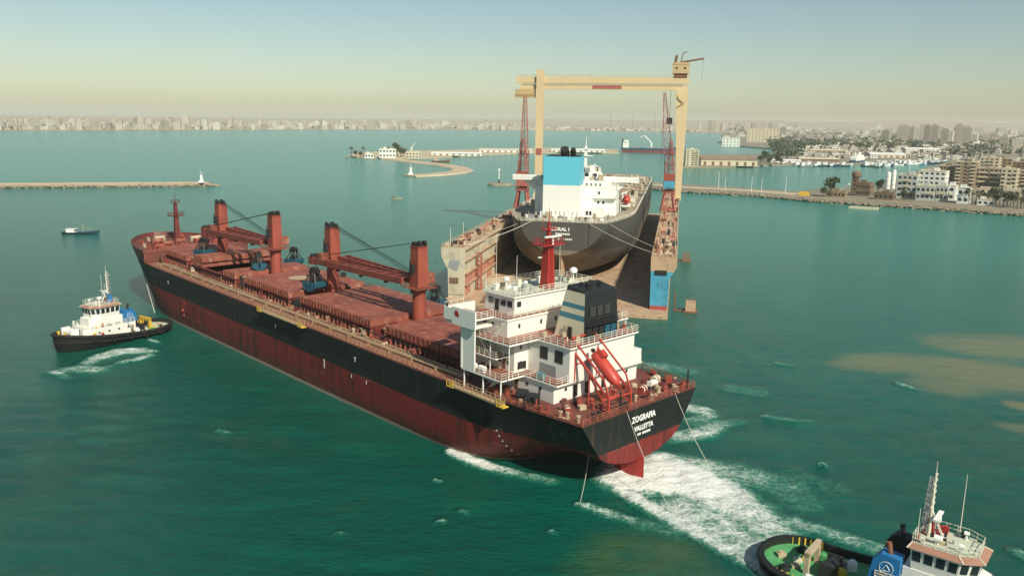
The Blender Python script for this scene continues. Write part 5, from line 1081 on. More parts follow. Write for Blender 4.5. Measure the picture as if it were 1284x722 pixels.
rope('mooring_line', [tw(1, 9.5, TD + 0.4), dw(3, -28.6, WT + 0.5)], 'long white mooring line from the tanker stern to the left dock wall', 0.10, sag=0.8)
rope('mooring_line', [tw(2, 12, TD + 0.4), dw(30, -28.6, WT + 0.5)], 'faint upper mooring line on the left of the tanker stern', 0.07, sag=0.5)
rope('mooring_line', [tw(1.2, -8, TD + 0.4), dw(4, 28.6, WT + 0.5)], 'long white mooring line from the tanker stern to the right dock wall', 0.10, sag=0.8)
rope('mooring_line', [tw(5, -14, TD + 0.4), dw(16, 28.6, WT + 0.5)], 'shorter mooring line right of the tanker stern', 0.08, sag=0.5)
# ================================================================ tugs
def tug(label, bow, stern, deck, green, hx=0.0):
    b, s = Vector(bow), Vector(stern); d = b - s; L = 30.0
    rz = math.atan2(d.y, d.x); c = (b + s) / 2
    g = thing('tugboat', label, 'tugboat', (c.x, c.y, 0), rz, 'harbour tugs')
    HB = 5.6
    def half(x):
        t = x / 15.0
        if t > 0.25: return HB * max(0.0, 1 - ((t - 0.25) / 0.75) ** 2.3) ** 0.6
        if t < -0.55: return HB * max(0.0, 1 - ((-t - 0.55) / 0.45) ** 2.6) ** 0.5
        return HB
    def sheer(x): return interp(x, [-15, -6, 4, 15], [2.3, 1.9, 2.9, 4.4])
    xs = [-15, -14.8, -14.3, -13.4, -12, -10, -7, -3, 0, 3, 5, 7.5, 10, 12, 13.5, 14.5, 14.9, 15]
    rows = []
    for x in xs:
        h = half(x); z = sheer(x); r = []
        for k, (f, zz) in enumerate(((0.55, -1.5), (0.82, -0.4), (0.93, 0.6), (1.0, z * 0.62), (1.0, z))): r.append((x * (0.93 + 0.07 * min(1, k / 3)), h * f, zz))
        rows.append(r)
    m = MB(); m.grid(rows, 0, True); m.grid([[(p[0], -p[1], p[2]) for p in r] for r in rows]); m.build('hull', 'tug_black', g, 45)
    # bulwark: inner face and cap
    inn = [[(x * 0.975, max(0, half(x) - 0.25), sheer(x) - 1.05), (x * 0.975, max(0, half(x) - 0.25), sheer(x) + 0.02)] for x in xs]
    m = MB(); m.grid(inn); m.grid([[(p[0], -p[1], p[2]) for p in r] for r in inn], 0, True)
    m.grid([[r[-1], q[-1]] for r, q in zip(rows, inn)]); m.grid([[(r[-1][0], -r[-1][1], r[-1][2]), (q[-1][0], -q[-1][1], q[-1][2])] for r, q in zip(rows, inn)], 0, True); m.build('bulwark', 'tug_black', g)
    m = MB(); m.grid([[(r[0][0], r[0][1], r[0][2] + 0.05), (r[0][0], -r[0][1], r[0][2] + 0.05)] for r in inn]); m.build('working_deck', deck, g)
    # fender belt
    m = MB(); P = [(x, half(x) + 0.12, sheer(x) - 0.35) for x in xs]
    m.path(P, 0.34, 8); m.path([(p[0], -p[1], p[2]) for p in P], 0.34, 8); P = [(x * 0.99, half(x) + 0.05, sheer(x) * 0.62 - 0.35) for x in xs]; m.path(P, 0.22, 6); m.path([(p[0], -p[1], p[2]) for p in P], 0.22, 6); m.build('rubber_fender', 'rubber', g)
    for k in range(5):
        for sd in (1, -1):
            x = -9 + 4.2 * k; m = MB(); y = sd * (half(x) + 0.35); z = sheer(x) - 0.9
            for i in range(12):
                a0, a1 = i * math.pi / 6, (i + 1) * math.pi / 6; m.beam((x + 0.6 * math.cos(a0), y, z + 0.6 * math.sin(a0)), (x + 0.6 * math.cos(a1), y, z + 0.6 * math.sin(a1)), 0.35, 0.28)
            m.build('tyre_fender', 'rubber', g)
    Wm = 'house_white'; z0 = 1.6
    m = MB(); m.prism([(-3.5, -3.9), (7.2, -3.9), (9.2, -2.4), (9.2, 2.4), (7.2, 3.9), (-3.5, 3.9)], z0, 4.6); dh = m.build('deckhouse', Wm, g)
    for sd in (1, -1):
        for x in (-1.5, 1, 3.5, 6): m = MB(); m.tube((x, sd * 3.88, 3.5), (x, sd * 3.95, 3.5), 0.26, 0.26, 10); m.build('porthole', 'pane', dh)
        m = MB(); m.box(-2.9, -2.1, *sorted((sd * 3.88, sd * 3.95)), z0 + 0.1, 3.7); m.build('door', 'brown_gear', dh)
    m = MB(); m.rail([(-3.4, -3.8, 4.6), (7.1, -3.8, 4.6), (9.1, -2.3, 4.6), (9.1, 2.3, 4.6), (7.1, 3.8, 4.6), (-3.4, 3.8, 4.6)], 1.0, 3, 1.2, 0.08); m.build('deckhouse_railing', 'rail_white', dh)
    m = MB(); m.prism([(-0.8, -2.9), (5.6, -2.9), (7.3, -1.8), (7.3, 1.8), (5.6, 2.9), (-0.8, 2.9)], 4.6, 6.7); m.build('middle_house', Wm, g)
    lo = [(0.0, -2.8), (4.6, -2.8), (6.3, -1.7), (6.3, 1.7), (4.6, 2.8), (0.0, 2.8)]; hi = [(-0.2, -3.1), (4.9, -3.1), (6.8, -1.9), (6.8, 1.9), (4.9, 3.1), (-0.2, 3.1)]
    m = MB(); m.add([(*p, 6.7) for p in lo] + [(*p, 9.3) for p in hi], [tuple(range(5, -1, -1)), tuple(range(6, 12))] + [(i, (i + 1) % 6, 6 + (i + 1) % 6, 6 + i) for i in range(6)]); wh_ = m.build('wheelhouse', Wm, g)
    for i in range(6):
        a0, a1, b0, b1 = Vector((*lo[i], 6.7)), Vector((*lo[(i + 1) % 6], 6.7)), Vector((*hi[i], 9.3)), Vector((*hi[(i + 1) % 6], 9.3))
        n_ = max(1, round((a1 - a0).length / 1.25)); nor = (a1 - a0).cross(b0 - a0).normalized() * 0.04
        for k in range(n_):
            u0, u1 = (k + 0.14) / n_, (k + 0.86) / n_; q = []
            for u, v in ((u0, 0.42), (u1, 0.42), (u1, 0.88), (u0, 0.88)): q.append(a0.lerp(a1, u).lerp(b0.lerp(b1, u), v) + nor)
            w_ = MB(); w_.add(q + [p - nor * 0.9 for p in q], [(0, 1, 2, 3), (0, 4, 5, 1), (1, 5, 6, 2), (2, 6, 7, 3), (3, 7, 4, 0)]); w_.build('window', 'pane', wh_)
    ro = [(p[0] + (0.3 if p[0] > 3 else -0.3), p[1] * 1.1) for p in hi]
    m = MB(); m.add([(*p, 9.3) for p in ro] + [(*p, 9.32) for p in ro] + [(p[0] * 0.93, p[1] * 0.86, 9.75) for p in hi], [tuple(range(5, -1, -1))] + [(i, (i + 1) % 6, 6 + (i + 1) % 6, 6 + i) for i in range(6)] + [(6 + i, 6 + (i + 1) % 6, 12 + (i + 1) % 6, 12 + i) for i in range(6)]); m.build('roof_visor', 'tug_salmon', wh_)
    m = MB(); m.prism([(p[0] * 0.93, p[1] * 0.86) for p in hi], 9.74, 9.8); m.build('roof', 'tug_roof', wh_)
    m = MB(); m.rail([(p[0] * 0.92, p[1] * 0.85, 9.8) for p in hi], 1.0, 2, 1.2, 0.07, True); m.build('roof_railing', 'rail_white', wh_)
    # mast
    mx = 0.9; m = MB(); m.tube((mx, 0, 9.8), (mx, 0, 17.4), 0.2, 0.1, 8); m.beam((mx + 1.6, 0, 9.8), (mx, 0, 13), 0.2)
    for k in range(7): z = 12.8 + 0.7 * k; q = 0.75 if k % 2 else 0.5; m.beam((mx, -q * (k % 3 > 0), z), (mx, q, z), 0.08); m.cbox((mx, q, z + 0.12), (0.18, 0.18, 0.3))
    dk_ = MB(); dk_.truss((mx - 0.55, -0.1, 10.2), (mx - 0.35, -0.05, 16.9), 0.6, 0.35, 13, 0.05)
    for k in range(10): dk_.beam((mx - 0.4, -0.6, 11.4 + 0.56 * k), (mx - 0.4, 0.65, 11.4 + 0.56 * k), 0.06); dk_.cbox((mx - 0.4, 0.65 if k % 2 else -0.6, 11.5 + 0.56 * k), (0.2, 0.2, 0.28))
    m.tube((mx, 0, 17.4), (mx, 0, 18.8), 0.05, 0.03, 5); mo_ = m.build('mast', 'rail_white', g); dk_.build('mast_lattice', 'grey_steel', mo_)
    m = MB(); m.box(mx + 0.5, mx + 1.0, -1.5, 1.5, 12.4, 12.6); m.cbox((mx + 0.75, 0, 12.1), (0.6, 0.6, 0.5)); m.beam((mx, 0, 11.8), (mx + 0.9, 0, 11.8), 0.25); m.build('radar_scanner', 'pure_white', mo_)
    m = MB(); m.taper((mx - 0.2, 0.6), (1.2, 1.0), 9.8, (mx - 0.1, 0.6), (0.6, 0.6), 11.6); m.build('mast_foot', 'tug_blue' if not green else 'mast_red', mo_)
    for (x, y, h_) in ((3.6, 2.3, 7.5), (0.2, -2.3, 4)): m = MB(); m.tube((x, y, 9.8), (x, y, 9.8 + h_), 0.06, 0.03, 5); m.build('whip_antenna', 'rail_white', wh_)
    for (x, y, r) in ((4.4, 1.8, 0.25), (4.6, -1.8, 0.25), (2.2, -1.6, 0.4)): m = MB(); m.tube((x, y, 9.8), (x, y, 10.4), 0.1); m.tube((x - r, y, 10.6), (x + r, y, 10.6), r, r * 0.8, 10); m.build('searchlight', 'pure_white', wh_)
    # funnel casings, both sides aft of the wheelhouse
    for sd in (1, -1):
        y0, y1 = sorted((sd * 1.9, sd * 3.7)); m = MB(); m.extr([(-4.2, 4.6), (-0.9, 4.6), (-0.9, 7.6), (-3.0, 7.8), (-3.8, 6.9)], lambda t, u, v: (u, t, v), y1, y0); f = m.build('funnel_casing', 'tug_black' if green and sd > 0 else 'tug_blue', g)
        m = MB(); q = sd * 3.72
        for i in range(14):
            a0, a1 = i * math.pi / 7, (i + 1) * math.pi / 7; m.beam((-2.3 + 0.75 * math.cos(a0), q, 6.2 + 0.75 * math.sin(a0)), (-2.3 + 0.75 * math.cos(a1), q, 6.2 + 0.75 * math.sin(a1)), 0.10, 0.05)
        m.beam((-2.7, q, 6.0), (-2.3, q, 6.6), 0.14, 0.05); m.beam((-2.3, q, 6.6), (-1.9, q, 6.0), 0.14, 0.05); m.beam((-2.6, q, 5.85), (-2.0, q, 5.85), 0.12, 0.05); m.build('ring_emblem', 'pure_white', f)
        m = MB(); m.tube((-2.2, sd * 2.8, 7.6), (-2.5, sd * 2.8, 9.0), 0.3, 0.3, 10); m.build('exhaust_pipe', 'rust' if green and sd < 0 else 'black_gear', f)
    for i in range(6):   # ribs of the visor and clutter on the roof
        a_, b_ = Vector((*ro[i], 9.34)), Vector((hi[i][0] * 0.93, hi[i][1] * 0.86, 9.78)); m = MB(); m.beam(a_, b_, 0.1, 0.08); m.build('visor_rib', 'rail_white', wh_)
    for k in range(12): m = MB(); x = rnd.uniform(0.2, 4.8); y = rnd.uniform(-2.3, 2.3); q = rnd.uniform(0.08, 0.3); hh = rnd.uniform(0.2, 0.9); m.box(x - q, x + q, y - q, y + q, 9.8, 9.8 + hh); m.build('roof_fitting', rnd.choice(['house_white', 'grey_steel', 'black_gear', 'tan_gear', 'mast_red']), wh_)
    for k in range(26): m = MB(); x = rnd.uniform(-3.2, 8.2); y = rnd.choice([-1, 1]) * rnd.uniform(3.05, 3.6); q = rnd.uniform(0.1, 0.35); hh = rnd.uniform(0.3, 1.3); m.box(x - q, x + q, y - q * .6, y + q * .6, 4.6, 4.6 + hh) if k % 2 else m.tube((x, y, 4.6), (x, y, 4.6 + hh), q, q, 8); m.build('house_fitting', rnd.choice(['house_white', 'grey_steel', 'black_gear', 'tan_gear', 'pure_white', 'yellow', 'mast_red']), dh)
    for sd in (1, -1):
        m = MB(); m.beam((-3.4, sd * 4.4, 1.2), (-1.2, sd * 4.4, 4.6), 0.6, 0.1); m.build('stairway', 'rail_white', dh)
        for x in (1.0, 3.2): m = MB(); m.tube((x - 0.5, sd * 3.3, 5.15), (x + 0.5, sd * 3.3, 5.15), 0.33, 0.33, 10); m.build('life_raft_canister', 'pure_white', dh)
        m = MB(); m.tube((5.3, sd * 3.95, 3.1), (5.3, sd * 4.05, 3.1), 0.38, 0.38, 12); m.build('life_ring', 'boat_orange', dh)
    # winch forward, towing gear aft
    m = MB(); m.tube((11, -1.6, 4.2), (11, 1.6, 4.2), 0.95, 0.95, 14); m.box(10, 12, -2.1, -1.6, 3.0, 5.1); m.box(10, 12, 1.6, 2.1, 3.0, 5.1); m.build('anchor_winch', 'pure_white' if not green else 'grey_steel', g)
    m = MB(); m.box(9.3, 10, -1.2, 1.2, 3.0, 4.6); m.build('winch_motor', 'grab_blue', g)
    ym = 'yellow'
    m = MB(); zd = 0.95
    for y in (-1.9, 1.9): m.box(-9.0, -8.4, y - 0.3, y + 0.3, zd, zd + 2.9)
    m.box(-9.0, -8.4, -2.2, 2.2, zd + 2.4, zd + 3.1); m.build('towing_bow', ym if not green else 'tan_gear', g)
    m = MB(); m.tube((-6.4, -1.3, zd + 1.1), (-6.4, 1.3, zd + 1.1), 0.9, 0.9, 14); m.box(-7.3, -5.5, -1.8, -1.3, zd, zd + 2); m.box(-7.3, -5.5, 1.3, 1.8, zd, zd + 2); m.build('towing_winch', 'black_gear', g)
    for (x, y, hh, mt) in ((-11, 3, 1.0, 'black_gear'), (-11, -3, 1.0, 'black_gear'), (-12.6, 0, 0.9, 'tan_gear'), (-4.6, 2.6, 1.5, 'pure_white'), (-4.6, -2.6, 1.5, 'grab_blue'), (-5.2, 0.2, 1.2, 'yellow'), (-9.8, 1.4, 0.7, 'yellow'), (-10.3, -1.2, 0.6, 'tan_gear'), (-7.9, -3.4, 0.9, 'house_white'), (-8.4, 3.2, 0.8, 'tug_green'), (-10.6, 0.4, 0.5, 'rope'), (-5.6, 3.4, 0.7, 'grey_steel')):
        m = MB(); m.box(-0.55, 0.55, -0.45, 0.45, 0, hh * 0.8); m.tube((0, 0, hh * 0.8), (0, 0, hh), 0.35, 0.35, 8); m.build('deck_gear', mt, g, loc=(x, y, zd + 0.02), rz=rnd.uniform(0, 2))
    for k in range(14):
        sd = 1 if k % 2 else -1; x = -13.4 + 0.7 * (k // 2); m = MB(); m.tube((x, sd * (half(x) - 0.45), zd), (x, sd * (half(x) - 0.45), zd + 1.2), 0.12, 0.12, 6); m.build('bulwark_stay', 'yellow', g)
    for (x, y) in ((13, 1.4), (13, -1.4), (7.5, 4.3), (7.5, -4.3)): m = MB(); zz = sheer(x) - 1; m.tube((x, y, zz), (x, y, zz + 1.3), 0.3, 0.3, 8); m.tube((x, y, zz + 1.2), (x, y, zz + 1.35), 0.42, 0.42, 8); m.build('bitt', 'yellow', g)
    if hx:
        for ch in g.children:
            if ch.name.split('.')[0] in ('deckhouse', 'middle_house', 'wheelhouse', 'mast', 'funnel_casing'): ch.location.x += hx
    return g
tug('black harbour tug with white wheelhouse and yellow towing bow at the ship\'s bow', at(72, 436, 1.0), at(207, 406, 1.0), 'tug_roof', False)
ds = Vector((0.775, -0.632, 0)); st_ = at(957, 686, 1.5)
tug('black tug with green stern deck cropped by the lower right edge', st_ + ds * 30, st_, 'tug_green', True, 3.0)
# ================================================================ small craft
def small_boat(label, px, py, L, rz, hullm, cabm, kind='fishing', group=None, cab=0.25):
    p = at(px, py, 0); g = thing('motor_boat', label, 'boat', p, rz, group)
    Bm = L * 0.14; xs = [-.5, -.46, -.3, 0, .25, .4, .48, .5]; rows = []
    for u in xs:
        h = Bm * (max(0, 1 - max(0, (u - 0.05) / 0.45) ** 2) ** 0.7) * (1 if u > -0.48 else 0.85); z = L * (0.075 + 0.09 * max(0, u) ** 2 * 4)
        rows.append([(u * L * 0.94, h * 0.6, -0.3), (u * L * 0.98, h * 0.95, z * 0.5), (u * L, h, z)])
    m = MB(); m.grid(rows, 0, True); m.grid([[(q[0], -q[1], q[2]) for q in r] for r in rows]); m.grid([[(rows[0][j][0], s * rows[0][j][1], rows[0][j][2]) for j in range(3)] for s in (1, -1)]); m.grid([[(r[2][0], r[2][1] - 0.03, r[2][2] - 0.1), (r[2][0], -r[2][1] + 0.03, r[2][2] - 0.1)] for r in rows]); m.build('hull', hullm, g, 40)
    z = L * 0.06; m = MB(); m.box(-L * (cab + .12), -L * (cab - .1), -Bm * .6, Bm * .6, z, z + L * 0.15); m.box(-L * (cab + .14), -L * (cab - .13), -Bm * .68, Bm * .68, z + L * 0.15, z + L * 0.165); c = m.build('cabin', cabm, g)
    m = MB(); m.box(-L * (cab - .1), -L * (cab - .1) + 0.03, -Bm * .5, Bm * .5, z + L * .08, z + L * .13); m.build('window', 'pane', c)
    m = MB(); m.tube((L * .05, 0, z), (L * .05, 0, z + L * .38), L * .009, L * .005, 6); m.beam((L * .05, 0, z + L * .3), (L * .3, 0, z + L * .12), L * .008); m.build('mast', 'tan_gear', g)
    return g
small_boat('little dark open boat with a white cabin crossing the bay', 102, 293, 17, 0.05, 'navy_hull', 'pure_white').scale = (1, 1, 0.6)
small_boat('tiny tan launch alone in the middle of the bay', 497, 250, 8, 0.1, 'tan_gear', 'brown_gear')
small_boat('small barge moored by the low island quay', 553, 203.5, 24, 0.1, 'brown_gear', 'tan_gear')
# fishing boats and work craft packed in the inner basin
FB = 'fishing boats packed along the inner basin'
proto = []
for i, (hm, cm) in enumerate((('navy_hull', 'pure_white'), ('dock_blue', 'plaster_white'), ('grey_steel', 'pure_white'), ('pure_white', 'pure_white'))):
    proto.append((hm, cm))
cols = ['dark blue', 'mid blue', 'grey', 'white']
bproto = {}
def basin_boat(px, py, L, k, rz):
    lab = '%s fishing boat with pale cabin among the craft packed along the inner basin' % cols[k]
    if k not in bproto: bproto[k] = (small_boat(lab, px, py, 20, rz, *proto[k], group=FB + ', ' + cols[k]), 20); bproto[k][0].scale = (L / 20,) * 3
    else: dup(bproto[k][0], at(px, py), rz, lab, scale=L / 20)
r2 = random.Random(21)
for px in range(1006, 1066, 5): basin_boat(px, 207.6 + r2.uniform(0, 2.0), r2.uniform(16, 26), r2.choice([0, 0, 1, 2, 2, 3]), r2.uniform(-0.4, 0.6))
for px in range(1090, 1182, 6):
    y0 = lerp(206.5, 200.5, (px - 1090) / 92)
    for q in range(4): basin_boat(px + r2.uniform(-2, 2), y0 + r2.uniform(0.2, 4.5), r2.uniform(16, 28), r2.choice([0, 0, 1, 2, 2, 3]), r2.uniform(-0.6, 0.8))
small_boat('dark boat under the trees beside the warehouse quay', 935, 210, 22, 0.3, 'navy_hull', 'grey_steel')
small_boat('pale grey boat moored at the low warehouse quay', 912, 209.5, 34, 0.1, 'plaster_white', 'grey_steel')
small_boat('white launch at the end of the wooded quay', 985, 207, 14, 0.2, 'pure_white', 'pure_white')
# ferry in the basin and a cargo ship at the far quay
def big_ship(name, label, cat, px, py, L, rz, hull_lo, hull_up, kind):
    g = thing(name, label, cat, at(px, py), rz); Bm = L * 0.075; H_ = L * 0.075
    xs = [-.5, -.48, -.4, 0, .3, .42, .48, .5]; rows = []; rows2 = []
    for u in xs:
        h = Bm * (max(0, 1 - max(0, (u - 0.25) / 0.25) ** 2) ** 0.6) * (1 if u > -0.47 else 0.8); e = H_ * (0.3 if u > 0.4 else 0)
        rows.append([(u * L * 0.95, h * 0.8, -1), (u * L * 0.97, h, H_ * 0.45)]); rows2.append([(u * L * 0.97, h, H_ * 0.45), (u * L, h, H_ + e)])
    for rr, nm, mt in ((rows, 'lower_hull', hull_lo), (rows2, 'upper_hull', hull_up)):
        m = MB(); m.grid(rr, 0, True); m.grid([[(q[0], -q[1], q[2]) for q in r] for r in rr]); m.grid([[(q[0], s * q[1], q[2]) for q in rr[0]] for s in (1, -1)])
        if nm == 'upper_hull': m.grid([[(r[1][0], r[1][1] - 0.1, r[1][2] - 0.4), (r[1][0], -r[1][1] + 0.1, r[1][2] - 0.4)] for r in rr])
        m.build(nm, mt, g, 40)
    if kind == 'cargo':
        m = MB(); m.box(-L * .46, -L * .36, -Bm * .85, Bm * .85, H_, H_ * 2.3); m.box(-L * .44, -L * .37, -Bm, Bm, H_ * 2.3, H_ * 2.7); a = m.build('accommodation', 'tanker_white', g)
        m = MB(); m.box(-L * .48, -L * .462, -Bm * .3, Bm * .3, H_, H_ * 3.1); m.build('funnel', 'black_gear', g)
        for u in (0.02,): m = MB(); m.taper((u * L, 0), (L * .03, L * .03), H_, (u * L, 0), (L * .02, L * .02), H_ * 2.3); m.beam((u * L, 0, H_ * 2.2), (u * L - L * .12, 0, H_ * 3.8), L * .018); m.beam((u * L - L * .12, 0, H_ * 3.8), (u * L - L * .2, 0, H_ * 3.4), L * .008); m.build('deck_crane', 'tanker_white', g)
        for u in (-.25, 0, .22): m = MB(); m.box(u * L - L * .07, u * L + L * .07, -Bm * .7, Bm * .7, H_ * .9, H_ * 1.25); m.build('hatch', 'grey_steel', g)
    else:
        m = MB(); m.box(-L * .42, L * .34, -Bm * .9, Bm * .9, H_, H_ * 1.9); m.box(-L * .36, L * .28, -Bm * .8, Bm * .8, H_ * 1.9, H_ * 2.5); m.build('accommodation', 'tanker_white', g)
        m = MB(); m.taper((-L * .2, 0), (L * .08, Bm * .8), H_ * 2.5, (-L * .22, 0), (L * .06, Bm * .6), H_ * 3.4); m.build('funnel', 'tanker_white', g)
        m = MB(); m.taper((L * .2, 0), (1.2, 1.2), H_ * 2.5, (L * .18, 0), (.5, .5), H_ * 4.0); m.build('mast', 'tanker_white', g)
        for k in range(8): m = MB(); x = -L * .36 + k * L * .085; m.box(x, x + L * .05, -Bm * .9 - .1, -Bm * .9, H_ * 1.35, H_ * 1.6); m.build('window', 'pane', g)
    return g
big_ship('cargo_ship', 'far dark cargo ship with red lower hull lying left of the right crane', 'ship', 815, 191.5, 105, -0.15, 'far_red', 'navy_hull', 'cargo')
big_ship('ferry', 'blue-hulled white ferry lying in the inner basin', 'ferry', 1074, 205.5, 62, -2.2, 'navy_hull', 'navy_hull', 'ferry')
# navigation dolphin and moored raft
g = thing('beacon_platform', 'low round stone platform with a slim white beacon in the bay', 'beacon', at(627, 232), 0)
m = MB(); m.lathe([(11, -1), (10.5, 1.2), (9.5, 1.6), (0.01, 1.7)], 20); m.prism([(8, -2), (24, -1.5), (24, 1.5), (8, 2)], -1, 0.9); m.build('stone_base', 'rock', g, 40)
m = MB(); m.taper((-1, 0), (1.6, 1.6), 1.7, (-1, 0), (1.0, 1.0), 5, 1); m.tube((-1, 0, 5), (-1, 0, 12), 0.5, 0.35, 8, 0); m.lathe([(0.9, 12), (0.9, 13.2), (0.01, 14)], 8, (-1, 0), 0); m.build('beacon', ['pure_white', 'black_gear'], g)
m = MB(); m.tube((7, 0, 1.6), (7, 0, 11), 0.18, 0.1, 6); m.build('post', 'grey_steel', g)
rf = MB(); rf.box(-9, 9, -5, 5, -0.3, 0.8); q = at(1083, 261.5); r_ = thing('moored_raft', 'flat concrete raft floating just off the near quay', 'raft', q, -0.5); rf.build('deck', 'plaster_cream', r_); m = MB(); m.rail([(-8.8, -4.8, 0.8), (8.8, -4.8, 0.8)], 0.5, 1, 2, 0.2); m.build('edge_kerb', 'tan_gear', r_)
# ================================================================ land
def dist_of(p): return p.y * math.cos(PITCH) + (CAM_H - p.z) * math.sin(PITCH)   # depth along the view
shore = [(-220, 165.5), (-60, 164.2), (100, 163.7), (300, 163.2), (450, 162.8), (600, 163.0), (700, 164.4), (800, 165.2), (870, 166.6), (905, 167.5), (980, 168.5)]
pts = [at(*p, 0) for p in shore]; rows = []
hills = [0, 0, 5, 10, 20, 40, 60, 60, 70, 80, 90]
for p, hh in zip(pts, hills):
    d = p.normalized(); r = p.length; row = [(*(d * r)[:2], -1), (*(d * (r * 1.004))[:2], 1.5)]
    row.append((*(d * 8000)[:2], 2)); row.append((*(d * 10000)[:2], hh * 0.7 + 2)); row.append((*(d * 11500)[:2], hh + 2)); row.append((*(d * 13500)[:2], hh * 0.8)); rows.append(row)
m = MB(); m.grid(rows); struct(m.build('far_ground', 'sand', None, 60))
coast = [(905, 167.5), (906, 176), (900, 179), (930, 184.5), (968, 187.5), (1003, 190), (1008, 194), (960, 194.8), (905, 195), (858, 195.5), (848, 204), (850, 211), (905, 211), (950, 209.3), (985, 207.8), (1030, 207), (1060, 206.6), (1090, 206.4), (1140, 203.8), (1186, 200.8), (1189, 205), (1160, 213), (1128, 225), (1112, 236), (1060, 238.5), (1014, 241), (1000, 243.6), (940, 239.5), (856, 234.2), (812, 231.5), (812, 237), (856, 241.5), (940, 245.8), (1020, 253.5), (1100, 258.6), (1200, 265.3), (1290, 272), (1420, 281)]
cw = [at(*p, 0) for p in coast]
GZ = 2.2
poly = [(p.x, p.y) for p in cw] + [(2600, 420), (13500, 2500), (13500, 9000), (9000, 13500), (3400, 13500)]
m = MB(); m.prism(poly, -1.5, GZ); struct(m.build('mainland_ground', 'city_ground'))
# hills behind the right-hand town
rows = []
for k, az in enumerate(np.linspace(0.05, 0.72, 15)):
    a = math.tan(az); hh = 30 + 70 * min(1, max(0, (az - 0.05) / 0.4)) + 14 * math.sin(k * 1.7); d = Vector((math.sin(az), math.cos(az)))
    rows.append([(d.x * r_, d.y * r_, z) for r_, z in ((8200, 2.5), (9300, hh * 0.5), (10500, hh), (12000, hh * 0.7), (13200, 0))])
m = MB(); m.grid(rows); struct(m.build('distant_hills', 'sand', None, 60))
# near quay surface strips: promenade road and sandy jetty top
def ribbon(px_pts, w_, z0, z1, mat, name, inset=0.0):
    P = [at(a, b, 0).to_2d() for a, b in px_pts]; L, Rr = [], []
    for i, p in enumerate(P):
        t = (P[min(i + 1, len(P) - 1)] - P[max(i - 1, 0)]).normalized(); n_ = Vector((-t.y, t.x)); L.append(p + n_ * w_ / 2); Rr.append(p - n_ * w_ / 2)
    m = MB(); s = w_ * 0.12
    rows = []
    for a, b in zip(L, Rr):
        n_ = (b - a).normalized() * s; rows.append([(*(a - n_), z0), (*a, z1), (*b, z1), (*(b + n_), z0)])
    m.grid(rows, 0, True); m.f += [tuple(range(4)), tuple(len(m.v) - 1 - i for i in range(4))]; m.mi += [0, 0]
    return m.build(name, mat), L, Rr
o, _, _ = ribbon([(818, 234.6), (856, 238), (940, 242.6), (1000, 247.2)], 13, GZ - 1, GZ + 0.25, 'beach', 'jetty_top'); struct(o)
o, _, _ = ribbon([(1000, 249.6), (1100, 255.8), (1200, 262.6), (1290, 269)], 9, GZ - 1, GZ + 0.2, 'jetty_earth', 'promenade'); struct(o)
def rocks(line, n_, size, spread, seed, zlo=-0.2, zhi=1.8):
    g_ = random.Random(seed); m = MB(); P = [at(*p, 0) for p in line]; seg = [(a, b, (b - a).length) for a, b in zip(P, P[1:])]; tot = sum(s[2] for s in seg)
    for _ in range(n_):
        u = g_.uniform(0, tot)
        for a, b, L in seg:
            if u <= L: break
            u -= L
        t = (b - a).normalized(); q = a.lerp(b, min(1, u / L)); off = g_.uniform(-spread, spread); q = q + Vector((-t.y, t.x, 0)) * off
        z = g_.uniform(zlo, zhi); s_ = g_.uniform(0.5, 1.0) * size; v = []
        for k in range(6): d = [(1, 0, 0), (-1, 0, 0), (0, 1, 0), (0, -1, 0), (0, 0, 1), (0, 0, -1)][k]; v.append((q.x + d[0] * s_ * g_.uniform(.6, 1.3), q.y + d[1] * s_ * g_.uniform(.6, 1.3), z + d[2] * s_ * g_.uniform(.5, 1.0)))
        m.add(v, [(0, 2, 4), (2, 1, 4), (1, 3, 4), (3, 0, 4), (2, 0, 5), (1, 2, 5), (3, 1, 5), (0, 3, 5)])
    return m
m = rocks([(812, 237.3), (856, 241.6), (940, 246), (1020, 253.7), (1100, 258.8), (1200, 265.5), (1290, 272.2)], 1500, 1.3, 1.8, 3); o = m.build('rock_armour', 'rock'); o['kind'] = 'stuff'; tag(o, 'loose rock armour along the water edge of the near right quay', 'rocks')
m = rocks([(812, 231), (856, 234), (940, 239.4), (1000, 243.4)], 300, 1.2, 1.2, 4); o = m.build('rock_armour', 'rock'); o['kind'] = 'stuff'; tag(o, 'loose rocks along the inner edge of the thin jetty', 'rocks')
# left breakwater with its light
bw = thing('breakwater', 'long straight stone breakwater reaching in from the left edge', 'breakwater', at(120, 234.6), 0)
P0, P1 = at(-130, 236.2), at(266, 233.2)
dd = (P1 - P0); n_ = Vector((-dd.y, dd.x, 0)).normalized(); c0 = Vector(bw.location); m = MB()
prof = [(-7, -1), (-4, 1.6), (-3.5, 2.6), (3.5, 2.6), (4, 1.6), (7, -1)]
m.extr([(a, b) for a, b in prof], lambda t, a, b: tuple(P0.lerp(P1, t) + n_ * a + Vector((0, 0, b)) - c0), 0, 1); m.build('rubble_wall', 'rock', bw)
m = MB(); m.extr([(-3.2, 2.6), (3.2, 2.6), (3.2, 3.1), (-3.2, 3.1)], lambda t, a, b: tuple(P0.lerp(P1, t) + n_ * a + Vector((0, 0, b)) - c0), 0, 0.985); m.build('cap_slab', 'beach', bw)
m = rocks([(-130, 237), (266, 234)], 1100, 1.1, 1.5, 8, -0.2, 1.5); m.xform(Matrix.Translation(-c0)); o = m.build('rock_armour', 'rock', bw); o['kind'] = 'stuff'
m = rocks([(262, 233.5), (275, 233.2)], 70, 1.4, 3, 9, -0.4, 0.9); m.xform(Matrix.Translation(-c0)); o = m.build('rock_armour', 'rock', bw); o['kind'] = 'stuff'
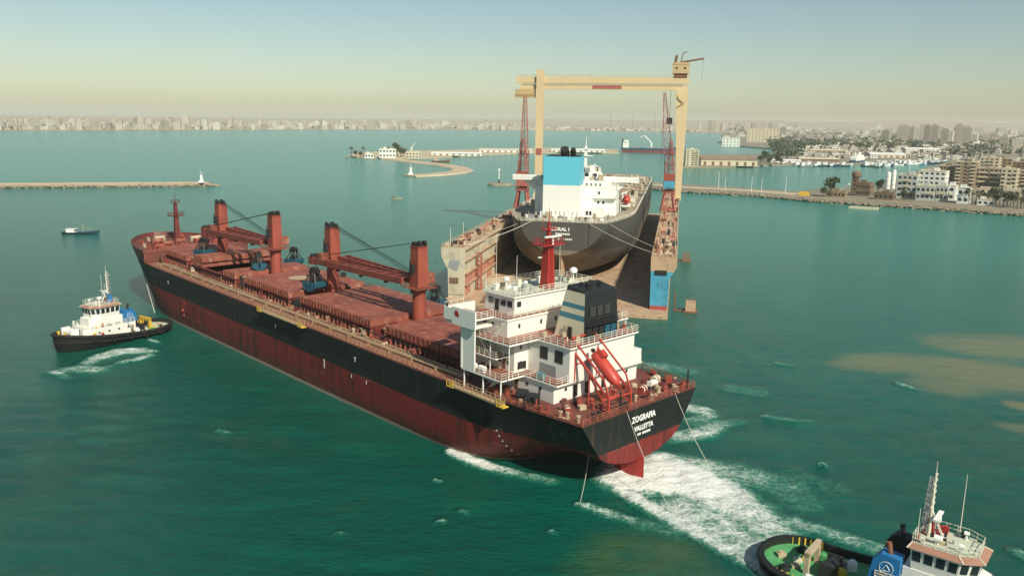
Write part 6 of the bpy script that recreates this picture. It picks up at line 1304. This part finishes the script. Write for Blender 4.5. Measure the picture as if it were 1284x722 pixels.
def lighthouse(label, px, py, s, base=0.0):
    g = thing('lighthouse', label, 'lighthouse', at(px, py, 0) + Vector((0, 0, base)), 0); g.scale = (s,) * 3
    m = MB(); m.taper((0, 0), (3.4, 3.4), 0, (0, 0), (3.0, 3.0), 1.8); m.lathe([(1.2, 1.8), (0.8, 6.2), (1.1, 6.3), (1.1, 6.5), (0.01, 6.5)], 10); m.build('tower', 'pure_white', g, 40)
    m = MB(); m.lathe([(0.55, 6.5), (0.55, 7.6)], 8); m.build('lantern', 'pane', g); m = MB(); m.lathe([(0.75, 7.6), (0.01, 8.5)], 8); m.build('lantern_roof', 'pure_white', g); m = MB(); m.rail([(1.0 * math.cos(k), 1.0 * math.sin(k), 6.5) for k in np.linspace(0, 6.28, 9)], 0.6, 1, 0.9, 0.06); m.build('gallery_railing', 'rail_white', g)
lighthouse('white lighthouse at the tip of the straight left breakwater', 253, 234.1, 1.02, 3.1)
lighthouse('small white light on the sandy curved spit', 515, 220.6, 1.15, 1.2)
# island with hooked spit
pl = [(432, 199), (440, 196.5), (447, 198.6), (480, 199.3), (520, 199), (548, 198.5), (575, 196.6), (620, 194.4), (680, 192.2), (775, 192.6), (775, 188.2), (700, 186.6), (640, 187.2), (560, 189.5), (500, 190.5), (447, 192.5)]
m = MB(); m.prism([at(*p, 0).to_2d() for p in pl], -1, 1.6); struct(m.build('island_ground', 'beach'))
o, _, _ = ribbon([(487, 199.6), (520, 203.6), (555, 207.4), (574, 211.0), (581, 214.0), (572, 217.0), (545, 219.8), (513, 221.3)], 20, -1, 1.2, 'beach', 'spit'); struct(o)
# ================================================================ trees
def crown_mesh(seed, r, h, n_, fr=0.55):
    g_ = random.Random(seed); m = MB(); blobs = [(g_.uniform(-.45, .45) * r, g_.uniform(-.45, .45) * r, g_.uniform(0.25, 0.75) * h, g_.uniform(.35, .6)) for _ in range(9)]
    for _ in range(n_):
        b = g_.choice(blobs); u = g_.random() ** 0.45; th = g_.uniform(0, 6.283); cz = g_.uniform(-1, 1); sr = math.sqrt(1 - cz * cz)
        c = Vector((b[0] + b[3] * r * u * sr * math.cos(th), b[1] + b[3] * r * u * sr * math.sin(th), b[2] + b[3] * h * 0.5 * u * cz)); a = Vector((g_.gauss(0, 1), g_.gauss(0, 1), g_.gauss(0, 1))).normalized(); e = a.orthogonal().normalized(); s_ = g_.uniform(.5, 1.0) * fr; f = a.cross(e)
        m.add([c + e * s_, c + f * s_ * .7, c - e * s_, c - f * s_ * .7], [(0, 1, 2, 3)])
    return m
TREES = []
for k in range(4):
    t = MB(); t.tube((0, 0, 0), (0.2, 0.1, 2.6), 0.35, 0.22, 7); lm = random.Random(k)
    for _ in range(5): a = lm.uniform(0, 6.28); t.tube((0.2, 0.1, 2.3), (1.8 * math.cos(a), 1.8 * math.sin(a), 4.6), 0.16, 0.06, 5)
    c = crown_mesh(k, 3.4, 5.2, 420); c.xform(Matrix.Translation((0, 0, 2.2))); TREES.append((t.mesh('trunk', 'bark'), c.mesh('crown', 'leaf' if k % 2 else 'leaf_olive')))
pt = MB(); pt.tube((0, 0, 0), (0.5, 0, 7), 0.3, 0.2, 7); pc = MB(); g_ = random.Random(5)
for k in range(26):
    a = g_.uniform(0, 6.28); el = g_.uniform(-.3, 1.0); prev = Vector((0.5, 0, 7)); d = Vector((math.cos(a) * math.cos(el), math.sin(a) * math.cos(el), math.sin(el))); s_ = Vector((-math.sin(a), math.cos(a), 0))
    for i in range(4):
        nx = prev + d * 0.75; w0, w1 = 0.34 * (1 - i / 5), 0.34 * (1 - (i + 1) / 4.6); pc.add([prev + s_ * w0, prev - s_ * w0, nx - s_ * w1, nx + s_ * w1], [(0, 1, 2, 3)]); prev = nx; d = (d - Vector((0, 0, 0.32))).normalized()
PALM = (pt.mesh('trunk', 'bark'), pc.mesh('crown', 'leaf'))
def tree(pos, s, label, group, kind=None, name='tree'):
    tr_, cr = PALM if kind == 'palm' else TREES[kind if kind is not None else rnd.randrange(4)]
    g = thing('palm_tree' if kind == 'palm' else name, label, 'tree', pos, rnd.uniform(0, 6), group); g.scale = (s, s, s * rnd.uniform(.85, 1.15))
    for nm, me in (('trunk', tr_), ('crown', cr)): o = bpy.data.objects.new(nm, me); COL.objects.link(o); o.parent = g
    return g
# ================================================================ near buildings on the right
QA = -0.63
WINM = MB().box(-0.5, 0.5, -0.06, 0.0, -0.5, 0.5).mesh('window', 'pane')
def px_m(px0, px1, p): return abs(px1 - px0) * dist_of(p) / F_PX
def apartment(x0, x1, yb, yt, mat, label, floors, cols, depth=13, balc=None, roof='plaster_cream', rz=QA, cat='building', group=None, name='apartment_block', side_cols=3, z=GZ):
    p = at((x0 + x1) / 2, yb, z); tot = px_m(x0, x1, p); wd = max(5, (tot - depth * 0.45) / 0.85); H_ = (yb - yt) * dist_of(p) / F_PX * 0.985
    g = thing(name, label, cat, p, rz, group); fh = H_ / floors
    m = MB(); m.box(-wd / 2, wd / 2, -depth / 2, depth / 2, -0.3, H_); m.build('wall', mat, g)
    m = MB(); t = 0.3
    for a in ((-wd / 2 - .1, wd / 2 + .1, -depth / 2 - .1, -depth / 2 + t), (-wd / 2 - .1, wd / 2 + .1, depth / 2 - t, depth / 2 + .1), (-wd / 2 - .1, -wd / 2 + t, -depth / 2 + t, depth / 2 - t), (wd / 2 - t, wd / 2 + .1, -depth / 2 + t, depth / 2 - t)): m.box(*a, H_, H_ + 0.7)
    ro = m.build('roof_parapet', roof, g)
    m = MB(); a = rnd.uniform(-.25, .25) * wd; m.box(a - 1.8, a + 1.8, -1.5, 2.0, H_, H_ + 2.6); m.box(-a - 1, -a + .6, 1, 2.6, H_, H_ + 1.4); m.build('roof_hut', mat, ro)
    for f in range(floors):
        zc = (f + 0.55) * fh
        for c in range(cols):
            o = bpy.data.objects.new('window', WINM); COL.objects.link(o); o.parent = g; o.location = (-wd / 2 + wd * (c + 0.5) / cols, -depth / 2, zc); o.scale = (min(2.2, wd / cols * 0.55), 1, fh * 0.42)
        for c in range(side_cols):
            o = bpy.data.objects.new('window', WINM); COL.objects.link(o); o.parent = g; o.location = (wd / 2, -depth / 2 + depth * (c + 0.5) / side_cols, zc); o.rotation_euler = (0, 0, math.pi / 2); o.scale = (1.1, 1, fh * 0.4)
        if balc and f > 0:
            for (u, v) in balc:
                m = MB(); xa, xb = (u - .5) * wd, (v - .5) * wd; m.box(xa, xb, -depth / 2 - 1.3, -depth / 2, f * fh - .12, f * fh + .05); m.box(xa, xb, -depth / 2 - 1.3, -depth / 2 - 1.18, f * fh + .05, f * fh + fh * .38); m.build('balcony', 'plaster_cream' if mat != 'plaster_white' else 'plaster_white', g)
            m = MB(); m.box(wd / 2, wd / 2 + 1.3, -2.4, 2.4, f * fh - .12, f * fh + .05); m.box(wd / 2 + 1.18, wd / 2 + 1.3, -2.4, 2.4, f * fh + .05, f * fh + fh * .38); m.build('balcony', 'plaster_cream' if mat != 'plaster_white' else 'plaster_white', g)
    return g
apartment(1123, 1152, 247.8, 219, 'plaster_grey', 'four-storey pale grey apartment block beside the white silos', 4, 4, balc=[(.3, .62)])
apartment(1150, 1187, 243, 214.5, 'plaster_white', 'stepped white block with roof domes behind the low quay houses', 5, 5, depth=16)
apartment(1148, 1173, 250.8, 233.5, 'plaster_grey', 'long low pale house facing the quay left of the white gable', 2, 4, depth=9, balc=[(.5, .95)])
apartment(1172, 1190, 251.8, 233.5, 'plaster_grey', 'small grey two-storey quay house next to the blank white wall', 2, 3, depth=9, balc=[(.2, .8)])
apartment(1187, 1200, 250.8, 233, 'plaster_white', 'narrow blank white house between two quay houses', 2, 1, depth=11, side_cols=1)
apartment(1198, 1218, 254.8, 236, 'plaster_white', 'white quay house with four dark windows beside the palms', 2, 2, depth=11)
apartment(1175, 1198, 231, 208, 'plaster_tan', 'lower brown apartment block left of the tall balconied one', 5, 4, depth=14)
apartment(1194, 1226, 233, 203, 'plaster_tan', 'brown apartment tower with pale balconies and a dark shaded side', 7, 3, depth=20, balc=[(.05, .3), (.75, .98)])
apartment(1222, 1257, 234, 211, 'plaster_tan', 'wide brown block with rows of dark loggias', 4, 6, depth=15, balc=[(.1, .45), (.55, .9)])
apartment(1226, 1252, 224, 198, 'plaster_cream', 'cream upper block rising behind the wide brown one', 7, 4, depth=14, balc=[(.3, .7)])
apartment(1252, 1276, 237, 212, 'plaster_cream', 'cream apartment block with stacked balconies near the right edge', 5, 3, depth=14, balc=[(.05, .3), (.7, .95)])
apartment(1271, 1300, 235, 214, 'plaster_tan', 'brown apartment block cut by the right edge', 5, 4, depth=14, balc=[(.3, .7)])
apartment(1248, 1268, 222, 199, 'plaster_tan', 'narrow brown tower behind the stacked balconies', 6, 3, depth=12)
apartment(1266, 1292, 222, 203, 'brick_brown', 'dark brown block at the right edge behind the front row', 5, 4, depth=14)
apartment(1208, 1232, 217, 205, 'plaster_cream', 'low cream flats behind the balconied tower', 4, 4, depth=12)
apartment(1234, 1290, 246, 237, 'plaster_cream', 'long low cream wall and shed behind the palms', 1, 8, depth=8, name='low_shed')
apartment(1226, 1246, 257.5, 251, 'plaster_white', 'small white kiosk with open front among the palms', 1, 3, depth=5, name='kiosk')
apartment(856, 877, 207.8, 188, 'plaster_cream', 'cream seven-storey block standing on the quay right of the portal leg', 7, 3, depth=16, balc=[(.6, .98)], rz=-0.1)
apartment(938, 975, 178.5, 162, 'plaster_cream', 'big cream hotel block beyond the wooded quay', 6, 9, depth=20, rz=-0.3)
apartment(905, 927, 184, 173, 'plaster_white', 'white villa on the point left of the hotel', 3, 5, depth=14, rz=-0.2)
# warehouse with a pitched roof
def shed(x0, x1, yb, yt, label, wall, roof, rz, depth, name='warehouse'):
    p = at((x0 + x1) / 2, yb, GZ); wd = px_m(x0, x1, p) * 0.97; H_ = (yb - yt) * dist_of(p) / F_PX; g = thing(name, label, 'warehouse', p, rz); h0 = H_ * 0.62
    m = MB(); m.box(-wd / 2, wd / 2, 0, depth, -.2, h0); m.build('wall', wall, g)
    m = MB(); m.extr([(-0.6, h0), (depth / 2, H_), (depth + .6, h0), (depth / 2, H_ - .4)], lambda t, a, b: (t, a, b), -wd / 2 - .5, wd / 2 + .5); m.build('roof', roof, g)
    n_ = max(3, int(wd / 9))
    for k in range(n_): m = MB(); x = -wd / 2 + wd * (k + .5) / n_; m.box(x - 1.6, x + 1.6, -.08, 0, .1, h0 * .7); m.build('door', 'brown_gear', g)
    return g
shed(878, 950, 208, 196.5, 'long brown-roofed warehouse on the quay right of the portal leg', 'plaster_cream', 'roof_brown', -0.05, 26)
shed(1002, 1052, 202.5, 198, 'long open quay shed with pale roof behind the moored boats', 'brown_gear', 'plaster_cream', -0.1, 20, 'quay_shed')
shed(1016, 1064, 191.5, 187.5, 'pale roofed transit shed in the middle of the port', 'plaster_tan', 'plaster_cream', -0.1, 30, 'quay_shed')
shed(1092, 1136, 198, 192, 'wide flat pale shed behind the ferry', 'plaster_cream', 'plaster_white', -0.1, 30, 'quay_shed')
shed(1136, 1178, 190, 185.5, 'long white-roofed shed below the cluster of tower blocks', 'plaster_white', 'plaster_white', -0.1, 30, 'quay_shed')
shed(540, 605, 195.3, 191.0, 'row of low white sheds along the island quay', 'plaster_white', 'plaster_white', 0.05, 12, 'quay_shed')
shed(600, 668, 191.4, 186.6, 'long white shed behind the left crane', 'plaster_white', 'plaster_cream', 0.05, 16, 'quay_shed')
shed(690, 760, 191, 187.0, 'low pale shed on the far quay behind the tanker mast', 'plaster_white', 'plaster_white', 0.05, 14, 'quay_shed')
shed(965, 1005, 204, 200, 'small white shed beside the wooded quay', 'plaster_white', 'plaster_white', -0.05, 14, 'quay_shed')
# brick tower and house
p = at(1072, 242.5, GZ); g = thing('brick_tower', 'brown brick tower with overhanging drum top beside the basin', 'tower', p, QA); u = dist_of(p) / F_PX
m = MB(); m.taper((0, 0), (6.0, 6.0), -.2, (0, 0), (5.0, 5.0), 20 * u); m.lathe([(2.6, 20 * u), (3.6, 21 * u), (3.6, 26 * u), (3.0, 27 * u), (0.01, 28.5 * u)], 12); m.build('shaft', 'brick_brown', g)
for k in range(3): m = MB(); m.box(-.5, .5, -2.98, -2.6, (5 + 5 * k) * u, (7.2 + 5 * k) * u); m.build('window', 'pane', g)
m = MB(); m.rail([(3.6 * math.cos(a), 3.6 * math.sin(a), 21 * u) for a in np.linspace(0, 6.28, 13)], 1.0, 2, 1.6, .1); m.build('gallery_railing', 'brown_gear', g)
apartment(1072, 1095, 245.5, 229.8, 'brick_brown', 'ruined brown brick hall attached to the brick tower', 2, 7, depth=12, name='brick_hall', roof='brick_brown')
apartment(1096, 1122, 250, 242.5, 'brick_brown', 'low brown brick yard building below the silos', 1, 4, depth=9, name='brick_shed', roof='brick_brown')
apartment(1036, 1062, 247, 240.5, 'plaster_tan', 'low tan yard wall and shed left of the brick tower', 1, 5, depth=8, name='yard_shed', roof='plaster_tan')
for k, (x, yb, yt, wpx) in enumerate(((1112.6, 237, 216, 5.6), (1119.2, 236.6, 213.5, 5.2))):
    p = at(x, yb, GZ); u = dist_of(p) / F_PX; g = thing('silo', ('left shorter' if k == 0 else 'right taller') + ' of the two white storage silos by the basin', 'silo', p, 0); r_ = wpx * u / 2; H_ = (yb - yt) * u
    m = MB(); m.lathe([(r_, 0), (r_, H_ * .93), (r_ * .6, H_), (.01, H_ * 1.02)], 16); m.build('drum', 'plaster_white', g, 40)
    for q in range(3): m = MB(); m.lathe([(r_ + .06, H_ * (.2 + .25 * q)), (r_ + .06, H_ * (.2 + .25 * q) + .25)], 16); m.build('hoop', 'grey_steel', g)
g = thing('conveyor', 'white sloping conveyor leading up to the brick tower', 'conveyor', at(1059, 242, GZ), 0); a, b = at(1051, 242, GZ) - g.location, atY(1065, 231, at(1064, 243, GZ).y) - g.location
m = MB(); m.beam(a, b, 1.6, 1.4); m.build('belt_gallery', 'plaster_white', g); m = MB(); m.beam(a.lerp(b, .6), Vector((*a.lerp(b, .6).to_2d(), -.2)), .4); m.build('trestle', 'grey_steel', g)
# yellow container, white van boxes, lamp posts
p = at(1008, 245.6, GZ); g = thing('shipping_container', 'bright yellow container on the jetty left of the big tree', 'container', p, QA + 0.2); m = MB(); m.box(-3.6, 3.6, -1.4, 1.4, 0, 3.0); m.build('body', 'yellow', g)
for k in range(12): m = MB(); m.box(-3.4 + .58 * k, -3.1 + .58 * k, -1.47, -1.4, .2, 2.8); m.build('rib', 'yellow', g)
for i, (x, yb, yt) in enumerate(((900.7, 236.5, 215), (909, 238.8, 224), (942, 240.6, 222), (954.5, 241.6, 223.5), (984.7, 243.4, 221))):
    p = at(x, yb, GZ); u = dist_of(p) / F_PX; H_ = (yb - yt) * u; g = thing('lamp_post', 'slim pale lamp post on the thin jetty, %s from the left' % ['first', 'second', 'third', 'fourth', 'fifth'][i], 'lamp post', p, 0, 'lamp posts on the jetty'); m = MB(); m.tube((0, 0, 0), (0, 0, H_), .22, .14, 6); m.build('pole', 'pure_white', g); m = MB(); m.box(-.2, 1.6, -.15, .15, H_ - .1, H_ + .12); m.build('lamp_head', 'grey_steel', g)
# trees near
tree(at(1041, 247, GZ), 2.0, 'big round dark tree on the jetty right of the yellow container', None, 1)
tree(at(1033, 247, GZ), 1.15, 'smaller tree against the left of the big jetty tree', None, 3)
tree(at(1101, 243, GZ), 1.5, 'round dark tree between the brick hall and the silos', None, 1)
tree(at(1133, 251, GZ), 1.0, 'low bush in front of the four-storey grey block', None, 3); tree(at(1142, 251.5, GZ), .9, 'low bush right of the grey block entrance', None, 1)
TG = 'dusty trees along the near right promenade'
for k, x in enumerate(np.linspace(1214, 1284, 17)): tree(at(x, 256.0 + (x - 1214) * .105 + rnd.uniform(-4, 0), GZ), rnd.uniform(1.0, 1.7), 'dusty green tree in the row behind the near right promenade', TG, rnd.choice([0, 1, 2, 3, 'palm']) if k % 3 else 'palm')
for x, y, s_ in ((953, 206.5, 1.6), (959, 204, 2.3), (966, 206, 2.0), (973, 207, 1.7), (979, 207.4, 1.4), (948, 206, 1.2), (963, 207.5, 1.3)): tree(at(x, y, GZ), s_, 'dark tree in the clump at the end of the warehouse quay', 'trees on the wooded quay')
for x, y, s_, kd in ((440.5, 197.4, 1.9, 'palm'), (456, 197.6, 2.0, 'palm'), (446, 197.4, 1.3, 0), (463, 197.4, 1.1, 2), (452, 197.8, 1.1, 3), (498, 196.0, 2.4, 1), (503, 197, 1.8, 3), (487, 194.5, 1.6, 1), (506, 196.6, 1.5, 1)): tree(at(x, y, 1.6), s_, ('tall palm on the left end of the island' if kd == 'palm' else 'low green tree on the small island'), 'trees on the small island' + (' palms' if kd == 'palm' else ''), kd)
apartment(475, 498, 197.8, 187, 'plaster_white', 'white villa among trees on the small island', 2, 5, depth=14, rz=0.05, z=1.6)
apartment(457, 470, 198.2, 193, 'plaster_white', 'small white bungalow left on the island', 1, 3, depth=9, rz=0.05, z=1.6, name='bungalow')
apartment(508, 530, 198.6, 191.5, 'plaster_cream', 'cream workshop below the white derrick on the island', 2, 5, depth=12, rz=0.05, z=1.6, name='workshop')
p = at(516, 196, 1.6); u = dist_of(p) / F_PX; g = thing('derrick', 'white harbour derrick leaning over the island workshop', 'crane', p, 0.1); m = MB(); m.beam((-3, 0, 0), (0, 0, 12 * u), .8); m.beam((3, 0, 0), (0, 0, 12 * u), .8); m.build('mast_frame', 'rail_white', g); m = MB(); m.beam((-2, 0, 6 * u), (5 * u * .9, 0, 17 * u), .7); m.build('jib', 'rail_white', g)
# ================================================================ far towns
for i, c in enumerate(((0.62, 0.57, 0.46), (0.54, 0.48, 0.38), (0.70, 0.67, 0.58), (0.45, 0.40, 0.31), (0.36, 0.32, 0.26))): facade('front%d' % i, c, (0.06, 0.06, 0.06), 4.2, 3.3, 0.9)
cr_ = random.Random(11)
CL = ['pale cream', 'sandy', 'whitish', 'tan', 'dull brown']
ORD = 'first second third fourth fifth sixth seventh eighth ninth tenth eleventh twelfth thirteenth fourteenth fifteenth sixteenth seventeenth eighteenth nineteenth twentieth'.split()
def block(p, w_, d_, h_, mi, rz, where, group, z=2.0):
    size = 'tall' if h_ > 34 else 'mid-rise' if h_ > 18 else 'low'
    g = thing('city_block', '%s %s building in %s' % (size, CL[mi], where), 'building', (p[0], p[1], z), rz, '%s, %s %s' % (group, size, CL[mi]))
    m = MB(); m.box(-w_ / 2, w_ / 2, -d_ / 2, d_ / 2, -1, h_)
    if h_ > 25: m.box(-w_ * .3, w_ * .2, -d_ * .3, d_ * .3, h_, h_ + 3.5)
    else: m.box(-w_ * .1, w_ * .25, -d_ * .2, d_ * .3, h_, h_ + 2.6)
    m.build('wall', 'front%d' % mi, g)
    m = MB(); m.box(-w_ / 2 - .3, w_ / 2 + .3, -d_ / 2 - .3, d_ / 2 + .3, h_ - .9, h_ - .2); m.build('roof_edge', 'plaster_cream', g)
    return g
def shore_at(px):
    return float(np.interp(px, [p[0] for p in shore], [p[1] for p in shore]))
# left skyline across the bay
for k in range(150):
    px = lerp(-15, 655, (k + cr_.random()) / 150); p = at(px, shore_at(px), 0); d = p.normalized(); r = p.length * cr_.choice([1.02, 1.04, 1.07, 1.12, 1.2]); q = d * r; u = dist_of(d * r) / F_PX
    hpx = cr_.triangular(4, 15, 8) * (1.0 if px < 420 else 0.85); w_ = cr_.uniform(3.5, 9) * u
    if cr_.random() < 0.2: hpx *= 1.25; w_ *= 0.55
    block(q, w_, cr_.uniform(12, 22), max(7, hpx * u * (0.95 if px < 300 else 0.85)), cr_.choices(range(5), (4, 3, 4, 2, 1))[0], cr_.uniform(-.4, .3), 'the hazy skyline across the bay', 'skyline across the bay')
def mass(n_, gen, name, mats, label, cat):
    m = MB()
    for _ in range(n_):
        x, y, w_, d_, h_, a, mi = gen(); c, s = math.cos(a), math.sin(a); v = []
        for zz in (0.5, h_ + 2):
            for i, j in ((-1, -1), (1, -1), (1, 1), (-1, 1)): v.append((x + c * i * w_ / 2 - s * j * d_ / 2, y + s * i * w_ / 2 + c * j * d_ / 2, zz))
        m.add(v, [(4, 5, 6, 7), (0, 1, 5, 4), (1, 2, 6, 5), (2, 3, 7, 6), (3, 0, 4, 7)], mi)
    o = m.build(name, mats); o['kind'] = 'stuff'; return tag(o, label, cat)
FM = ['front0', 'front1', 'front2', 'front3', 'front4']
def g1():
    px = cr_.uniform(-190, 880); p = at(px, shore_at(px), 0); d = p.normalized(); r = p.length * (1 + abs(cr_.gauss(0.03, .16)) + .012); u = dist_of(d * r) / F_PX; hs = 1.0 if px < 640 else .45
    return d.x * r, d.y * r, cr_.uniform(2, 7) * u, 16, cr_.uniform(1.2, 5.5) * u * hs, cr_.uniform(-.4, .4), cr_.choices(range(5), (4, 3, 4, 2, 1))[0]
mass(1100, g1, 'far_town', FM, 'mass of small hazy buildings along the far shore', 'town')
# right-hand town: blocks one can tell apart
for k in range(100):
    px = cr_.uniform(905, 1300); yb = cr_.uniform(161.5, 186) if px > 985 else cr_.uniform(163, 172)
    if px > 1200: yb = cr_.uniform(166, 196)
    if 1000 < px < 1200 and yb > 182: yb -= 10
    p = at(px, yb, 0); u = dist_of(p) / F_PX; block(p, cr_.uniform(5, 13) * u, cr_.uniform(12, 24), cr_.uniform(2.5, 7.5) * u, cr_.choices(range(5), (3, 3, 3, 3, 2))[0], cr_.uniform(-.7, .1), 'the low town beyond the port', 'low town beyond the port', GZ)
for k_, (px, yb, hp, wp) in enumerate(sorted([(1133, 181, 22, 9), (1128, 178, 19, 8), (1148, 182, 20, 8), (1155, 180, 22, 7), (1161, 183, 24, 7), (1170, 182, 23, 10), (1178, 181, 21, 8), (1184, 184, 20, 9), (1190, 183, 17, 7), (1201, 183, 25, 9), (1210, 184, 23, 11), (1143, 178, 17, 6), (1197, 181, 19, 6), (1220, 182, 12, 9), (1110, 178, 13, 9), (1095, 176, 11, 8), (1235, 180, 10, 8), (1258, 186, 12, 9), (1275, 188, 12, 12)])):
    p = at(px, yb, 0); u = dist_of(p) / F_PX; block(p, wp * u, 18, hp * u, cr_.choices(range(5), (2, 3, 2, 4, 1))[0], cr_.uniform(-.7, -.4), 'the tower cluster at the right, %s from the left' % ORD[k_], 'tower cluster', GZ)
for k_, (px, hp, wp) in enumerate([(868, 9, 5), (877, 11, 4), (884, 9, 5), (890, 14, 5), (898, 12, 6), (907, 9, 6), (917, 10, 5), (926, 9, 6), (935, 10, 5), (945, 9, 6), (955, 11, 6), (966, 10, 5), (978, 9, 7), (990, 8, 6)]):
    p = at(px, 165.8 if px < 905 else 164.5, 0); u = dist_of(p) / F_PX; block(p, wp * u, 20, hp * u * .95, cr_.choices(range(5), (3, 3, 3, 2, 2))[0], cr_.uniform(-.4, .2), 'the hazy shore row, %s from the portal leg' % ORD[k_], 'shore row', 2.0)
def g2():
    px = cr_.uniform(910, 1340); t = cr_.random() ** 1.6; yb = 160.5 + t * 27 if px > 1000 else 163 + t * 10
    p = at(px, max(yb, 160.5 + (px - 1000) * .006), 0); u = dist_of(p) / F_PX
    return p.x, p.y, cr_.uniform(3, 9) * u, cr_.uniform(10, 20), cr_.uniform(.8, 3.2) * u, cr_.uniform(-.7, .1), cr_.choices(range(5), (3, 3, 3, 3, 2))[0]
mass(1300, g2, 'low_town', FM, 'mass of low roofs between the port and the horizon at right', 'town')
def g3():
    px = cr_.uniform(1195, 1330); yb = cr_.uniform(186, 214); p = at(px, yb, 0); u = dist_of(p) / F_PX
    return p.x, p.y, cr_.uniform(4, 10) * u, cr_.uniform(8, 14), cr_.uniform(2, 6) * u, QA + cr_.uniform(-.2, .2), cr_.choices(range(5), (3, 3, 2, 3, 3))[0]
mass(150, g3, 'roofscape', FM, 'crowded flat roofs behind the near apartment blocks', 'town')
def g7():
    px = cr_.uniform(988, 1200); yb = cr_.uniform(181, 200.5 if px > 1060 else 203.5); p = at(px, yb, 0); u = dist_of(p) / F_PX
    return p.x, p.y, cr_.uniform(3, 11) * u, cr_.uniform(8, 14), cr_.uniform(1.5, 4.5) * u, cr_.uniform(-.3, .1), cr_.choices(range(5), (4, 3, 4, 3, 2))[0]
mass(230, g7, 'port_yard', FM, 'jumble of pale port sheds behind the fishing basin', 'port')
# tree masses in the towns
def leaf_mass(n_, gen, label):
    m = MB()
    for _ in range(n_):
        x, y, s_, h_ = gen()
        for _k in range(26):
            c = Vector((x + cr_.gauss(0, .5) * s_, y + cr_.gauss(0, .5) * s_, 2 + abs(cr_.gauss(.5, .28)) * h_)); a = Vector((cr_.gauss(0, 1), cr_.gauss(0, 1), cr_.gauss(0, 1))).normalized(); e = a.orthogonal().normalized() * s_ * .26; f = a.cross(e)
            m.add([c + e, c + f, c - e, c - f], [(0, 1, 2, 3)])
    o = m.build('tree_mass', 'leaf'); o['kind'] = 'stuff'; tag(o, label, 'trees')
def g4():
    px = cr_.uniform(975, 1290); yb = cr_.uniform(167, 190) if cr_.random() < .75 else cr_.uniform(190, 198)
    if 1005 < px < 1190 and yb > 188: yb -= 12
    p = at(px, yb, 0); return p.x, p.y, cr_.uniform(7, 14), cr_.uniform(7, 13)
leaf_mass(420, g4, 'dark tree patches scattered between the buildings of the port town')
def g5(): px = cr_.uniform(968, 1015); p = at(px, cr_.uniform(179, 188), 0); return p.x, p.y, cr_.uniform(8, 13), cr_.uniform(8, 15)
leaf_mass(60, g5, 'dense dark grove behind the wooded quay')
def g6(): px = cr_.uniform(-20, 640); p = at(px, shore_at(px) - cr_.uniform(.6, 1.5), 0); return p.x, p.y, cr_.uniform(8, 14), cr_.uniform(5, 9)
leaf_mass(80, g6, 'thin dark tree line along the far beach')
# pylons on the far horizon
for i, (px, yt) in enumerate(((765, 142.5), (793, 142.5), (820, 142.5))):
    p = at(px, 163.5, 0); u = dist_of(p) / F_PX; g = thing('radio_mast', 'hair-thin mast on the far shore, %s from the left' % ['first', 'second', 'third'][i], 'mast', (p.x, p.y, 2), 0, 'thin masts on the far shore'); m = MB(); m.truss((0, 0, 0), (0, 0, 21 * u), 3.5, 1.2, 12, .5); m.build('lattice', 'grey_steel', g); m = MB(); m.tube((0, 0, 21 * u), (0, 0, 22.5 * u), .5, .2, 5); m.build('tip', 'grey_steel', g)
# ================================================================ haze
m, n, b = _nodes('haze_air'); n.nodes.remove(b)
pv = n.nodes.new('ShaderNodeVolumePrincipled'); pv.inputs['Color'].default_value = (0.96, 0.96, 0.89, 1); pv.inputs['Density'].default_value = 0.000075; pv.inputs['Anisotropy'].default_value = 0.05
n.links.new(pv.outputs[0], [x for x in n.nodes if x.type == 'OUTPUT_MATERIAL'][0].inputs['Volume'])
hz = MB(); hz.box(-17000, 17000, -3500, 17000, -4.0, 125); o = hz.build('haze', 'haze_air'); o['kind'] = 'stuff'; tag(o, 'pale dusty haze over the whole bay', 'haze')
